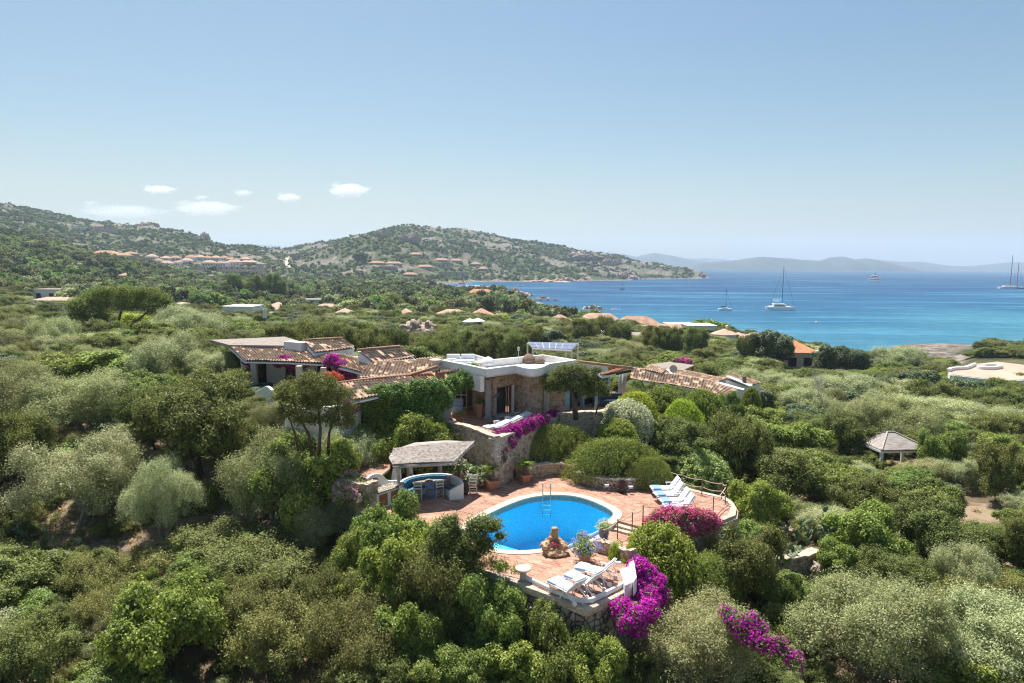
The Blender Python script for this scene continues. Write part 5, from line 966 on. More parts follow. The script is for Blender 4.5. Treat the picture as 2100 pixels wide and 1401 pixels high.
for (px, py, s) in ((811, 1008, 1), (821, 1004, 1), (834, 990, 1.2), (846, 984, .8), (905, 979, .9)):
    c = G(px, py, 0); m = MB(); vs = []; K = 9
    for j, (zz, wd) in enumerate(((2.15, .24), (1.75, .20), (1.35, .06), (1.1, .09), (.75, .13), (.35, .15))):
        for k in range(K): t = k / (K - 1) - .5; vs.append((c.x + t * wd * 2 * s + (.05 * j * (1 if s > 1 else -.3)), c.y - .1 + .05 * math.sin(k * 2.1 + j), zz))
    m.add(vs, [(j * K + k, j * K + k + 1, (j + 1) * K + k + 1, (j + 1) * K + k) for j in range(5) for k in range(K - 1)]); cu = m.build('curtain', WHITECLOTH, pg, world=True, smooth=True); sm_ = cu.modifiers.new('thick', 'SOLIDIFY'); sm_.thickness = .02
bt = [V3(p[0], p[1], .92) for p in ((818, 996), (822, 985), (840, 977), (867, 972), (896, 970), (924, 972), (944, 981), (950, 988))]
bp_ = catmull(bt, 4); bench = thing('curved_bench', 'curved white masonry bench with blue cushions round the stone table', 'bench', ctr(bp_)); side = -1
cen = ctr(bp_)
if (offset_path(bp_, .3)[10] - cen).length > (bp_[10] - cen).length: inn = lambda d_: offset_path(bp_, -d_); sg = -1
else: inn = lambda d_: offset_path(bp_, d_); sg = 1
m = MB(); strip(m, bp_, .16, 0, .92, sg); m.build('back_wall', PLASTER, bench, world=True, bevel=.03)
i1 = inn(.17); m = MB(); strip(m, i1, .56, 0, .36, sg); m.build('seat_base', PLASTER, bench, world=True)
m = MB(); strip(m, i1[2:-2], .54, .365, .46, sg); m.build('seat_cushion', CUSHB, bench, world=True, bevel=.03)
nc_ = 9; seg = (len(i1) - 3) // nc_
for k in range(nc_):
    a = i1[1 + k * seg: 2 + (k + 1) * seg]; m = MB(); strip(m, a, .16, .47, .88, sg); m.build('back_cushion', CUSHB, bench, world=True, bevel=.05)
for e in (0, -1):
    a = bp_[e]; b_ = inn(.78)[e]; t = (bp_[1] - bp_[0]) if e == 0 else (bp_[-1] - bp_[-2]); t = Vector((t.x, t.y, 0)).normalized() * (.16 if e == -1 else -.16); m = MB(); m.prism(xy([a, b_, b_ + t, a + t]), 0, [.92, .50, .50, .92]); m.build('arm', PLASTER, bench, world=True, bevel=.04)
for p in bp_: TREES_AVOID.append((p.x, p.y, .6))
c = G(881, 988, .68); o = thing('dining_table', 'oval stone-topped table inside the curved blue bench', 'table', (c.x, c.y, 0)); m = MB(); pr = [(.28, 0), (.2, .1), (.18, .5), (.28, .62)]; m.lathe((0, 0, 0), pr, 14); m.build('pedestal', PLASTER, o)
m = MB(); el = [(math.cos(k / 32 * 6.283) * .98, math.sin(k / 32 * 6.283) * .62) for k in range(32)]; m.prism(el, .63, .69); m.build('top', simple('table_stone', (.30, .25, .21), .6, .15, 5), o, bevel=.01)
o = thing('centrepiece', 'small wreath and bowl on the stone table', 'centrepiece', (c.x - .05, c.y + .05, .69)); m = MB(); m.lathe((0, 0, 0), [(.10, 0), (.20, .02), (.22, .06), (.12, .05)], 16); m.build('wreath', BROWNWOOD, o); m = MB(); m.lathe((0, 0, .03), [(.04, 0), (.10, .06), (.09, .07)], 12); m.build('bowl', TOWEL, o)
def chair(mat, label):
    o = thing('ladder_back_chair', label, 'chair', (0, 0, 0)); w_ = .20
    for s in (-1, 1):
        m = MB(); m.tube([(s * w_, .19, 0), (s * w_, .19, .45), (s * (w_ + .005), .23, 1.0)], .022, 7); m.build('leg', mat, o); m = MB(); m.tube([(s * w_, -.19, 0), (s * w_, -.19, .45)], .022, 7); m.build('leg', mat, o)
    m = MB(); m.box((0, 0, .45), (.43, .42, .04)); m.build('seat', RUSH, o, bevel=.01)
    m = MB()
    for z in (.60, .76, .93): m.box((0, .195 + (z - .45) * .07, z), (.40, .02, .07))
    m.build('backrest', mat, o)
    m = MB()
    for z in (.15, .28): m.bar((-w_, -.19, z), (w_, -.19, z), .022); m.bar((-w_, .19, z), (w_, .19, z), .022); m.bar((-w_, -.19, z + .04), (-w_, .19, z + .04), .022); m.bar((w_, -.19, z + .04), (w_, .19, z + .04), .022)
    m.build('stretcher', mat, o); return o
g = 'painted ladder-back chairs at the stone table'
def plc(o, px, py, rz): c = G(px, py, 0); o.location = (c.x, c.y, 0); o.rotation_euler = (0, 0, rz); return o
ch = plc(chair(CHAIRW, 'white ladder-back chair at the table, next to the stone pillar end of the bench'), 858, 1022, R(180)); ch['group'] = g
c1 = plc(chair(CHAIRB, 'blue ladder-back chair tucked to the stone table'), 883, 1021, R(172)); c1['group'] = g
c2 = copy_tree(ch); tag(c2, 'white ladder-back chair between the blue and the red-brown chair', 'chair', g); plc(c2, 900, 1018, R(200))
c3 = plc(chair(CHAIRR, 'red-brown ladder-back chair at the right end of the stone table'), 913, 1013, R(212)); c3['group'] = g
c4 = copy_tree(ch); tag(c4, 'white ladder-back chair standing alone beside the garden wall', 'chair', g); plc(c4, 970, 1012, R(4))
# barbecue counter
k0, k1 = G(774, 1046, 0), G(822, 1029, 0); d = k1 - k0; u = d.normalized(); nb_ = Vector((-u.y, u.x, 0)); bb = thing('barbecue_counter', 'white masonry barbecue counter with wooden doors left of the shelter', 'outdoor kitchen', k0)
m = MB(); m.prism(xy([k0, k1, k1 + nb_ * .7, k0 + nb_ * .7]), 0, .82); m.build('base', PLASTER, bb, world=True, bevel=.02)
m = MB(); e = u * .05; m.prism(xy([k0 - e - nb_ * .05, k1 + e - nb_ * .05, k1 + e + nb_ * .7, k0 - e + nb_ * .7]), .822, .90); m.build('worktop', DRYSTONE, bb, world=True, bevel=.02)
m = MB(); q = catmull([k0 + nb_ * .72 + Vector((0, 0, 1.5)), k0 + d * .3 + nb_ * .8 + Vector((0, 0, 1.6)), k0 + d * .7 + nb_ * .9 + Vector((0, 0, 1.4)), k1 + nb_ * .95 + Vector((0, 0, .95)), k1 + d * .25 + nb_ * .7 + Vector((0, 0, .9))], 4); strip(m, q, .16, 0, [p.z for p in q]); m.build('splash_wall', PLASTER, bb, world=True, bevel=.03)
for t0, t1 in ((.08, .42), (.58, .90)):
    m = MB(); A, B = k0 + d * t0 - nb_ * .03, k0 + d * t1 - nb_ * .03; m.prism(xy([A, B, B + nb_ * .05, A + nb_ * .05]), .1, .72); m.build('door', BROWNWOOD, bb, world=True, bevel=.01)
m = MB(); q = k0 + d * .15 + nb_ * .45; m.box((q.x, q.y, 1.2), (.16, .16, .7)); m.build('post', DARKWOOD, bb, world=True)
o = thing('stone_pillar', 'slim stone pillar between barbecue counter and curved bench', 'pillar', G(824, 1029, 0)); m = MB(); m.tube([(0, 0, 0), (.02, 0, .5), (-.02, 0, 1.0)], [.13, .11, .12], 8); m.build('shaft', STONE, o, smooth=True); m = MB(); m.lathe((0, 0, .98), [(.13, 0), (.15, .03), (.10, .07)], 10); m.build('cap', CAPSTONE, o)
# ------------------------------------------------------------------ gazebo on the slope
zg = -3.2; gb = thing('gazebo', 'open gazebo with grey shingled hip roof and white posts on the scrub slope', 'gazebo', G(1850, 960, zg))
e = [(1797, 899, -1.0), (1808, 924, -1.3), (1907, 921, -1.3), (1880, 903, -1.0)]; ez = -1.25; D0 = 51.5
fl, fr_ = AT(1808, 923, D0), AT(1907, 921, D0 + .2); ez = fl.z; bl_, br_ = Vector((fl.x - .3, D0 + 3.6, ez)), Vector((fr_.x + .1, D0 + 3.8, ez)); ap = (fl + fr_ + bl_ + br_) / 4; ap = Vector((fl.x + 1.35, D0 + 1.8, ez + 1.0)); a2 = Vector((fl.x + 1.9, D0 + 1.8, ez + 1.0))
m = MB(); m.add([fl, fr_, br_, bl_, ap, a2, fl - Vector((0, 0, .1)), fr_ - Vector((0, 0, .1)), br_ - Vector((0, 0, .1)), bl_ - Vector((0, 0, .1))], [(0, 1, 5, 4), (1, 2, 5), (2, 3, 4, 5), (3, 0, 4), (6, 7, 1, 0), (7, 8, 2, 1), (8, 9, 3, 2), (9, 6, 0, 3), (9, 8, 7, 6)])
m.build('roof', mat_planks('grey_shingles', (.20, .17, .15), (.40, .36, .33), 10, 0), gb, world=True)
m = MB()
for a, b_ in ((fl, ap), (fr_, a2), (br_, a2), (bl_, ap), (ap, a2)): m.bar(a + Vector((0, 0, .03)), b_ + Vector((0, 0, .03)), .12, .05)
m.build('ridge_board', WOOD, gb, world=True)
m = MB(); ins = .18
for a, b_ in ((fl, fr_), (fr_, br_), (br_, bl_), (bl_, fl)): m.bar(a - Vector((0, -.02, .18)), b_ - Vector((0, -.02, .18)), .1, .14)
m.build('beam', CHAIRW, gb, world=True)
for a in (fl, fr_, br_, bl_): c = ap + (a - ap) * .93; m = MB(); m.box((c.x, c.y, (ez - .12 + th(c.x, c.y) - .2) / 2), (.2, .2, ez - .12 - th(c.x, c.y) + .2)); m.build('post', CHAIRW, gb, world=True, bevel=.01)
# ------------------------------------------------------------------ neighbouring villas
def villa2(label, quads, mat, zb, cat='house', extra=None, walls=PLASTER, name='house'):
    P0 = V3(*quads[0][0]); o = thing(name, label, cat, P0 - Vector((0, 0, P0.z - zb)))
    for q in quads:
        P = [V3(*p) for p in q]; r = tiles(P, o, mat, tw=.3, tl=.5, board=False); c = sum(P, Vector()) / 4; Pw = [c + (p - c) * .95 for p in P]; m = MB(); m.prism(xy(Pw), zb, [p.z - .08 for p in Pw]); m.build('wall', walls, o, world=True)
    return o
nb1 = villa2('long villa with overlapping terracotta roofs and white ridge bands behind the clipped hedges', [[(1298, 754, 1.2), (1448, 778, 0.65), (1441, 800, 0.15), (1292, 777, 0.4)], [(1448, 778, 0.65), (1512, 801, -0.1), (1480, 814, -0.3), (1441, 800, 0.15)], [(1331, 749, 1.3), (1369, 757, 1.2), (1358, 766, 1.0), (1320, 759, 1.1)], [(1398, 759, 0.8), (1492, 777, 0.4), (1470, 786, 0.3), (1375, 766, 0.7)], [(1505, 767, 0.4), (1562, 785, -0.2), (1534, 793, -0.2), (1477, 773, 0.3)]], ROOFM, -3.5)
m = MB(); m.bar(V3(1492, 772, 0.4), V3(1540, 792, 0.0), .5, .12); m.bar(V3(1470, 785, 0.4), V3(1525, 800, -0.05), .7, .14); m.bar(V3(1369, 757, 1.25), V3(1380, 767, 0.9), .5, .1); m.build('ridge_band', PLASTER, nb1, world=True)
m = MB(); a = V3(1526, 782, 0.3); m.box((a.x, a.y, .5), (.35, .35, .7)); m.build('chimney', BROWNCLOTH, nb1, world=True)
a = V3(1381, 758, 1.5); o = thing('satellite_dish', 'cream satellite dish above the neighbouring tiled roofs', 'satellite dish', a - Vector((0, 0, .9))); m = MB(); m.tube([(0, 0, 0), (0, 0, .8)], .03, 6); m.build('pole', STEEL, o); m = MB(); m.lathe((0, 0, 0), [(.05, 0), (.28, .04), (.42, .12), (.42, .14), (.05, .03)], 18); dsh = m.build('dish', CREAM, o); dsh.location = (0, 0, .95); dsh.rotation_euler = (R(80), 0, R(-15))
# solar panel pergola
sp = thing('solar_canopy', 'tilted row of solar panels on a white timber canopy among the junipers', 'solar canopy', V3(1130, 735, 0.3))
Q = [V3(1082, 701, 3.15), V3(1186, 703, 3.15), V3(1173, 717, 2.6), V3(1093, 712.5, 2.75)]; SPM = simple('solar_cells', (.16, .20, .30), .3, .06, 4, spec=.5)
for r_ in range(2):
    for k in range(7):
        f = lambda u_, v_: Q[0].lerp(Q[1], u_).lerp(Q[3].lerp(Q[2], u_), v_); m = MB(); g_ = .006; a = [f(k / 7 + g_, r_ / 2 + .02), f((k + 1) / 7 - g_, r_ / 2 + .02), f((k + 1) / 7 - g_, (r_ + 1) / 2 - .02), f(k / 7 + g_, (r_ + 1) / 2 - .02)]; m.prism(xy(a), [p.z - .04 for p in a], [p.z for p in a]); m.build('solar_panel', SPM, sp, world=True)
m = MB(); m.prism(xy(Q), [p.z - .16 for p in Q], [p.z - .06 for p in Q]); m.bar(Q[3] - Vector((0, .1, .2)), Q[2] - Vector((0, .1, .2)), .14, .12); m.build('canopy_frame', CHAIRW, sp, world=True)
for (k, z) in ((Q[2], .3), (Q[3], .3), (Q[1], .3), (Q[0], .3), ((Q[2] * .85 + Q[3] * .15), .3)): m = MB(); m.box((k.x, k.y + .1, (k.z - .2 - 1.2) / 2), (.2, .2, k.z + 1.0)); m.build('post', CHAIRW, sp, world=True)
cp = thing('flat_canopy', 'flat grey canopy topped with pink flowers behind the long tiled villa', 'canopy', V3(1380, 752, 0)); m = MB(); P = PG([(1331, 748), (1375, 741.5), (1424, 749), (1398, 760)], .4); m.prism(xy(P), .2, .4); m.build('roof', GREYROOF, cp, world=True)
for p in P: c = ctr(P); q = c + (Vector((p.x, p.y, 0)) - c) * .92; m = MB(); m.box((q.x, q.y, -1.4), (.25, .25, 3.2)); m.build('post', BROWNWOOD, cp, world=True)
# white roofed house at the right edge
hr = thing('house', 'low white house with flat beige roof and curved white parapets at the right edge', 'house', V3(2010, 775, -4)); zt_ = -3.2
P = PG([(1945, 757), (1990, 748), (2045, 742), (2130, 752), (2130, 778), (2075, 781), (2020, 777), (1948, 769)], zt_); m = MB(); m.prism(xy(P), -9, zt_ - .02); m.build('wall', PLASTER, hr, world=True); c = ctr(P); m = MB(); m.prism(xy([c + (Vector((p.x, p.y, 0)) - c) * .97 for p in P]), zt_ - .018, zt_ + .06); m.build('roof', simple('beige_roof', (.48, .34, .26), .9, .1, .5), hr, world=True)
for q in ([(1950, 757), (1958, 754), (1985, 752), (1998, 747), (2004, 745)], [(2002, 750), (2012, 752), (2035, 753), (2052, 751), (2056, 748), (2040, 746), (2018, 746)]):
    a = catmull(PG(q, zt_ + .5), 4); m = MB(); strip(m, a, .5, zt_, zt_ + .55, 1); m.build('parapet', PLASTER, hr, world=True, bevel=.1)
m = MB(); P2 = PG([(1948, 771), (2018, 779), (2014, 783), (1950, 778)], -3.9); m.prism(xy(P2), -4.1, -3.9); m.build('awning', GREYROOF, hr, world=True)
# ------------------------------------------------------------------ far houses (x, y, radius kept in FARH for the scatter)
FARH = []
def house(label, px, base, wpx, hpx, depth=9, D=None, roof='hip', wall=None, rmat=None, nwin=3, rz=0.0, group=None, zf=None, overhang=.4, name='house', rh=.45):
    """small building whose front is wpx wide and wall+roof hpx tall as seen from the terrace"""
    if D is None: p = hit(px, base)
    else: p = AT(px, base, D)
    s = p.y / 1400; W = wpx * s; H = hpx * s * (1.4 if p.y < 450 else 1.2); o = thing(name, label, 'house', (p.x, p.y, p.z), rz, group); zd = min(-.5, th(p.x, p.y) - p.z - 1)
    wh = H * (1 - rh) if roof != 'flat' else H
    m = MB(); m.box((0, depth / 2, (wh + zd) / 2), (W, depth, wh - zd)); m.build('wall', wall or PLASTER, o)
    e = overhang
    if roof == 'flat': m = MB(); m.box((0, depth / 2, wh + .12), (W + .3, depth + .3, .24)); m.build('roof', rmat or GREYROOF, o)
    else:
        m = MB(); a, b = W / 2 + e, depth / 2 + e; hx = max(.1, a - b) if roof == 'hip' else a * .98; cy = depth / 2
        vs = [(-a, cy - b, wh), (a, cy - b, wh), (a, cy + b, wh), (-a, cy + b, wh), (-hx, cy, H + .3), (hx, cy, H + .3)] if W >= depth or roof != 'hip' else [(-a, cy - b, wh), (a, cy - b, wh), (a, cy + b, wh), (-a, cy + b, wh), (0, cy - (b - a), H + .3), (0, cy + (b - a), H + .3)]
        if W >= depth or roof != 'hip': fs = [(0, 1, 5, 4), (1, 2, 5), (2, 3, 4, 5), (3, 0, 4), (3, 2, 1, 0)]
        else: fs = [(0, 1, 4), (1, 2, 5, 4), (2, 3, 5), (3, 0, 4, 5), (3, 2, 1, 0)]
        m.add(vs, fs); m.build('roof', rmat or FARROOF, o)
    for k in range(nwin):
        x = (-.5 + (k + .5) / nwin) * W * .86; m = MB(); ww = min(1.6, W / nwin * .5); hz_ = min(1.9, wh * .55); m.box((x, -.02, wh * .42), (ww, .08, hz_)); m.build('window', DARK, o)
    FARH.append((p.x, p.y + depth / 2, max(W, depth) * .5, px - wpx / 2, px + wpx / 2, base)); return o
FARROOF = simple('far_tile_roof', (.46, .27, .18), .9, .2, .4)
PINKROOF = simple('pinkish_tile_roof', (.55, .36, .27), .9, .16, .5)
ORROOF = simple('orange_tile_roof', (.60, .27, .14), .9, .16, .5)
TANW = simple('tan_wall', (.46, .37, .30), .9, .1, .4)
g = 'white hillside village houses with terracotta roofs'
vill = [(308, 534, 20, 9, 'leftmost, with tall windows'), (322, 541, 14, 8, 'below the leftmost one'), (337, 536, 18, 7, 'second from the left in the upper row'), (357, 535, 18, 7, 'third from the left in the upper row'), (338, 548, 24, 10, 'leftmost of the lowest row'), (362, 545, 14, 8, 'lower row, second from the left'), (380, 544, 22, 10, 'lower row, with dark windows below the third upper house'), (390, 536, 22, 10, 'upper row, left of the village middle'), (408, 535, 16, 9, 'upper row, at the village middle'), (423, 535, 14, 8, 'upper row, right of the village middle'), (440, 535, 18, 8, 'upper row, fifth from the right'), (457, 535, 14, 8, 'upper row, fourth from the right'), (426, 546, 26, 9, 'middle of the lower terrace row'), (452, 546, 24, 8, 'lower terrace row, left of the arcaded one'), (478, 545, 28, 9, 'arcaded, with a row of arched windows'), (473, 536, 18, 6, 'upper row, third from the right'), (508, 542, 34, 6, 'wide and low at the right'), (526, 545, 26, 5, 'rightmost of all'), (500, 538, 16, 8, 'pinkish gable behind the wide one')]
vil_n = 0
for (px, b, w_, h_, lb) in vill:
    house('white village house on the hill, ' + lb, px, b + 1, w_, h_ * 1.15, 9, D=None, nwin=4 if w_ > 18 else 3, group=g, rmat=FARROOF if vil_n % 2 else PINKROOF, wall=TANW if 'pinkish' in lb else PLASTER, rh=.35); vil_n += 1
house('long low greyish terrace building below the hillside village', 470, 553, 130, 5, 8, D=800, roof='flat', nwin=10, wall=TANW); house('long flat building with pale front under the village, nearest the trees', 492, 563, 90, 7, 10, D=760, roof='flat', nwin=9, wall=TANW)
house('small pale flat building left of the long terrace building', 428, 552, 13, 5, 8, D=795, roof='flat', nwin=2); house('low white house under the left end of the village terraces', 412, 560, 24, 4, 8, D=770, roof='flat', nwin=2)
for (px, b, w_, h_, lb, D_) in ((212, 524, 46, 8, 'brown-roofed hillside villa left of the village, upper one', 620), (240, 529, 44, 8, 'brown-roofed hillside villa left of the village, lower one', 612), (262, 524, 26, 6, 'small brown-roofed house at the right end of the hillside villas', 640)): house(lb, px, b, w_, h_, 9, D=D_, wall=TANW, nwin=5)
house('white villa high on the left hill', 160, 473, 26, 7, 10, D=1090, roof='flat', nwin=4); house('pale ruin-like building right of the high white villa', 215, 470, 40, 4, 8, D=1120, roof='flat', nwin=3, wall=TANW)
house('small brown-roofed house in the left trees below the village', 252, 571, 26, 7, 8, nwin=2, wall=PLASTER); house('low brown-roofed house hidden in trees left of the tall dark trees', 428, 571, 26, 5, 8, nwin=2, wall=TANW)
ho = house('white cubic house with wavy roof edge at the left', 93, 616, 62, 15, 9, D=None, roof='flat', nwin=2); house('terracotta-roofed wing in front of the white cubic house', 100, 625, 90, 9, 8, D=None, rmat=PINKROOF, nwin=0)
house('pink-roofed house directly right of the umbrella pine', 362, 640, 62, 12, 10, D=None, rmat=PINKROOF, nwin=2)
house('white house with cream corner by the silver-leaved tree', 488, 658, 62, 20, 9, D=None, roof='flat', nwin=2, wall=PLASTER, rmat=PLASTER); house('white house end wall left of the cream corner', 463, 654, 30, 16, 7, D=None, rmat=FARROOF, nwin=1)
house('low white railing terrace house right of the cream-cornered house', 540, 655, 44, 8, 6, D=None, roof='flat', nwin=3, rmat=PLASTER)
for (px, b, w_, h_, D_, lb) in ((495, 640, 50, 10, 150, 'orange-roofed villa with white turret among trees'), (560, 640, 60, 12, 152, 'wide pink-roofed villa right of the turreted one'), (640, 624, 62, 6, 190, 'flat grey roofed house in the middle distance'), (665, 640, 80, 10, 160, 'pale roofed villa with white chimneys left of the bright green tree'), (610, 652, 60, 8, 128, 'house with long pale roof edge behind the junipers')): house(lb, px, b, w_, h_, 12, D=None, rmat=GREYROOF if 'grey' in lb else PINKROOF, roof='flat' if 'grey' in lb else 'hip', nwin=3, rh=.7)
o = thing('round_tower', 'small white conical turret between the orange-roofed villas', 'turret', AT(543, 634, 151)); m = MB(); m.lathe((0, 0, -2), [(.4, 0), (.4, 1.9), (.2, 2.3), (.05, 2.7)], 12); m.build('turret', PLASTER, o)
o = thing('lattice_mast', 'thin metal frame mast standing beside the white turret villas', 'mast', AT(608, 660, 118)); m = MB()
for x in (-.6, .6): m.tube([(x, 0, -1), (x, 0, 3.6)], .05, 5)
for z in (1.2, 2.4, 3.6): m.bar((-.6, 0, z), (.6, 0, z), .07)
m.build('frame', STEEL, o)
for (px, b, w_, h_, D_, lb, rm) in ((825, 660, 50, 16, 160, 'pink gabled roof left of the granite outcrop', PINKROOF), (925, 657, 96, 13, 168, 'long pink tiled roof above the granite outcrop', PINKROOF), (985, 656, 56, 14, 172, 'pink tiled house with bell-shaped chimney', FARROOF), (1018, 662, 26, 10, 165, 'small brown house at the end of the long pink roof', FARROOF), (985, 609, 66, 12, 420, 'house with bright orange roof by the water', ORROOF), (918, 602, 24, 5, 440, 'tiny pale roof left of the orange-roofed waterside house', GREYROOF)): house(lb, px, b, w_, h_, 12, D=None, rmat=rm, nwin=3, rh=.75)
p = hit(985, 656); o = thing('bell_chimney', 'cream bell-shaped chimney on the pink tiled house', 'chimney', (p.x, p.y + 6, AT(985, 644, p.y + 6).z - .8)); m = MB(); m.box((0, 0, 0), (1.6, 1.3, 1.6)); m.lathe((0, 0, .78), [(.8, 0), (.4, .6), (.12, 1.0)], 10); m.build('chimney', CREAM, o)
for (px, b, w_, h_, D_, lb, rm, rf) in ((1370, 684, 120, 8, 0, 'long low brown roof right of the seafront row', FARROOF, 'hip'), (1560, 706, 50, 10, 0, 'small tan roof just behind the round white house', PINKROOF, 'hip'), (700, 655, 50, 10, 0, 'small tan-roofed house left of the bright green tree', PINKROOF, 'hip'), (1150, 672, 60, 12, 190, 'brown-roofed house at the start of the seafront row', FARROOF, 'hip'), (1232, 672, 96, 14, 195, 'long terracotta roof in the seafront row behind the junipers', PINKROOF, 'hip'), (1310, 672, 86, 11, 200, 'terracotta-roofed house at the right of the seafront row', FARROOF, 'hip'), (1170, 690, 70, 5, 150, 'pale garden building with flat roof behind the solar canopy', GREYROOF, 'flat'), (1330, 706, 76, 8, 120, 'flat grey roof among hedges near the white terrace wall', GREYROOF, 'flat'), (1100, 680, 44, 6, 160, 'low brown roof by the round grey bush', FARROOF, 'hip'), (1255, 702, 50, 8, 128, 'white garden wall house among the hedges', PLASTER, 'flat'), (1640, 757, 74, 28, 128, 'cream house with orange roof behind the dark evergreens', ORROOF, 'hip'), (1400, 678, 60, 6, 225, 'small white roofline on the seafront', PLASTER, 'flat'), (1740, 758, 70, 14, 135, 'white building with small cupola behind the dark evergreens', PLASTER, 'flat'), (1440, 688, 60, 10, 160, 'low white wall building left of the round white house', PLASTER, 'flat')): house(lb, px, b, w_, h_ * 1.35, 9, D=None, roof=rf, rmat=rm, nwin=2, wall=CREAM if 'cream' in lb else PLASTER, rh=.35 if 'cream' in lb else .6)
# round white house on the sea front
p = AT(1492, 700, 190); o = thing('round_house', 'round white house with wide tiled roof and dark window at the sea', 'house', p); m = MB(); m.lathe((0, 3, -3), [(3.3, 0), (3.3, 4.7)], 24); m.build('wall', PLASTER, o); m = MB(); m.lathe((0, 3, 1.7), [(3.9, 0), (3.8, .15), (.3, 1.5)], 24); m.lathe((4.2, 4, 1.2), [(3.2, 0), (3.1, .12), (.2, .9)], 20); m.build('roof', PINKROOF, o); m = MB(); m.box((-1.0, -.25, .3), (1.1, .3, 1.3)); m.build('window', DARK, o); m = MB(); m.lathe((0.6, 3, 3.0), [(.2, 0), (.2, .5), (.45, .7), (.4, 1.1), (.1, 1.3)], 12); m.build('chimney', PLASTER, o); FARH.append((p.x + 1, p.y + 3, 6, 1456, 1545, 696))
for (px, b, w_, lb) in ((772, 545, 30, 'leftmost'), (806, 546, 34, 'second from the left'), (852, 527, 26, 'highest, near the pale path'), (905, 539, 30, 'right of the highest'), (935, 540, 26, 'upper right'), (905, 549, 40, 'middle'), (870, 552, 34, 'lower middle'), (975, 546, 22, 'right, below the rocks'), (990, 557, 20, 'far right'), (930, 566, 60, 'long, with turf roof'), (795, 556, 36, 'lower left'), (840, 568, 30, 'low, beside the resort pool')):
    house('low brown hotel building on the hillside, ' + lb, px, b, w_, 6.5, 10, roof='hip' if w_ < 36 else 'flat', nwin=4, wall=TANW, group='low hotel buildings spread over the wooded hillside', rmat=FARROOF if w_ < 36 else GREYROOF, D=None)
house('wide tiled resort building behind the turquoise hotel pool', 862, 574, 52, 7, 14, D=930, nwin=6, wall=TANW); house('reddish beach building at the resort shore', 838, 588, 44, 7, 10, D=850, roof='flat', nwin=4, wall=simple('red_brown_wall', (.28, .14, .10), .9))
house('ochre boathouse on the headland shore', 1207, 574, 14, 5, 8, D=1070, wall=simple('ochre_wall', (.5, .28, .10), .9), nwin=1)
o = thing('swimming_pool', 'small turquoise hotel pool on the far shore', 'pool', AT(865, 576, 905)); m = MB(); m.box((0, 4, .4), (26, 8, 1.4)); m.build('basin', simple('turquoise_pool', (.06, .42, .55), .2), o)
FARH.append((AT(865, 576, 905).x, 905, 14, 845, 886, 577))
o = thing('dirt_track', 'pale dirt track climbing the valley between the hills', 'track', AT(588, 548, 960)); m = MB(); prev = None
trk = [hit(px, py) for px, py in ((592, 551), (589, 545), (585, 538), (589, 533), (594, 529))]
for a, b in zip(trk[:-1], trk[1:]): m.add([Vector((a.x - 3.5, a.y, a.z + 1.6)), Vector((a.x + 3.5, a.y, a.z + 1.6)), Vector((b.x + 3, b.y, b.z + 1.6)), Vector((b.x - 3, b.y, b.z + 1.6))], [(0, 1, 2, 3)])
m.build('path', simple('pale_dirt', (.58, .50, .40), .95), o, world=True); o.name = 'path'; o['kind'] = 'structure'
for a in trk: FARH.append((a.x, a.y, 6, 586, 596, 552))
# white parasols
for (px, py, lb) in ((964, 665, 'white garden parasol left of the bigger one'), (980, 664, 'large white garden parasol near the pink tiled house')):
    o = thing('parasol', lb, 'parasol', AT(px, py + 4, 140)); m = MB(); m.tube([(0, 0, -1.5), (0, 0, 1.6)], .05, 6); m.build('pole', CHAIRW, o); m = MB(); m.lathe((0, 0, .9), [(1.6, 0), (1.55, .08), (.05, .7)], 8); m.build('canopy', WHITECLOTH, o)
    FARH.append((AT(px, py, 140).x, 140, 2, px - 8, px + 14, py + 3))
# tall dark trees near the inlet and the bright tree, far but distinct
for (px, tp_, b, w_, key, lb) in ((488, 562, 612, 50, 'M', 'tallest dark broadleaf tree in front of the village, left one'), (522, 565, 610, 40, 'M', 'dark tree left of the gap to the inlet'), (548, 562, 608, 34, 'M', 'middle tree of the dark row by the inlet'), (572, 562, 608, 30, 'M', 'right tree of the dark row by the inlet'), (786, 603, 646, 66, 'B', 'big bright green tree left of the pink roofs'), (66, 540, 572, 42, 'D', 'dark round tree on the left plain'), (222, 548, 578, 26, 'D', 'dark tree in front of the hillside villas'), (737, 517, 542, 34, 'D', 'large dark round tree on the hotel hill'), (1030, 645, 672, 66, 'L', 'pale green willow-like tree right of the parasols'), (900, 668, 700, 44, 'L', 'yellow-green bush right of the granite outcrop')):
    D_ = {'M': 330}.get(key, 200)
    if px < 100: D_ = 420
    if px == 737: D_ = 1000
    if px in (1030, 900): D_ = 118
    p = AT(px, b, D_) if key == 'M' else hit(px, b); D_ = p.y; z0 = th(p.x, p.y); plant(key, 0, (p.x, p.y, z0 - .5), w_ * D_ / 1400, AT(px, tp_, D_).z - z0 + .5, lb, 'tree')
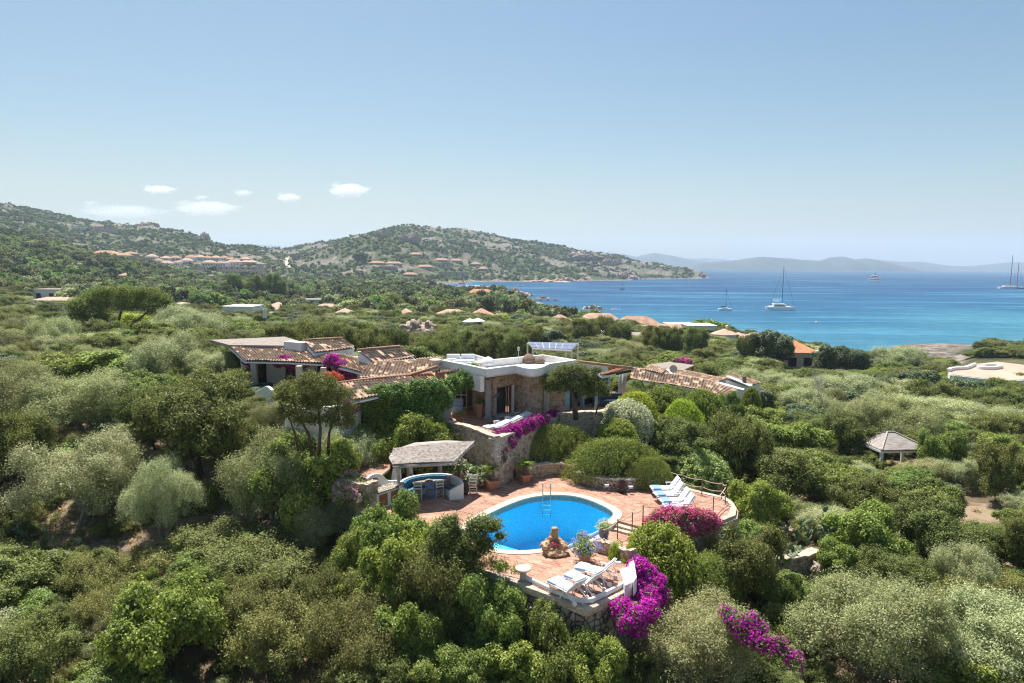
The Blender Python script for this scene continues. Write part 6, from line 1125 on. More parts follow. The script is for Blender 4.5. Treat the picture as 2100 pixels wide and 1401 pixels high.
# ------------------------------------------------------------------ boats
BLUEHULL = simple('dark_blue_hull', (.03, .05, .09), .3); BOATW = simple('boat_white', (.78, .78, .78), .35, .04, .4); TEAK = simple('teak_deck', (.42, .28, .17), .8)
def hull(m, L, B, H, z=0, x0=0, y0=0, bow=.35):
    vs = []; K = 9
    for i in range(K):
        t = i / (K - 1); w_ = B / 2 * (1 if t < 1 - bow else math.cos((t - (1 - bow)) / bow * math.pi / 2) ** .8 + .01); x = x0 - L / 2 + t * L; r = H * (.12 * t * t)
        vs += [(x, y0 - w_ * .7, z - .3), (x, y0 - w_, z + H + r), (x, y0 + w_, z + H + r), (x, y0 + w_ * .7, z - .3)]
    fs = [(i * 4 + a, (i + 1) * 4 + a, (i + 1) * 4 + b, i * 4 + b) for i in range(K - 1) for a, b in ((0, 1), (1, 2), (2, 3), (3, 0))] + [(0, 1, 2, 3), tuple((K - 1) * 4 + k for k in (3, 2, 1, 0))]
    return m.add(vs, fs)
def atsea(px, py): return G(px, py, SEA)
def rig(o, x, H, L, r=.12, boom=None, stay=None, y=0, mat=None):
    m = MB(); m.tube([(x, y, 0), (x, y, H)], [r * 1.2, r * .6], 6); m.build('mast', mat or DARKWOOD, o)
    m = MB(); m.tube([(x, y, H * .97), (x + L, y, 1.5)], .045, 4); m.tube([(x, y, H * .97), (x - L, y, 1.5)], .035, 4); m.build('stay', DARKWOOD, o)
    if boom: m = MB(); m.tube([(x, y, boom[1]), (x - boom[0], y, boom[1])], .3, 8); m.build('boom', boom[2], o)
c = atsea(1600, 636); s = c.y / 1400; o = thing('catamaran', 'large white sailing catamaran with tall mast in the middle of the bay', 'catamaran', c, R(-12)); L = 55 * s
for sy in (-1, 1): m = MB(); hull(m, L, 1.7, 1.9, y0=sy * 3.1, bow=.25); m.build('hull', BOATW, o)
m = MB(); m.box((-.6, 0, 1.8), (L * .72, 5.6, .8)); m.box((-.8, 0, 2.7), (L * .45, 4.8, 1.3), taper=.85); m.box((-1.2, 0, 3.6), (L * .42, 5.0, .25)); m.build('cabin', BOATW, o, bevel=.15)
m = MB(); m.box((-.8, -2.32, 2.6), (L * .36, .12, .5)); m.box((L * .45 * .5 - .95, 0, 2.6), (.1, 3.6, .5)); m.build('window', DARK, o); m = MB(); m.box((-2.2, 0, 5.0), (3.2, 3.0, .2)); m.build('bimini', BOATW, o)
rig(o, .8, (636 - 546) * s, 7, boom=(5.2, 6.0, CREAM), r=.16)
c = atsea(1487, 637); s = c.y / 1400; o = thing('sailing_yacht', 'small white sailing yacht left of the catamaran', 'sailing boat', c, R(-6)); L = 28 * s; m = MB(); hull(m, L, 2.6, 1.0); m.build('hull', BOATW, o); m = MB(); m.box((0, 0, 1.35), (L * .4, 1.6, .6), taper=.7); m.build('cabin', BOATW, o, bevel=.08); m = MB(); m.box((-1.9, 0, 2.2), (1.6, 1.7, .12)); m.box((-.4, 0, 1.45), (L * .3, 1.5, .15)); m.build('bimini', NAVY, o); rig(o, .3, (637 - 592) * s, 3.2, boom=(2.6, 2.2, NAVY), r=.1)
c = atsea(1796, 578); s = c.y / 1400; o = thing('motor_yacht', 'white multi-deck motor yacht seen bow-on near the horizon', 'motor yacht', c, R(-84)); m = MB(); hull(m, 34, 8.4, 3.4); m.build('hull', BOATW, o)
for k, (l_, w_) in enumerate(((24, 7.4), (17, 6.6), (10, 5.6))): m = MB(); m.box((-2 - k, 0, 4.2 + k * 2.5 + .9), (l_, w_, .6)); m.build('deck', BOATW, o, bevel=.1); m = MB(); m.box((-2 - k, 0, 4.2 + k * 2.5 - .2), (l_ - 1, w_ - .8, 1.7)); m.build('window', DARK, o)
m = MB(); m.tube([(-3, 0, 10), (-3, 0, 16.5)], .3, 6); m.box((-3, 0, 13), (1, 3, .6)); m.build('mast', DARKWOOD, o)
c = atsea(1806, 577.5); o = thing('dinghy', 'dark tender floating beside the motor yacht', 'dinghy', c); m = MB(); hull(m, 6, 2.2, .8); m.build('hull', BLUEHULL, o); m = MB(); m.box((-1, 0, 1), (1.2, 1, .7)); m.build('console', DARK, o)
c = atsea(2072, 592); s = c.y / 1400; o = thing('schooner', 'classic two-masted schooner at the right edge of the bay', 'schooner', c, R(4)); L = 50 * s; m = MB(); hull(m, L, 6.2, 2.0, bow=.5); m.build('hull', BOATW, o); m = MB(); m.box((0, 0, 2.5), (L * .6, 4.6, .8)); m.build('deckhouse', BOATW, o, bevel=.1); m = MB(); m.box((-L * .1, 0, 3.6), (L * .5, 1.4, 1.1)); m.build('sail_cover', CREAM, o, bevel=.3)
m = MB(); m.tube([(L * .48, 0, 2.4), (L * .48 + 7, 0, 3.6)], .25, 6); m.build('bowsprit', TEAK, o)
rig(o, -L * .02, (592 - 524) * s, 9, r=.45, mat=BROWNWOOD); rig(o, L * .27, (592 - 538) * s, 6, r=.42, mat=BROWNWOOD)
c = atsea(2098, 592.5); o = thing('motor_boat', 'dark tender alongside the schooner', 'tender', c); m = MB(); hull(m, 14, 3.6, 1.4); m.build('hull', BLUEHULL, o); m = MB(); m.box((0, 0, 1.8), (4, 2.4, 1)); m.build('cabin', BOATW, o)
c = atsea(1276, 594); s = c.y / 1400; o = thing('sailing_boat', 'tiny dark sailing boat alone off the headland', 'sailing boat', c); m = MB(); hull(m, 5.0, 2, .9); m.build('hull', BLUEHULL, o); rig(o, 0, 7.2, 1.6, r=.1)
def motorboat(label, px, py, L, mat=None):
    o = thing('motor_boat', label, 'motor boat', atsea(px, py), 0.2, 'small motor boats moored in the bay'); m = MB(); hull(m, L, L * .35, L * .1); m.build('hull', mat or BOATW, o); m = MB(); m.box((-.1 * L, 0, L * .16), (L * .3, L * .22, L * .12), taper=.8); m.build('cabin', BOATW, o); m = MB(); m.box((.02 * L, 0, L * .16), (L * .12, L * .23, L * .05)); m.build('windscreen', DARK, o)
for px, py, L, lb in ((1066, 588, 8.5, 'white motor boat in open water off the resort'), (1024, 598, 6.5, 'white boat tucked behind the orange-roofed house'), (985, 586, 6, 'motor boat moored at the end of the rocky mole'), (968, 586, 5, 'motor boat second in line at the rocky mole'), (950, 585, 5, 'motor boat nearest the beach at the rocky mole'), (1610, 553, 9, 'tiny white boat far out near the horizon'), (1862, 645, 1.6, 'small pale tender in front of the schooner'), (1458, 619, 1.8, 'low grey dinghy left of the small yacht'), (1406, 619, 1.6, 'dark dinghy between headland and small yacht')): motorboat(lb, px, py, L)
for px, py, lb in ((1674, 662, 'white mooring buoy in the turquoise shallows'),): o = thing('buoy', lb, 'buoy', atsea(px, py)); m = MB(); m.lathe((0, 0, -.3), [(.1, 0), (.45, .25), (.5, .6), (.3, .9), (.05, 1.0)], 12); m.build('float', BOATW, o); m = MB(); m.tube([(0, 0, .6), (0, 0, 1.2)], .05, 6); m.build('ring', STEEL, o)
# jetty and rocks in the water
a, b = atsea(1070, 616.5), atsea(1147, 617); o = thing('jetty', 'long grey concrete jetty reaching into the bay', 'jetty', a); m = MB(); m.bar(a + Vector((0, 0, .9)), b + Vector((0, 0, .9)), 2.4, .5); m.build('deck', GRANITE, o, world=True)
for t in (.1, .3, .5, .7, .9): q = a.lerp(b, t); m = MB(); m.tube([(q.x, q.y, SEA - 1), (q.x, q.y, SEA + .8)], .5, 8); m.build('pile', GRANITE, o, world=True)
RS = simple('shore_granite', (.46, .33, .25), .9, .32, .35, .9, bscale=1.5, var2=(.18, .13, .10))
def rocks(label, px, py, wpx, hpx, n, seed, z=SEA - .6):
    c = G(px, py, SEA); s = c.y / 1400; o = thing('rock_outcrop', label, 'rocks', c + Vector((0, 0, -.6))); rr = random.Random(seed); m = MB()
    for k in range(n): x = rr.uniform(-.5, .5); hh = hpx * s * rr.uniform(.4, 1) * (1 - abs(x) * 1.3); lump(m, (x * wpx * s, rr.uniform(-.4, .4) * min(22, wpx * s * .5), hh * .25), (wpx * s * rr.uniform(.04, .13) + .4, wpx * s * rr.uniform(.04, .1) + .5, max(.5, hh * .75)), seed * 31 + k, .5, 2, 1.3)
    m.build('rock', RS, o, smooth=False); FARH.append((c.x, c.y, wpx * s * .3, px - wpx / 2, px + wpx / 2, py - 1))
for a in (('pink granite rocks awash at the tip of the near point', 1130, 634, 84, 9.5, 47, 3), ('small granite reef standing alone in the bay', 1216, 634, 44, 13.5, 19, 5), ('thin line of half-sunken rocks right of the small reef', 1258, 634, 40, 3.4, 16, 6), ('granite rocks just left of the jetty', 1085, 624, 50, 13.5, 36, 8), ('brown rock at the seaward side of the jetty', 1114, 612, 26, 9.5, 14, 9), ('big granite rocks above the jetty root', 1058, 607, 60, 18.9, 36, 10), ('rocky mole with moored boats off the hotel beach', 975, 587, 70, 4.1, 33, 11), ('pale pink rock slabs at the headland foot, left part', 1120, 578, 90, 6.8, 56, 12), ('large pink granite rocks at the foot of the headland', 1160, 577, 50, 12.2, 33, 13), ('rounded granite rocks in the middle of the headland shore', 1280, 573, 60, 18.9, 36, 14), ('bare granite tip of the headland', 1415, 569, 60, 23.0, 70, 15), ('low granite ledge along the outer headland shore', 1345, 571, 90, 8.1, 50, 16), ('brown rocks on the near shore beside the lagoon', 1890, 722, 50, 12.2, 22, 17), ('flat orange rocks between the lagoon and the sea', 1950, 733, 90, 9.5, 36, 18), ('rocks at the end of the far right sandy spit', 1975, 722, 70, 9.5, 30, 19), ('dark rock just above the water near the right edge', 2082, 699, 14, 4.1, 5, 20), ('boulders below the ochre boathouse', 1230, 575, 40, 8.1, 25, 21), ('pale boulders by the hotel beach', 950, 583, 26, 9.5, 19, 22)): rocks(*a)
# granite domes on the hills
def crag(label, px, base, D, wpx, hpx, n, seed):
    c = AT(px, base, D); s = D / 1400; o = thing('granite_crag', label, 'crag', c); rr = random.Random(seed); m = MB()
    for k in range(n): x = rr.uniform(-.5, .5); hh = hpx * s * rr.uniform(.4, 1); lump(m, (x * wpx * s, rr.uniform(-.3, .3) * wpx * s * .5, hh * .2), (wpx * s * rr.uniform(.1, .2), wpx * s * rr.uniform(.08, .16), hh * .8), seed * 17 + k, .55, 3, 1.6)
    m.build('rock', ROCK, o, smooth=False)
for a in (('pale crag crowning the near ridge below the summit', 842, 492, 1110, 34, 14, 12, 3), ('rocky knob on the left shoulder of the near ridge', 782, 482, 1110, 30, 10, 10, 4), ('bare cliff face under the summit ridge', 955, 488, 1440, 40, 10, 10, 5), ('weathered crags on the long right-hand ridge', 1000, 503, 1440, 60, 9, 16, 6), ('jagged pale rocks above the headland', 1210, 528, 1240, 70, 14, 22, 7), ('crags near the seaward end of the ridge', 1260, 540, 1230, 40, 9, 14, 8), ('orange granite dome on the left hill skyline', 222, 462, 1290, 30, 8, 7, 9), ('second granite dome on the left hill skyline', 300, 464, 1280, 44, 9, 9, 10), ('steep rocky end of the left hill', 425, 492, 1280, 26, 14, 10, 11), ('rock slabs on the far left slope', 15, 440, 1240, 60, 22, 14, 12), ('pale quarry-like rock scar above the brown-roofed villas', 190, 512, 640, 24, 8, 9, 13), ('flat granite slabs on the near left hill', 55, 508, 590, 90, 9, 18, 14), ('diagonal rock slabs in the middle of the left hill', 375, 515, 1050, 50, 12, 12, 15), ('small outcrop above the hotel buildings', 745, 492, 1115, 22, 7, 7, 16)): crag(*a)
# ------------------------------------------------------------------ clouds beyond the haze
cm, ns, lk = newmat('cloud_vapour'); out = N(ns, 'OutputMaterial'); pv = N(ns, 'VolumePrincipled'); pv.inputs['Color'].default_value = (1, 1, 1, 1); pv.inputs['Anisotropy'].default_value = .55
tc = N(ns, 'TexCoord'); no = N(ns, 'TexNoise'); no.inputs['Scale'].default_value = 2.4; no.inputs['Detail'].default_value = 7; no.inputs['Roughness'].default_value = .62; lk.new(tc.outputs['Object'], no.inputs[0])
ln = N(ns, 'VectorMath', operation='LENGTH'); lk.new(tc.outputs['Object'], ln.inputs[0]); sb_ = N(ns, 'Math', operation='MULTIPLY_ADD'); sb_.inputs[1].default_value = -.62; sb_.inputs[2].default_value = .12; lk.new(ln.outputs['Value'], sb_.inputs[0])
ad = N(ns, 'Math', operation='ADD'); lk.new(no.outputs[0], ad.inputs[0]); lk.new(sb_.outputs[0], ad.inputs[1]); mrn = N(ns, 'MapRange'); mrn.inputs[1].default_value = .22; mrn.inputs[2].default_value = .42; mrn.inputs[4].default_value = .02
lk.new(ad.outputs[0], mrn.inputs[0]); lk.new(mrn.outputs[0], pv.inputs['Density']); lk.new(pv.outputs[0], out.inputs['Volume'])
def cloud(label, px, py, w_, h_, dens=1.0, D=10500):
    c = AT(px, py, D); s = D / 1400; mt = cm
    if dens != 1.0:
        mt = cm.copy(); mt.node_tree.nodes['Map Range'].inputs[4].default_value = .02 * dens
    m = MB(); m.lathe((0, 0, -1), [(.05, 0), (.5, .13), (.87, .5), (1, 1), (.87, 1.5), (.5, 1.87), (.05, 2)], 16); o = m.build('cloud', mt); o.location = c; o.scale = (w_ * s / 2, w_ * s / 2 * .8, h_ * s / 2); tag(o, label, 'cloud')
for a in (('biggest puffy white cloud above the main hill', 712, 390, 124, 46, .45), ('small white cloud left of the biggest one', 590, 405, 74, 28, .7), ('flat white cloud high above the left hill', 325, 388, 100, 24, .6), ('small torn cloud between the flat one and the bright ones', 498, 395, 60, 20, .35), ('broad thin cloud bank over the gap in the hills', 420, 426, 200, 44, .22), ('faint wispy cloud low over the left hill', 250, 433, 280, 40, .10), ('tiny faint cloud at the far left of the sky', 185, 416, 50, 14, .2), ('small bright puff above the thin cloud bank', 412, 405, 44, 14, .35)): cloud(*a)
# ------------------------------------------------------------------ vegetation placed one by one
def veg(key, var, px, top, base, wpx, label, cat, z=None, push=0.55, group=None, name=None, D=None):
    if D is not None: p = AT(px, base, D); p.z = th(p.x, p.y) if z is None else z
    else: p = hit(px, base) if z is None else G(px, base, z)
    w = wpx * p.y / 1400 * 1.04; d = Vector((p.x, p.y, 0)).normalized(); q = p + d * (w * 0.5 * push)
    q.z = p.z if z is not None else th(q.x, q.y)
    h = max(0.35, AT(px, top, q.y).z - q.z); w = wpx * q.y / 1400 * (1.12 if key in DOMES else 1.08)
    if key not in DOMES and h > 1.05 * w and wpx > 60: w = h / 1.05
    q.z -= 0.12 if key != 'H' else .4
    return plant(key, var, q, w, h + 0.12, label, cat, group, name=name)
DOMES = 'HCAVYE'
VL = '''
M 0 40 1128 1262 185|glossy light green bush cut by the left edge of the picture|bush
K 0 60 1275 1440 230|sparse dry juniper over bare earth in the bottom left corner|shrub
K 1 195 1150 1260 150|small brown-green juniper beside the sandy gap, left foreground|shrub
K 2 232 1215 1330 130|brownish juniper directly above the dead grey branches|shrub
B 0 352 1196 1440 225|big leafy bush with yellow-green crown in the left foreground|bush
K 0 330 1135 1215 170|low juniper between the sandy patch and the big leafy bush|shrub
K 1 440 1085 1190 200|wide feathery juniper below the sandy clearing|shrub
K 2 555 1105 1230 210|spreading olive-brown juniper left of the grey-green olive|shrub
K 0 500 1190 1330 190|tangled juniper with bare twigs in the lower left foreground|shrub
K 1 590 1250 1440 230|rust-flecked juniper at the bottom edge of the picture|shrub
B 2 305 1168 1235 60|small bright green sapling between two dry junipers|bush
M 1 742 1172 1290 125|rounded dark green mastic left of the wind-blown juniper|bush
J 1 770 1085 1215 115|grey-green juniper below the terrace corner|tree
B 1 832 1230 1400 130|bright green leafy bush in the bottom middle|bush
K 2 735 1245 1440 190|grey twiggy juniper at the bottom, left of the bright leafy bush|shrub
K 0 672 1170 1290 140|brown-green juniper under the grey olive bush|shrub
J 2 878 1165 1300 110|dull brown juniper right under the terrace edge|tree
M 2 1018 1170 1335 150 25.6|dense blue-green mastic against the dry stone wall|bush
M 0 935 1225 1360 80 26.3|small mastic beside the fallen orange log|bush
B 0 875 1335 1450 130|bright bush cut by the bottom edge, left of the middle|bush
M 1 960 1320 1450 150|mid green bush cut by the bottom edge, below the blue-green mastic|bush
B 1 1065 1305 1450 150|light green bush at the bottom edge below the stone wall|bush
M 0 1150 1246 1370 140 24|yellow-green juniper shrub hugging the foot of the stone wall|shrub
B 2 1222 1300 1450 150 23|yellow-green bush next to silvery dead branches at the bottom|bush
O 0 1420 1236 1450 300|large pale olive tree at the bottom, right of the magenta cascade|olive tree
O 1 1790 1190 1450 340|very large grey-green olive tree in the bottom right|olive tree
S 0 2050 1238 1450 260|silvery shrub filling the bottom right corner|shrub
B 1 1975 1320 1460 170|bright green feathery bush at the bottom edge on the right|bush
M 2 1625 1225 1330 140|light green bush behind the trailing bougainvillea|bush
E 0 1452 1143 1300 125|ball-shaped feathery green bush right of the magenta cascade|bush
J 3 1525 1088 1290 180|dark domed juniper right of the ball-shaped bush|tree
M 1 1600 1180 1290 80|narrow green shrub leaning on the dark domed juniper|shrub
C 0 1350 1080 1205 175 29.4|wide clipped bright bush under the pink and red bougainvillea|bush
L 1 1278 1118 1165 60 28.2|pale yellow-leaved shrub beside the rope handrail|shrub
B 0 1545 985 1110 115|fresh green leafy tree just right of the rope fence corner|tree
B 2 1770 1038 1190 160|bright green bush in the middle of the right slope|bush
M 1 1725 1110 1210 110|olive-green bush below the prickly pears|bush
J 0 1908 1035 1195 190|large dull juniper beside the bare earth on the right|tree
J 2 1825 1140 1260 160|dark low juniper in front of the bright slope bush|tree
S 1 1965 1118 1250 130|blue-green silvery bush below the bare earth|shrub
K 1 2035 1180 1290 150|dry open juniper near the right edge|shrub
J 1 2098 1060 1190 90|dark juniper cut by the right edge below the dirt clearing|tree
L 0 2022 1104 1150 46|small round green bush alone on the bare earth|bush
J 3 2040 905 1035 62|slender juniper tree standing on the dirt clearing|tree
J 0 2092 925 985 60|small juniper by the right edge above the clearing|tree
J 1 1605 925 1060 200|broad brownish juniper behind the rope fence corner|tree
M 0 1690 935 1040 150|green mastic to the left of the gazebo posts|bush
B 1 1622 862 950 130|bright leafy bush in the middle of the right hedge belt|bush
J 2 1500 855 975 150 43.5|dark juniper above the pale round bush|tree
J 3 1392 862 960 140 42.5|dark green juniper between the clipped mounds and the pale round bush|tree
J 1 1780 985 1100 150|dull juniper below the gazebo|tree
M 1 1850 968 1050 110|small mastic in front of the gazebo posts|bush
A 0 1425 920 1022 138|perfectly round pale green bush behind the rope fence|bush
O 2 1823 818 925 180|wide olive-grey tree right behind the gazebo|olive tree
J 0 1735 850 950 120|dark juniper touching the left side of the gazebo|tree
M 2 1925 880 980 70|dark shrub just right of the gazebo roof|bush
S 2 1965 942 1010 90|grey-green bush right of the gazebo posts|shrub
S 0 1940 820 880 130|silver shrub above and right of the gazebo|shrub
S 1 2050 835 905 120|silver shrub near the right edge above the dirt clearing|shrub
S 2 1830 782 835 150|silvery bank of shrub in front of the white-roofed house|shrub
S 0 1730 772 840 140|pale silvery shrub right of the bare white tree|shrub
S 1 1640 800 862 110|grey-green shrub left of the bare white tree|shrub
B 2 1560 835 900 110|sunlit green bush above the broad brownish juniper|bush
D 0 1575 676 756 105|tall dark evergreen tree standing against the sea|tree
D 1 1702 708 770 74|dark evergreen between the cream house and the small white cupola|tree
D 0 1747 712 772 62|second dark evergreen, with a sunlit right side, by the shore|tree
S 1 1842 712 766 96|round grey-green tree in front of the rocky shore|tree
J 2 1922 748 792 70|dark juniper left of the white-roofed house|tree
J 0 2090 765 815 60|dark juniper in front of the white-roofed house at the right edge|tree
Y 0 1302 812 845 95 44.6|yellow-green clipped hedge mound by the porch corner|hedge
Y 0 1400 830 880 100 46.5|lime coloured clipped mound in the hedge belt|hedge
C 0 1355 797 850 100 49|soft green clipped mound under the tiled neighbour villa|hedge
C 0 1267 860 910 76 41|small two-tone clipped bush in front of the variegated bush|bush
V 0 1284 822 885 112 42.6|variegated cream and green clipped bush beside the porch|bush
C 0 1440 804 860 110 52|rounded green shrub below the end of the long tiled villa|bush
J 0 1480 815 880 110|dark shrub below the white ridge of the neighbour villa|tree
O 0 570 902 1125 205|big rounded grey olive tree left of the oleander|olive tree
O 2 655 1026 1165 170|grey-green olive bush in front of the oleander|olive tree
Q 0 158 905 1120 215|silvery olive tree with glittering leaves at the left|olive tree
Q 1 335 940 1140 170|thin see-through olive tree beside the sandy clearing|olive tree
O 1 178 765 905 225|broad soft olive tree in the middle left|olive tree
O 2 40 752 905 190|olive tree cut by the left edge, above the dark juniper|olive tree
J 0 418 790 1010 240|massive dark juniper with open shady foot at the centre left|tree
J 2 330 800 940 150|dark juniper crown left of the massive one|tree
J 3 495 870 1000 110|dark column-like juniper between the massive one and the small olive|tree
O 1 552 828 945 96|small round olive in front of the white wing wall|olive tree
J 1 45 855 1040 150|dark green-brown juniper at the left edge|tree
S 2 350 686 800 150|grey-green tree with soft rounded crown left of the villa roofs|tree
S 0 430 722 800 90|grey-green shrub beside the left end of the villa|shrub
J 3 445 760 860 150|olive-brown juniper below the left end of the villa|tree
B 1 250 715 800 170|bright green leafy thicket left of the soft grey tree|bush
B 0 140 730 800 130|sunlit green bush in the left middle distance|bush
M 1 300 765 860 130|dark green mastic below the bright thicket|bush
L 0 258 646 705 106|lime-green shrub beneath the umbrella pine|shrub
Q 0 400 634 725 160|silver-leaved tree right of the umbrella pine|tree
S 1 115 655 740 90|pale grey shrub left of the umbrella pine|shrub
C 0 428 990 1052 48|small bright clipped ball at the edge of the sandy clearing|bush
B 0 828 848 965 150 38.2|bright yellow-green tree spreading over the reed roof|tree
B 2 885 858 940 95 39.7|sunlit bush between the reed roof and the granite wall|bush


C 0 740 905 945 54|round grey-green ball by the garden path|bush
M 1 688 930 990 80|leafy shrub beside the garden path|bush
B 1 780 800 860 90|leafy bush below the vine|bush
E 0 470 720 775 50|feathery bright shrub against the left villa wall|shrub
L 1 405 1000 1008 10|x|x
'''
# the hedge mounds and plants that stand on the terraces
for ln in VL.strip().split('\n'):
    if '|' not in ln: continue
    a, lb, ct = ln.split('|'); k, v, px, tp_, bs, w_, *dd_ = a.split()
    if lb == 'x': continue
    veg(k, int(v), float(px), float(tp_), float(bs), float(w_), lb, ct, D=float(dd_[0]) if dd_ else None)
veg('M', 0, 612, 896, 985, 95, 'leafy bush hiding the foot of the white wing wall', 'bush', D=35.2); veg('B', 1, 668, 905, 985, 90, 'bright shrub at the foot of the bare-trunked juniper', 'bush', D=35.0); veg('S', 0, 715, 888, 965, 70, 'small grey shrub between the white wing wall and the garden path', 'shrub', D=36.8); veg('M', 1, 770, 878, 955, 90, 'dark bush under the vine next to the bright spreading tree', 'bush', D=37.6)
veg('M', 2, 800, 1033, 1160, 125, 'light green mastic in front of the barbecue counter', 'bush', D=30.3); veg('B', 0, 850, 1075, 1190, 90, 'green bush against the left terrace wall', 'bush', D=28.3); veg('M', 0, 745, 1075, 1190, 110, 'green bush between the two olives and the terrace', 'bush', D=30.5)
veg('K', 2, 905, 1120, 1230, 90, 'twiggy grey juniper under the wind-blown juniper', 'shrub', D=27.2)
def mound(px, top, base, wpx, z, label, sy=.62, push=.75):
    o = veg('H', 0, px, top, base, wpx, label, 'hedge', z=z, push=push); o.rotation_euler = (0, 0, 0); s = o.scale; o.scale = (s[0], s[1] * sy, s[2]); return o
mound(1140, 866, 962, 172, .5, 'large clipped juniper mound left of the other, behind the curved wall'); mound(1260, 893, 992, 196, .5, 'large clipped juniper mound above the dry stone planter wall')
mound(1330, 930, 992, 90, .5, 'small clipped juniper mound at the right end of the planter wall', .7)
for i, (px, tp_, D_, w_) in enumerate(((1300, 781, 67, 44), (1335, 786, 67, 46), (1368, 790, 66, 44), (1402, 794, 66, 46), (1436, 800, 65, 44), (1470, 808, 64, 44), (1505, 806, 64, 42), (1540, 797, 66, 46))):
    veg('MJCMJBMC'[i], i, px, tp_, tp_ + 40, w_, 'rounded shrub in the hedge along the foot of the long tiled villa', 'hedge', D=D_, group='hedge along the long tiled villa')
for i, (px, tp_, w_) in enumerate(((1955, 786, 50), (1995, 792, 54), (2035, 796, 50), (2075, 798, 54), (2110, 794, 50))):
    veg('MSJMJ'[i], i, px, tp_, tp_ + 40, w_, 'shrub hiding the foot of the white flat-roofed house', 'bush', D=97, group='shrubs before the white flat-roofed house')
for i, (px, tp_, D_, w_) in enumerate(((575, 668, 74, 90), (625, 662, 80, 92), (672, 666, 78, 84), (718, 664, 82, 90), (765, 672, 78, 90), (806, 676, 84, 80), (905, 684, 80, 84), (950, 676, 88, 88), (1000, 680, 84, 90), (1048, 684, 86, 84), (885, 700, 70, 70), (1090, 668, 120, 60))):
    veg('JJDJ'[i % 4] if i % 4 != 2 else 'J', i, px, tp_, tp_ + 60, w_, 'olive-brown juniper in the belt right behind the villa roofs', 'juniper', D=D_, group='juniper belt behind the villa')
for i, (px, tp_, D_, w_) in enumerate(((1195, 655, 150, 62), (1235, 650, 155, 64), (1270, 664, 150, 50), (1345, 668, 140, 56), (1380, 672, 140, 50), (1425, 674, 135, 60), (1530, 690, 130, 40))):
    veg('J', i, px, tp_, tp_ + 40, w_, 'dark spreading tree in front of the seafront roofs', 'tree', D=D_, group='dark trees before the seafront roofs')
# trees with visible trunks: wind-blown juniper by the pool, twisted junipers by the house
def trunktree(px, base, z, label, lobes_, key, trunkpts, seed, ncl=420, clr=.22, npl=34, L=.09, Wd=.04, name='juniper_tree', cat='juniper', bark=BARK, D=None):
    """lobes_: (px, py, radius px, squash) read at the tree's own distance, trunkpts: pixel polylines with radii"""
    p = G(px, base, z) if D is None else AT(px, base, D); D = p.y; o = thing(name, label, cat, p); rr = random.Random(seed); bl = []
    for (lx, ly, r, sq) in lobes_:
        q = AT(lx, ly, D); bl.append((q.x - p.x, rr.uniform(-.45, .45) * r * D / 1400, q.z - p.z, r * D / 1400, r * D / 1400 * 1.05, r * D / 1400 * sq))
    me = crown_mesh('crown', LM[key], seed, bl, ncl, clr, npl, L, Wd, along=.6, up=.5, stretch=1.5, inner=.10, rad=(.7, 1.05)); put(bpy.data.objects.new('crown', me), o)
    m = MB()
    for tr_ in trunkpts:
        pts = [AT(a, b, D) - p + Vector((0, rr.uniform(-.15, .15), 0)) for a, b, r in tr_]; m.tube(pts, [r for _, _, r in tr_], 8)
    m.build('trunk', bark, o, smooth=True); TREES.append((p.x, p.y, .8)); return o
trunktree(965, 1215, -3.0, 'wind-blown juniper with two crowns standing between terrace and shrubs', [(915, 1095, 32, .85), (900, 1130, 26, 1), (930, 1140, 34, 1), (945, 1110, 22, .8), (985, 1080, 26, .8), (1010, 1078, 20, .7), (975, 1105, 26, .9), (995, 1120, 22, .8), (960, 1145, 28, .9), (925, 1070, 16, .7), (1025, 1098, 10, .6), (940, 1165, 22, .9), (890, 1150, 16, .9)], 'juniper', [[(972, 1230, .17), (975, 1185, .14), (965, 1150, .11), (985, 1110, .07), (1005, 1085, .04)], [(966, 1160, .10), (945, 1130, .07), (920, 1095, .04)], [(975, 1150, .07), (992, 1120, .05)]], 7, ncl=620, npl=38, D=27.4)
trunktree(660, 925, 1.6, 'juniper with several bare trunks in front of the white wing wall', [(600, 805, 32, .9), (640, 790, 30, .9), (665, 795, 30, .9), (690, 818, 32, .9), (620, 835, 32, .8), (655, 830, 34, .9), (700, 848, 28, .9), (592, 845, 24, .8), (582, 815, 22, .8), (712, 868, 20, .8), (640, 858, 24, .7), (680, 862, 24, .8), (612, 862, 18, .8)], 'juniper', [[(640, 935, .09), (632, 890, .08), (612, 850, .05), (600, 810, .03)], [(655, 935, .10), (657, 880, .08), (650, 830, .05), (642, 790, .03)], [(672, 935, .09), (675, 890, .07), (690, 840, .05), (695, 810, .03)], [(612, 925, .06), (604, 890, .05), (590, 850, .03)]], 9, ncl=620, npl=34, D=35.6)
trunktree(1178, 856, 2.7, 'spreading juniper with thick trunk in front of the stone tower', [(1135, 780, 22, .8), (1160, 768, 22, .8), (1185, 765, 22, .8), (1150, 795, 20, .8), (1180, 790, 26, .9), (1210, 775, 20, .8), (1225, 795, 20, .8), (1205, 805, 18, .8), (1240, 805, 12, .8), (1130, 795, 16, .8), (1225, 760, 10, .7)], 'juniper', [[(1180, 860, .20), (1178, 830, .17), (1172, 800, .12), (1155, 775, .06)], [(1179, 830, .12), (1195, 800, .08), (1215, 780, .05)], [(1222, 850, .05), (1228, 825, .05), (1232, 800, .03)]], 11, ncl=560, npl=36)
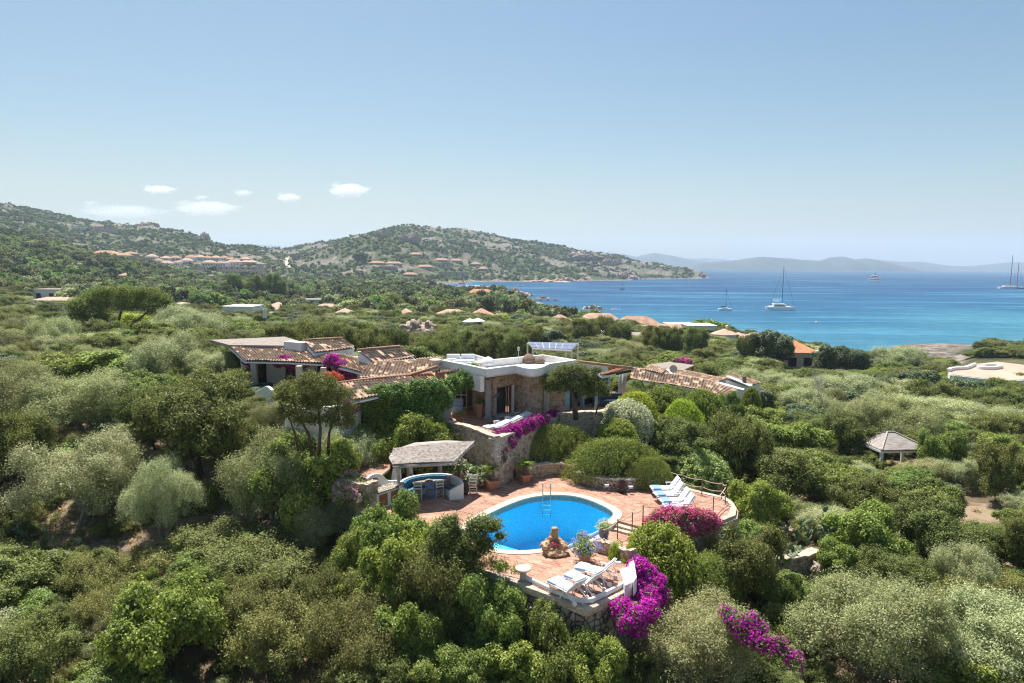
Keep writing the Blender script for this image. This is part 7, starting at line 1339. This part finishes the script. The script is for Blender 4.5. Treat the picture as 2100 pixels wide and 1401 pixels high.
# umbrella pine
pine = trunktree(240, 700, 0, 'broad umbrella pine with flat crown and dark limbs in the left middle distance', [(165, 632, 22, .6), (185, 615, 22, .6), (210, 604, 24, .55), (240, 602, 26, .5), (270, 603, 24, .5), (298, 604, 24, .5), (320, 610, 22, .55), (155, 648, 14, .6), (230, 625, 24, .5), (270, 630, 22, .5), (310, 630, 20, .5), (200, 635, 24, .5), (338, 618, 12, .5), (170, 650, 20, .6), (205, 648, 16, .5), (318, 640, 18, .6), (332, 632, 16, .6), (180, 625, 24, .6), (255, 615, 26, .6), (300, 618, 26, .6)], 'pine', [[(245, 705, .35), (235, 675, .30), (215, 650, .2), (190, 632, .1)], [(240, 685, .25), (245, 655, .2), (250, 630, .12)], [(245, 690, .28), (280, 660, .2), (310, 632, .1)], [(235, 668, .16), (215, 655, .1), (180, 645, .06)]], 21, ncl=700, clr=.6, npl=30, L=.34, Wd=.09, name='umbrella_pine', cat='pine tree', D=105)
# bougainvilleas and other flowering plants: green inner foliage and coloured bracts
def bloom(name, label, pts, key, z=None, D=None, gkey='vine', n=420, clr=.16, npl=30, L=.085, Wd=.06, seed=1, cat='bougainvillea', gfrac=.35, stem=True, petals='blossoms'):
    """pts: (px, py, radius px, [distance or height])"""
    bl = []; wp = []
    for q in pts:
        px, py, r = q[:3]; p = AT(px, py, q[3]); r = r * p.y / 1400; wp.append((p, r))
    base = wp[-1][0] - Vector((0, 0, wp[-1][1])); c = Vector((base.x, base.y, min(base.z, min(w[0].z - w[1] for w in wp)))); o = thing(name, label, cat, c)
    bl = [(p.x - c.x, p.y - c.y, p.z - c.z, r, r, r * .9) for p, r in wp]
    me = crown_mesh(petals, LM[key], seed, bl, n, clr, npl, L, Wd, inner=0, rad=(.8, 1.12), low=-1.0, up=.2); put(bpy.data.objects.new(petals, me), o)
    bl2 = [(b[0], b[1], b[2], b[3] * .92, b[4] * .92, b[5] * .92) for b in bl]
    me = crown_mesh('foliage', LM[gkey], seed + 1, bl2, int(n * gfrac), clr * 1.4, npl, L * 1.1, Wd * .7, inner=.5, low=-1.0); put(bpy.data.objects.new('foliage', me), o)
    if stem:
        m = MB(); rr = random.Random(seed)
        for i in range(0, len(bl) - 1):
            a, b = Vector(bl[i][:3]), Vector(bl[i + 1][:3])
            if (a - b).length < 4: m.tube([a, (a + b) / 2 + Vector((0, 0, -.1)), b], .02, 5)
        if m.v: m.build('stem', BARK, o)
    return o
D1, D2 = G(1300, 1170, ZL).y, G(1270, 1220, ZL).y
bloom('bougainvillea', 'huge magenta bougainvillea spilling over the corner of the lower terrace', [(1310, 1165, 20, D1), (1325, 1180, 22, D1), (1345, 1200, 22, D1 - .3), (1315, 1200, 24, D1 - .3), (1360, 1222, 14, D1 - .5), (1330, 1225, 26, D1 - .7), (1300, 1235, 26, D1 - 1.0), (1275, 1250, 20, D2 - .6), (1300, 1265, 24, D2 - .8), (1330, 1252, 20, D2 - .5), (1350, 1235, 18, D1 - .6), (1285, 1275, 18, D2 - 1), (1310, 1290, 14, D2 - 1)], 'magenta', n=1400, seed=3, gfrac=.25)
DS = G(1400, 1075, 0).y + .2
bloom('bougainvillea', 'pink and red bougainvillea mound along the edge of the upper terrace', [(1335, 1072, 14, DS), (1352, 1064, 18, DS), (1375, 1060, 20, DS), (1400, 1060, 22, DS), (1425, 1060, 20, DS), (1448, 1064, 18, DS), (1465, 1072, 14, DS), (1380, 1075, 18, DS - .2), (1410, 1078, 20, DS - .2), (1440, 1080, 16, DS - .2), (1350, 1078, 14, DS - .2)], 'pinkred', n=900, seed=5, gfrac=.4)
DW = G(1060, 884, 2.75).y
bloom('bougainvillea', 'magenta bougainvillea running along the parapet of the house terrace', [(1020, 905, 14, DW - .8), (1025, 925, 12, DW - 1.2), (1035, 893, 16, DW - .4), (1052, 886, 16, DW - .1), (1070, 878, 14, DW + .5), (1088, 870, 12, DW + 1), (1104, 863, 10, DW + 1.5), (1118, 858, 8, DW + 2), (1015, 915, 12, DW - 1), (1045, 905, 14, DW - .7), (1028, 940, 8, DW - 1.4)], 'magenta', n=900, seed=8, gfrac=.3)
bloom('bougainvillea', 'loose magenta bougainvillea trailing downhill between two olive trees', [(1490, 1255, 10, 24.1), (1505, 1272, 16, 23.9), (1525, 1280, 18, 23.6), (1545, 1275, 14, 23.6), (1535, 1300, 18, 23.4), (1555, 1315, 18, 23.1), (1580, 1322, 14, 22.9), (1605, 1335, 12, 22.6), (1625, 1350, 14, 22.4), (1635, 1362, 10, 22.3), (1560, 1290, 10, 23.4), (1600, 1318, 8, 22.6)], 'magenta', n=300, clr=.2, npl=26, seed=10, gfrac=.9)
DV = 53.2
bloom('bougainvillea', 'magenta bougainvillea hanging from the left eave of the tiled villa roof', [(503, 742, 5, DV), (515, 745, 7, DV), (528, 744, 5, DV)], 'magenta', n=110, seed=12, L=.1)
bloom('bougainvillea', 'magenta bougainvillea on the villa eave above the second porch pillar', [(578, 738, 11, DV - .3), (592, 742, 12, DV - .4), (570, 745, 8, DV - .3), (598, 752, 8, DV - .4), (622, 747, 8, DV - .5), (610, 748, 5, DV - .5)], 'magenta', n=260, seed=13, L=.1)
bloom('bougainvillea', 'large magenta bougainvillea over the porch beside the clerestory gable', [(682, 738, 12, 51), (672, 742, 9, 51), (695, 748, 12, 50.8), (710, 754, 13, 50.6), (722, 762, 11, 50.4), (732, 768, 7, 50.3), (700, 762, 9, 50.6), (712, 772, 9, 50.5)], 'magenta', n=420, seed=14, L=.1)
bloom('flowering_shrub', 'red and salmon geraniums below the bougainvillea porch', [(672, 770, 7, 50), (685, 772, 8, 49.6), (697, 778, 8, 49.4), (742, 762, 5, 49.5)], 'red', n=170, seed=15, cat='geranium', L=.09)
bloom('bougainvillea', 'small magenta bougainvillea beside the granite framed window', [(716, 828, 8, 38), (722, 838, 9, 38), (712, 842, 7, 38), (730, 828, 6, 38)], 'magenta', n=150, seed=16)
bloom('oleander', 'pink oleander bush left of the barbecue counter', [(715, 985, 20, 34.4), (735, 990, 18, 34.1), (700, 1000, 16, 33.8), (725, 1008, 20, 33.6), (750, 1005, 16, 33.6), (742, 1022, 16, 33.3), (700, 1018, 14, 33.4)], 'oleander', gkey='mastic', n=420, seed=17, cat='oleander', gfrac=1.6, clr=.13)
bloom('oleander', 'green oleander with a few pink flowers at the foot of the granite wall', [(925, 890, 12, 40.2), (905, 888, 12, 40.5), (945, 896, 10, 40), (915, 900, 12, 40)], 'oleander', gkey='bright', n=60, seed=18, cat='oleander', gfrac=6, clr=.1)
bloom('oleander', 'white and pale pink oleander beside the lone ladder-back chair', [(960, 965, 14, 38), (975, 970, 14, 37.5), (985, 982, 12, 37), (968, 985, 12, 37), (945, 955, 14, 38.5), (925, 962, 12, 38.4)], 'white', gkey='vine', n=130, seed=19, cat='oleander', gfrac=4, clr=.1)
bloom('bougainvillea', 'small purple bougainvillea by the porch wall near the stone tower', [(1128, 850, 6, 43), (1136, 846, 5, 43), (1145, 848, 4, 43)], 'magenta', n=70, seed=20)
bloom('bougainvillea', 'pink bougainvillea lying on top of the flat grey canopy', [(1385, 741, 5, 85), (1400, 740, 6, 85), (1412, 742, 5, 84)], 'pinkred', n=90, seed=22, L=.16, Wd=.12, clr=.3)
bloom('bougainvillea', 'small pink bougainvillea beside the cream house near the shore', [(1662, 742, 6, 150), (1656, 745, 4, 150)], 'pinkred', n=60, seed=23, L=.4, Wd=.3, clr=.5)
# vine over the front eave
vine = thing('vine', 'dark green climbing vine covering the front eave of the villa', 'vine', G(860, 850, ZT)); bl = []
for i, (px, py, z, r) in enumerate([(752, 820, 4.5, .65), (765, 835, 4.0, .7), (785, 815, 4.6, .75), (800, 835, 3.9, .85), (820, 812, 4.6, .8), (838, 830, 4.0, .9), (858, 806, 4.7, .8), (870, 825, 4.1, .9), (890, 800, 4.8, .75), (900, 818, 4.2, .8), (915, 800, 4.6, .65), (930, 788, 4.9, .6), (948, 778, 5.1, .55), (962, 768, 5.3, .5), (972, 758, 5.5, .45), (845, 850, 3.4, .8), (880, 845, 3.5, .8), (770, 855, 3.4, .7), (810, 855, 3.4, .8), (968, 785, 4.9, .4)]):
    p = G(px, py, z) - vine.location; bl.append((p.x, p.y - .15, p.z, r, r * .7, r))
me = crown_mesh('foliage', LM['vine'], 41, bl, 1500, .2, 34, .10, .065, low=-1.0, inner=.35); put(bpy.data.objects.new('foliage', me), vine)
m = MB(); rr = random.Random(2)
for i in range(0, len(bl) - 6): m.tube([Vector(bl[i][:3]), Vector(bl[i + 1][:3])], .025, 5)
m.tube([Vector(bl[3][:3]), Vector((bl[3][0], bl[3][1], 0))], .05, 6); m.tube([Vector(bl[9][:3]), Vector((bl[9][0], bl[9][1], 0))], .05, 6); m.build('stem', BARK, vine)
# prickly pears
def prickly(label, px, base, z, n, s, seed):
    c = G(px, base, z); o = thing('prickly_pear', label, 'cactus', c); rr = random.Random(seed); heads = []; V = MB()
    def pad(p, d, r):
        d = d.normalized(); a = rr.uniform(0, 3.14); sd_ = Vector((math.cos(a), math.sin(a), 0)); sd_ = (sd_ - d * sd_.dot(d)).normalized(); nn_ = d.cross(sd_); cc = p + d * r; vs = []
        for j in range(7):
            la = -math.pi / 2 + math.pi * j / 6
            for k in range(8): lo = k / 8 * 6.283; vs.append(cc + d * math.sin(la) * r + (sd_ * math.cos(lo) * r * .72 + nn_ * math.sin(lo) * r * .16) * math.cos(la))
        V.add(vs, [(j * 8 + k, j * 8 + (k + 1) % 8, (j + 1) * 8 + (k + 1) % 8, (j + 1) * 8 + k) for j in range(6) for k in range(8)]); return cc, d, r
    for i in range(n // 5): heads.append(pad(Vector((rr.uniform(-1, 1) * s, rr.uniform(-.6, .6) * s, rr.uniform(-.1, .15))), Vector((rr.uniform(-.5, .5), rr.uniform(-.5, .5), 1)), .20))
    while len(heads) < n:
        cc, d, r = rr.choice(heads); nd_ = (d + Vector((rr.uniform(-.8, .8), rr.uniform(-.8, .8), rr.uniform(.1, .6)))).normalized(); p = cc + nd_ * r * .8
        if p.z < 1.5 * s: heads.append(pad(p, nd_, rr.uniform(.13, .2)))
    V.build('pads', simple('cactus_skin%d' % seed, (.14, .20, .11), .6, .2, 4), o, smooth=True); TREES.append((c.x, c.y, s))
prickly('tall prickly pear cactus clump in the shade above the rubble wall', 1665, 1112, -2.6, 85, 1.35, 3); prickly('lower prickly pear clump growing on pale rocks', 1588, 1150, -2.4, 70, 1.05, 5)
prickly('dark prickly pear clump near the left edge', 65, 1125, -2.4, 34, .9, 8)
# dead branches
def deadtree(label, px, base, D, h, w_, n, seed, name='dead_tree', cat='dead branches'):
    p = AT(px, base, D); o = thing(name, label, cat, p); rr = random.Random(seed); m = MB()
    def br(a, d, L, r, lv):
        b = a + d * L; mid = (a + b) / 2 + Vector([rr.uniform(-.12, .12) * L for _ in range(3)]); m.tube([a, mid, b], [r, r * .8, r * .55], 5 if lv < 2 else 4, cap=False)
        if lv < 4:
            for k in range(rr.randint(2, 4)): nd_ = (d + Vector((rr.uniform(-1, 1), rr.uniform(-1, 1), rr.uniform(-.35, .8))) * .8).normalized(); br(mid.lerp(b, rr.random()), nd_, L * rr.uniform(.5, .8), r * .5, lv + 1)
    for k in range(n): a = rr.uniform(0, 6.28); br(Vector((0, 0, 0)), Vector((math.cos(a) * w_, math.sin(a) * w_, 1)).normalized(), h * rr.uniform(.4, .6), .03, 0)
    m.build('branches', DEADWOOD, o)
deadtree('bleached dead branches rising from the shrubs at the lower left', 210, 1340, 25.5, 1.7, .8, 3, 3); deadtree('small spray of dead grey twigs next to the yellow-crowned bush', 262, 1290, 26.5, 1.1, .8, 2, 4)
deadtree('silvery dead branches between the bright bushes at the bottom centre', 1130, 1370, 25.2, 1.3, .9, 3, 6); deadtree('silver dead twigs below the stone wall corner', 1252, 1350, 25.3, 1.3, .8, 3, 7)
deadtree('bare white tree skeleton above the silvery shrubs on the right', 1688, 830, 70, 3.2, .35, 4, 9); deadtree('leafless grey tree between the dark evergreens and the shore', 1775, 772, 150, 7, .3, 3, 10)
deadtree('pair of dead grey branches lying in the massive dark juniper', 395, 860, 38.5, 1.2, 1.0, 2, 12)
o = thing('fallen_log', 'orange-brown fallen log lying between the foreground bushes', 'log', AT(955, 1300, 28.5)); m = MB(); p, q = AT(935, 1287, 28.6) - o.location, AT(984, 1316, 27.6) - o.location; m.tube([p, (p + q) / 2 + Vector((0, 0, .05)), q], [.07, .09, .06], 8); m.build('trunk', simple('orange_wood', (.48, .22, .09), .8, .3, 5), o, smooth=True)
# boulders
def boulder(label, px, base, wpx, hpx, n, seed, D=None):
    p = hit(px, base) if D is None else AT(px, base, D); s = p.y / 1400; o = thing('boulder', label, 'boulder', p); rr = random.Random(seed); m = MB()
    for k in range(n): lump(m, (rr.uniform(-.35, .35) * wpx * s, rr.uniform(-.1, .3) * wpx * s, hpx * s * rr.uniform(.1, .45)), (wpx * s * rr.uniform(.22, .36), wpx * s * rr.uniform(.2, .32), hpx * s * rr.uniform(.4, .6)), seed + k, .55, 4, 1.9)
    m.build('rock', ROCK, o, smooth=True); TREES.append((p.x, p.y, wpx * s * .5)); return o
boulder('pale granite outcrop among the junipers behind the villa', 858, 692, 76, 34, 7, 3, 120)
boulder('flat pale rock slabs among the prickly pears', 1612, 1110, 80, 30, 5, 12); boulder('rocky ledge on the slope beneath the cactus clumps', 1690, 1190, 60, 40, 4, 14)
boulder('low rocks by the garden path beside the gazebo', 1935, 968, 60, 12, 5, 16); boulder('small pile of pale stones on the bare earth at the right', 2050, 1015, 34, 12, 5, 18)
# ------------------------------------------------------------------ scattered trees: real individuals near, one mass far away
rg = np.random.default_rng(77)
from mathutils.geometry import intersect_point_tri_2d
def inpoly(x, y, poly):
    c = False; j = len(poly) - 1
    for i in range(len(poly)):
        xi, yi = poly[i]; xj, yj = poly[j]
        if (yi > y) != (yj > y) and x < (xj - xi) * (y - yi) / (yj - yi + 1e-12) + xi: c = not c
        j = i
    return c
NOGO = [xy(upoly), xy(lpoly + nh[:-2] + tr2), xy(PG(tp, ZT)), xy(PG([(770, 1060), (700, 980), (780, 900), (910, 860), (1240, 840), (1370, 975), (1500, 1020), (1500, 1070)], 0)),
 xy([hit(*p) for p in ((418, 1070), (500, 1062), (520, 1110), (440, 1120), (385, 1115), (380, 1075))]), xy([G(*p, 1.0) for p in ((560, 905), (905, 880), (905, 780), (560, 750), (480, 750), (420, 715), (480, 690), (700, 690), (830, 705), (1190, 720), (1300, 750), (1300, 830), (1240, 850))]),
 xy([G(*p, -1.5) for p in ((1285, 765), (1460, 785), (1560, 795), (1515, 812), (1440, 806), (1288, 786))]), xy([hit(*p) for p in ((1960, 1090), (1955, 1010), (1985, 995), (2090, 1000), (2075, 1110), (2020, 1150))]),
 xy([hit(*p) for p in ((1795, 970), (1800, 940), (1910, 930), (1960, 975), (1900, 990))]), xy([hit(*p) for p in ((600, 1195), (640, 1195), (640, 1215), (600, 1215))]),
 xy([hit(*p) for p in ((185, 1160), (250, 1110), (290, 1150), (225, 1195))]), xy([hit(*p) for p in ((1930, 775), (1940, 745), (2140, 740), (2140, 800))]), xy([hit(*p) for p in ((1070, 735), (1080, 715), (1195, 715), (1190, 740))]),
 xy([hit(*p) for p in ((880, 1262), (975, 1335), (1000, 1325), (900, 1255))])]
HOUSES_XY = []   # filled before this runs: (x, y, r)
# clearings for lines of sight: (pixel column, half width, near distance, far distance, max height)
def inpolyv(x, y, poly):
    c = np.zeros(len(x), bool); j = len(poly) - 1
    for i in range(len(poly)):
        xi, yi = poly[i]; xj, yj = poly[j]
        c ^= ((yi > y) != (yj > y)) & (x < (xj - xi) * (y - yi) / (yj - yi + 1e-12) + xi); j = i
    return c
def blockedv(x, y, r, pad=.45):
    bl = np.zeros(len(x), bool)
    for (a, b, c) in TREES: bl |= (a - x) ** 2 + (b - y) ** 2 < (c * pad * 1.35 + r * pad) ** 2
    for (a, b, c) in TREES_AVOID: bl |= (a - x) ** 2 + (b - y) ** 2 < (c + r * .8) ** 2
    for (a, b, c, l_, r_, bs) in FARH: bl |= (a - x) ** 2 + (b - y) ** 2 < (c + r * .6) ** 2
    for P in NOGO: bl |= inpolyv(x, y, P)
    return bl
VIEW = [(430, 790, 772, 50), (560, 800, 905, 36), (790, 1000, 850, 38), (1000, 1240, 872, 40), (1180, 1310, 812, 47), (1285, 1420, 780, 57), (1420, 1560, 802, 57), (1797, 1908, 962, 50), (1082, 1186, 728, 78), (1331, 1424, 756, 70), (1945, 2140, 790, 140), (865, 985, 1140, 27.5), (985, 1215, 1232, 27), (1215, 1300, 1262, 27), (1300, 1500, 1088, 32), (760, 870, 1045, 31), (690, 870, 985, 37), (1500, 1560, 1040, 34), (380, 520, 1108, 33), (195, 285, 1185, 30), (1955, 2090, 1120, 37), (720, 800, 985, 33), (840, 905, 700, 116)]
def maxh(x, y, z, r, h):
    px, py = PJ(x, y, z + h); rp_ = r * 1400 / y * .85
    lim = min([bs for (l_, r_, bs, D_) in VIEW if y < D_ and l_ - rp_ < px < r_ + rp_] + [bs for (a, b, c, l_, r_, bs) in FARH if y < b - c and l_ - rp_ * .5 < px < r_ + rp_ * .5], default=0)
    if py >= lim: return h
    return AT(px, lim, y).z - z
def zone(x, y):
    px = 1050 + 1400 * x / y
    if y < 40:
        return ('left foreground' if px < 700 else 'bottom centre' if px < 1250 else 'right foreground', 0)
    if y < 62: return ('left of the villa' if px < 760 else 'around the villa' if px < 1300 else 'right slope near the gazebo', 1)
    if y < 140: return ('behind the villa on the left' if px < 600 else 'directly behind the villa' if px < 1250 else 'between the villas and the sea', 2)
    return ('far left plain', 3) if px < 700 else ('plain before the bay', 3)
kinds = {0: ('JKMBOS', (.26, .22, .2, .14, .1, .08)), 1: ('JKMBOS', (.36, .12, .2, .12, .10, .10)), 2: ('JMBSOD', (.52, .16, .07, .10, .07, .08)), 3: ('JMBSOD', (.34, .2, .14, .12, .08, .12))}
kn = {'J': ('dark juniper', 'juniper'), 'K': ('brown twiggy juniper', 'shrub'), 'M': ('green mastic bush', 'bush'), 'B': ('bright leafy bush', 'bush'), 'O': ('grey olive tree', 'olive tree'), 'S': ('silvery shrub', 'shrub'), 'D': ('very dark evergreen', 'tree')}
cand = []; cur = []
y = 21.0
grid = {}
def near_ok(x, y, r):
    gx_, gy_ = int(x // 6), int(y // 6)
    for i in range(gx_ - 1, gx_ + 2):
        for j in range(gy_ - 1, gy_ + 2):
            for (a, b, c) in grid.get((i, j), ()):
                if (a - x) ** 2 + (b - y) ** 2 < ((c + r) * .5) ** 2: return False
    return True
tries = 0; Dmax = 260
NC = 46000; yy = np.sqrt(rg.uniform(21 ** 2, Dmax ** 2, NC)); yy[:14000] = rg.uniform(21, 85, 14000); rg.shuffle(yy); xx = rg.uniform(-.95, .95, NC) * yy; zz = TH(xx, yy)
r_ = rg.uniform(1.1, 2.1, NC) * np.where(yy < 60, 1, np.where(yy < 78, 1.25, 1.7)) * np.where((yy < 60) & (rg.uniform(0, 1, NC) < .3), .6, 1)
ok = (zz > -11.2) & ~blockedv(xx, yy, r_)
for x, y, z, r, u in zip(xx[ok].tolist(), yy[ok].tolist(), zz[ok].tolist(), r_[ok].tolist(), rg.uniform(.85, 1.35, int(ok.sum())).tolist()):
    if not near_ok(x, y, r): continue
    hh = maxh(x, y, z, r, r * u * (.8 if x > .17 * y and y > 100 else 1))
    if hh < .55: continue
    grid.setdefault((int(x // 6), int(y // 6)), []).append((x, y, r)); cand.append((x, y, z, min(r, hh * 1.5), hh))
vis = [c for c in cand if abs(c[0] / c[1]) < .78]; vis.sort(key=lambda c: -c[3] / c[1])
NIND = 190
ind = set(vis[:NIND]); rest = [c for c in cand if c not in ind]
for c in vis[:NIND]:
    x, yy, zz, r, hh = c; zn, zi = zone(x, yy); ks, pr_ = kinds[zi]; k = ks[int(rg.choice(len(ks), p=pr_))]
    lbn, ct = kn[k]; plant(k, int(rg.integers(0, 4)), (x, yy, zz - .12), 2 * r, hh, lbn + ' in the dense scrub ' + zn, ct, 'scattered ' + lbn + ' ' + zn)
# low resolution prototypes for the mass
def lowproto(nm, mat, seed, sz, ncl=90, clr=.42, npl=9, L=.42, Wd=.26, along=.2):
    rg_ = np.random.default_rng(seed); bl = lobes(rg_, 12, sz, 0.1, .34); me = crown_mesh(nm, mat, seed, bl, ncl, clr, npl, L, Wd, along=along, inner=.4, up=.5, low=-.1)
    return bpy.data.objects.new(nm, me)
fk = leafmat('far_leaves_grey', [(.10, .12, .075), (.17, .195, .13), (.24, .265, .19)], .2, .04, tint=.3, hue=.02)
fb = leafmat('far_leaves_green', [(.05, .085, .025), (.085, .135, .035), (.14, .19, .06)], .2, .04, tint=.35, hue=.025)
fd = leafmat('far_leaves_dark', [(.022, .034, .017), (.04, .056, .026), (.07, .088, .042)], .15, .04, tint=.3, hue=.02)
LOW = [lowproto('far_crown', LM['far'], 1, (2, 2, 1.5)), lowproto('far_crown', LM['far'], 2, (2, 2, 1.3)), lowproto('far_crown', fd, 3, (2, 2, 1.6)), lowproto('far_crown', fb, 4, (2, 2, 1.4)), lowproto('far_crown', fk, 5, (2, 2, 1.3)), lowproto('far_crown', fd, 6, (1.8, 1.8, 1.3))]
MIDP = [('J', 0), ('J', 1), ('M', 0), ('B', 0), ('S', 0), ('O', 0), ('D', 0), ('K', 0)]
def mass(name, pts, sc, idx, protos, label, cat):
    """one object: instances of the given prototypes on the given points"""
    me = bpy.data.meshes.new(name); me.from_pydata([tuple(p) for p in pts], [], [])
    for nm, tp__, arr in (('sc', 'FLOAT_VECTOR', np.asarray(sc, np.float32)), ('rz', 'FLOAT', np.asarray(rg.uniform(0, 6.28, len(pts)), np.float32)), ('ix', 'INT', np.asarray(idx, np.int32))):
        at = me.attributes.new(nm, tp__, 'POINT'); at.data.foreach_set('vector' if tp__ == 'FLOAT_VECTOR' else 'value', arr.ravel())
    o = put(bpy.data.objects.new(name, me)); tag(o, label, cat, kind='stuff')
    ng = bpy.data.node_groups.new(name, 'GeometryNodeTree'); ng.interface.new_socket('Geometry', in_out='INPUT', socket_type='NodeSocketGeometry'); ng.interface.new_socket('Geometry', in_out='OUTPUT', socket_type='NodeSocketGeometry')
    n = ng.nodes; l = ng.links; gi = n.new('NodeGroupInput'); go = n.new('NodeGroupOutput'); jn = n.new('GeometryNodeJoinGeometry')
    na = n.new('GeometryNodeInputNamedAttribute'); na.data_type = 'FLOAT_VECTOR'; na.inputs[0].default_value = 'sc'; nz = n.new('GeometryNodeInputNamedAttribute'); nz.data_type = 'FLOAT'; nz.inputs[0].default_value = 'rz'; ni_ = n.new('GeometryNodeInputNamedAttribute'); ni_.data_type = 'INT'; ni_.inputs[0].default_value = 'ix'
    cx = n.new('ShaderNodeCombineXYZ'); l.new(nz.outputs['Attribute'], cx.inputs[2]); er = n.new('FunctionNodeEulerToRotation'); l.new(cx.outputs[0], er.inputs[0])
    for k, ob in enumerate(protos):
        oi = n.new('GeometryNodeObjectInfo'); oi.inputs['Object'].default_value = ob; oi.inputs['As Instance'].default_value = True; ip = n.new('GeometryNodeInstanceOnPoints'); cmp_ = n.new('FunctionNodeCompare'); cmp_.data_type = 'INT'; cmp_.operation = 'EQUAL'; cmp_.inputs[3].default_value = k
        l.new(ni_.outputs['Attribute'], cmp_.inputs[2]); l.new(gi.outputs[0], ip.inputs['Points']); l.new(cmp_.outputs[0], ip.inputs['Selection']); l.new(oi.outputs['Geometry'], ip.inputs['Instance']); l.new(na.outputs['Attribute'], ip.inputs['Scale']); l.new(er.outputs[0], ip.inputs['Rotation']); l.new(ip.outputs[0], jn.inputs[0])
    l.new(jn.outputs[0], go.inputs[0]); md = o.modifiers.new('scatter', 'NODES'); md.node_group = ng; return o
protos = [bpy.data.objects.new('mass_crown', PROTO[k][v][1]) for k, v in MIDP]
pts, sc, ix = [], [], []
for c in rest:
    x, yy, zz, r, hh = c; k = int(rg.choice(8, p=(.28, .24, .11, .03, .08, .06, .10, .10))); pw, ph = PROTO[MIDP[k][0]][MIDP[k][1]][3:5]
    pts.append((x, yy, zz - .15)); sc.append((2 * r / pw, 2 * r / pw, hh / ph)); ix.append(k)
mass('undergrowth', pts, sc, ix, protos, 'continuous mixed green scrub filling the land behind the villa', 'scrub')
# far mass on plain and hills
pts, sc, ix = [], [], []
n = 60000; yy = np.sqrt(rg.uniform(235 ** 2, 1650 ** 2, n)); nn2 = 16000; yy[:nn2] = np.sqrt(rg.uniform(235 ** 2, 700 ** 2, nn2)); xx = rg.uniform(-.86, .45, n) * yy; zz = TH(xx, yy); rkk = rockmask(xx, yy, zz)
cl = fbm(xx / 45, yy / 45, 3, 91); zz = zz + rockraise(xx, yy, zz, rkk); keep = (zz > -11.3) & (rkk < rg.uniform(.12, .75, n)) & (rg.uniform(0, 1, n) < .75 + cl * 1.2)
V_ = np.stack([xx, yy, zz], 1)[keep]; tone = fbm(V_[:, 0] / 60, V_[:, 1] / 60, 3, 95)
RR = rg.uniform(1.4, 3.2, len(V_)) * np.where(V_[:, 1] > 780, .95, 1.3); HH = RR * rg.uniform(.5, .9, len(V_)); bad = np.zeros(len(V_), bool)
pxv = 1050 + 1400 * V_[:, 0] / V_[:, 1]; dep = (CAMZ - V_[:, 2] - HH * 1.25) / V_[:, 1]; pyv = CY + F * np.tan(np.arctan(dep) - R(PITCH)) + (pxv - CX) * math.tan(R(ROLL))
for (a, b, c, l_, r_, bs) in FARH:
    bad |= (V_[:, 0] - a) ** 2 + (V_[:, 1] - b) ** 2 < (c + RR) ** 2
    bad |= (V_[:, 1] < b) & (b - V_[:, 1] < (25 if b > 780 else 260)) & (pxv > l_) & (pxv < r_) & (pyv < bs - .5)
for v, tn, r, hh, bd in zip(V_, tone, RR, HH, bad):
    if bd: continue
    q = rg.uniform() + tn * .9
    k = 2 if q < .12 else 5 if q < .25 else 0 if q < .5 else 1 if q < .68 else 3 if q < .88 else 4
    pts.append((v[0], v[1], v[2] - .3)); sc.append((r / 2, r / 2, hh / 1.3)); ix.append(k)
mass('woodland', pts, sc, ix, LOW, 'distant macchia scrub covering the plain and the granite hills', 'woodland')
# small ground plants between the near shrubs
def tuft(nm, mat, seed):
    rg_ = np.random.default_rng(seed); d = rdir(rg_, 90); d[:, 2] = abs(d[:, 2]) + .2; V = leaves(d * [.22, .22, .16] * rg_.uniform(.3, 1, (90, 1)), d, .16, .02, rg_, .9, .2); return bpy.data.objects.new(nm, arrmesh(nm, V, np.arange(len(V)).reshape(-1, 4), 4, mat))
TU = [tuft('tuft', LM['dry'], 1), tuft('tuft', LM['juniperb'], 2), tuft('tuft', LM['silver'], 3), tuft('tuft', LM['mastic'], 4)]
pts, sc, ix = [], [], []
xx = rg.uniform(-.9, .9, 12000); yy = rg.uniform(21, 95, 12000); xx = xx * yy; no_ = inpolyv(xx, yy, NOGO[5])
for P in NOGO[:4]: no_ |= inpolyv(xx, yy, P)
cl_ = inpolyv(xx, yy, NOGO[4]) | inpolyv(xx, yy, NOGO[7]); no_ |= cl_ & (rg.uniform(0, 1, 12000) < .82); zz = TH(xx, yy)
for x, y, z, s, q, n_ in zip(xx, yy, zz, rg.uniform(.5, 1.5, 12000), cl_, no_):
    if n_: continue
    pts.append((x, y, z - .02)); sc.append((s, s, s)); ix.append(0 if q else int(rg.choice(4, p=(.35, .3, .15, .2))))
mass('grass', pts, sc, ix, TU, 'dry grass tufts and low herbs on the bare ground', 'grass')
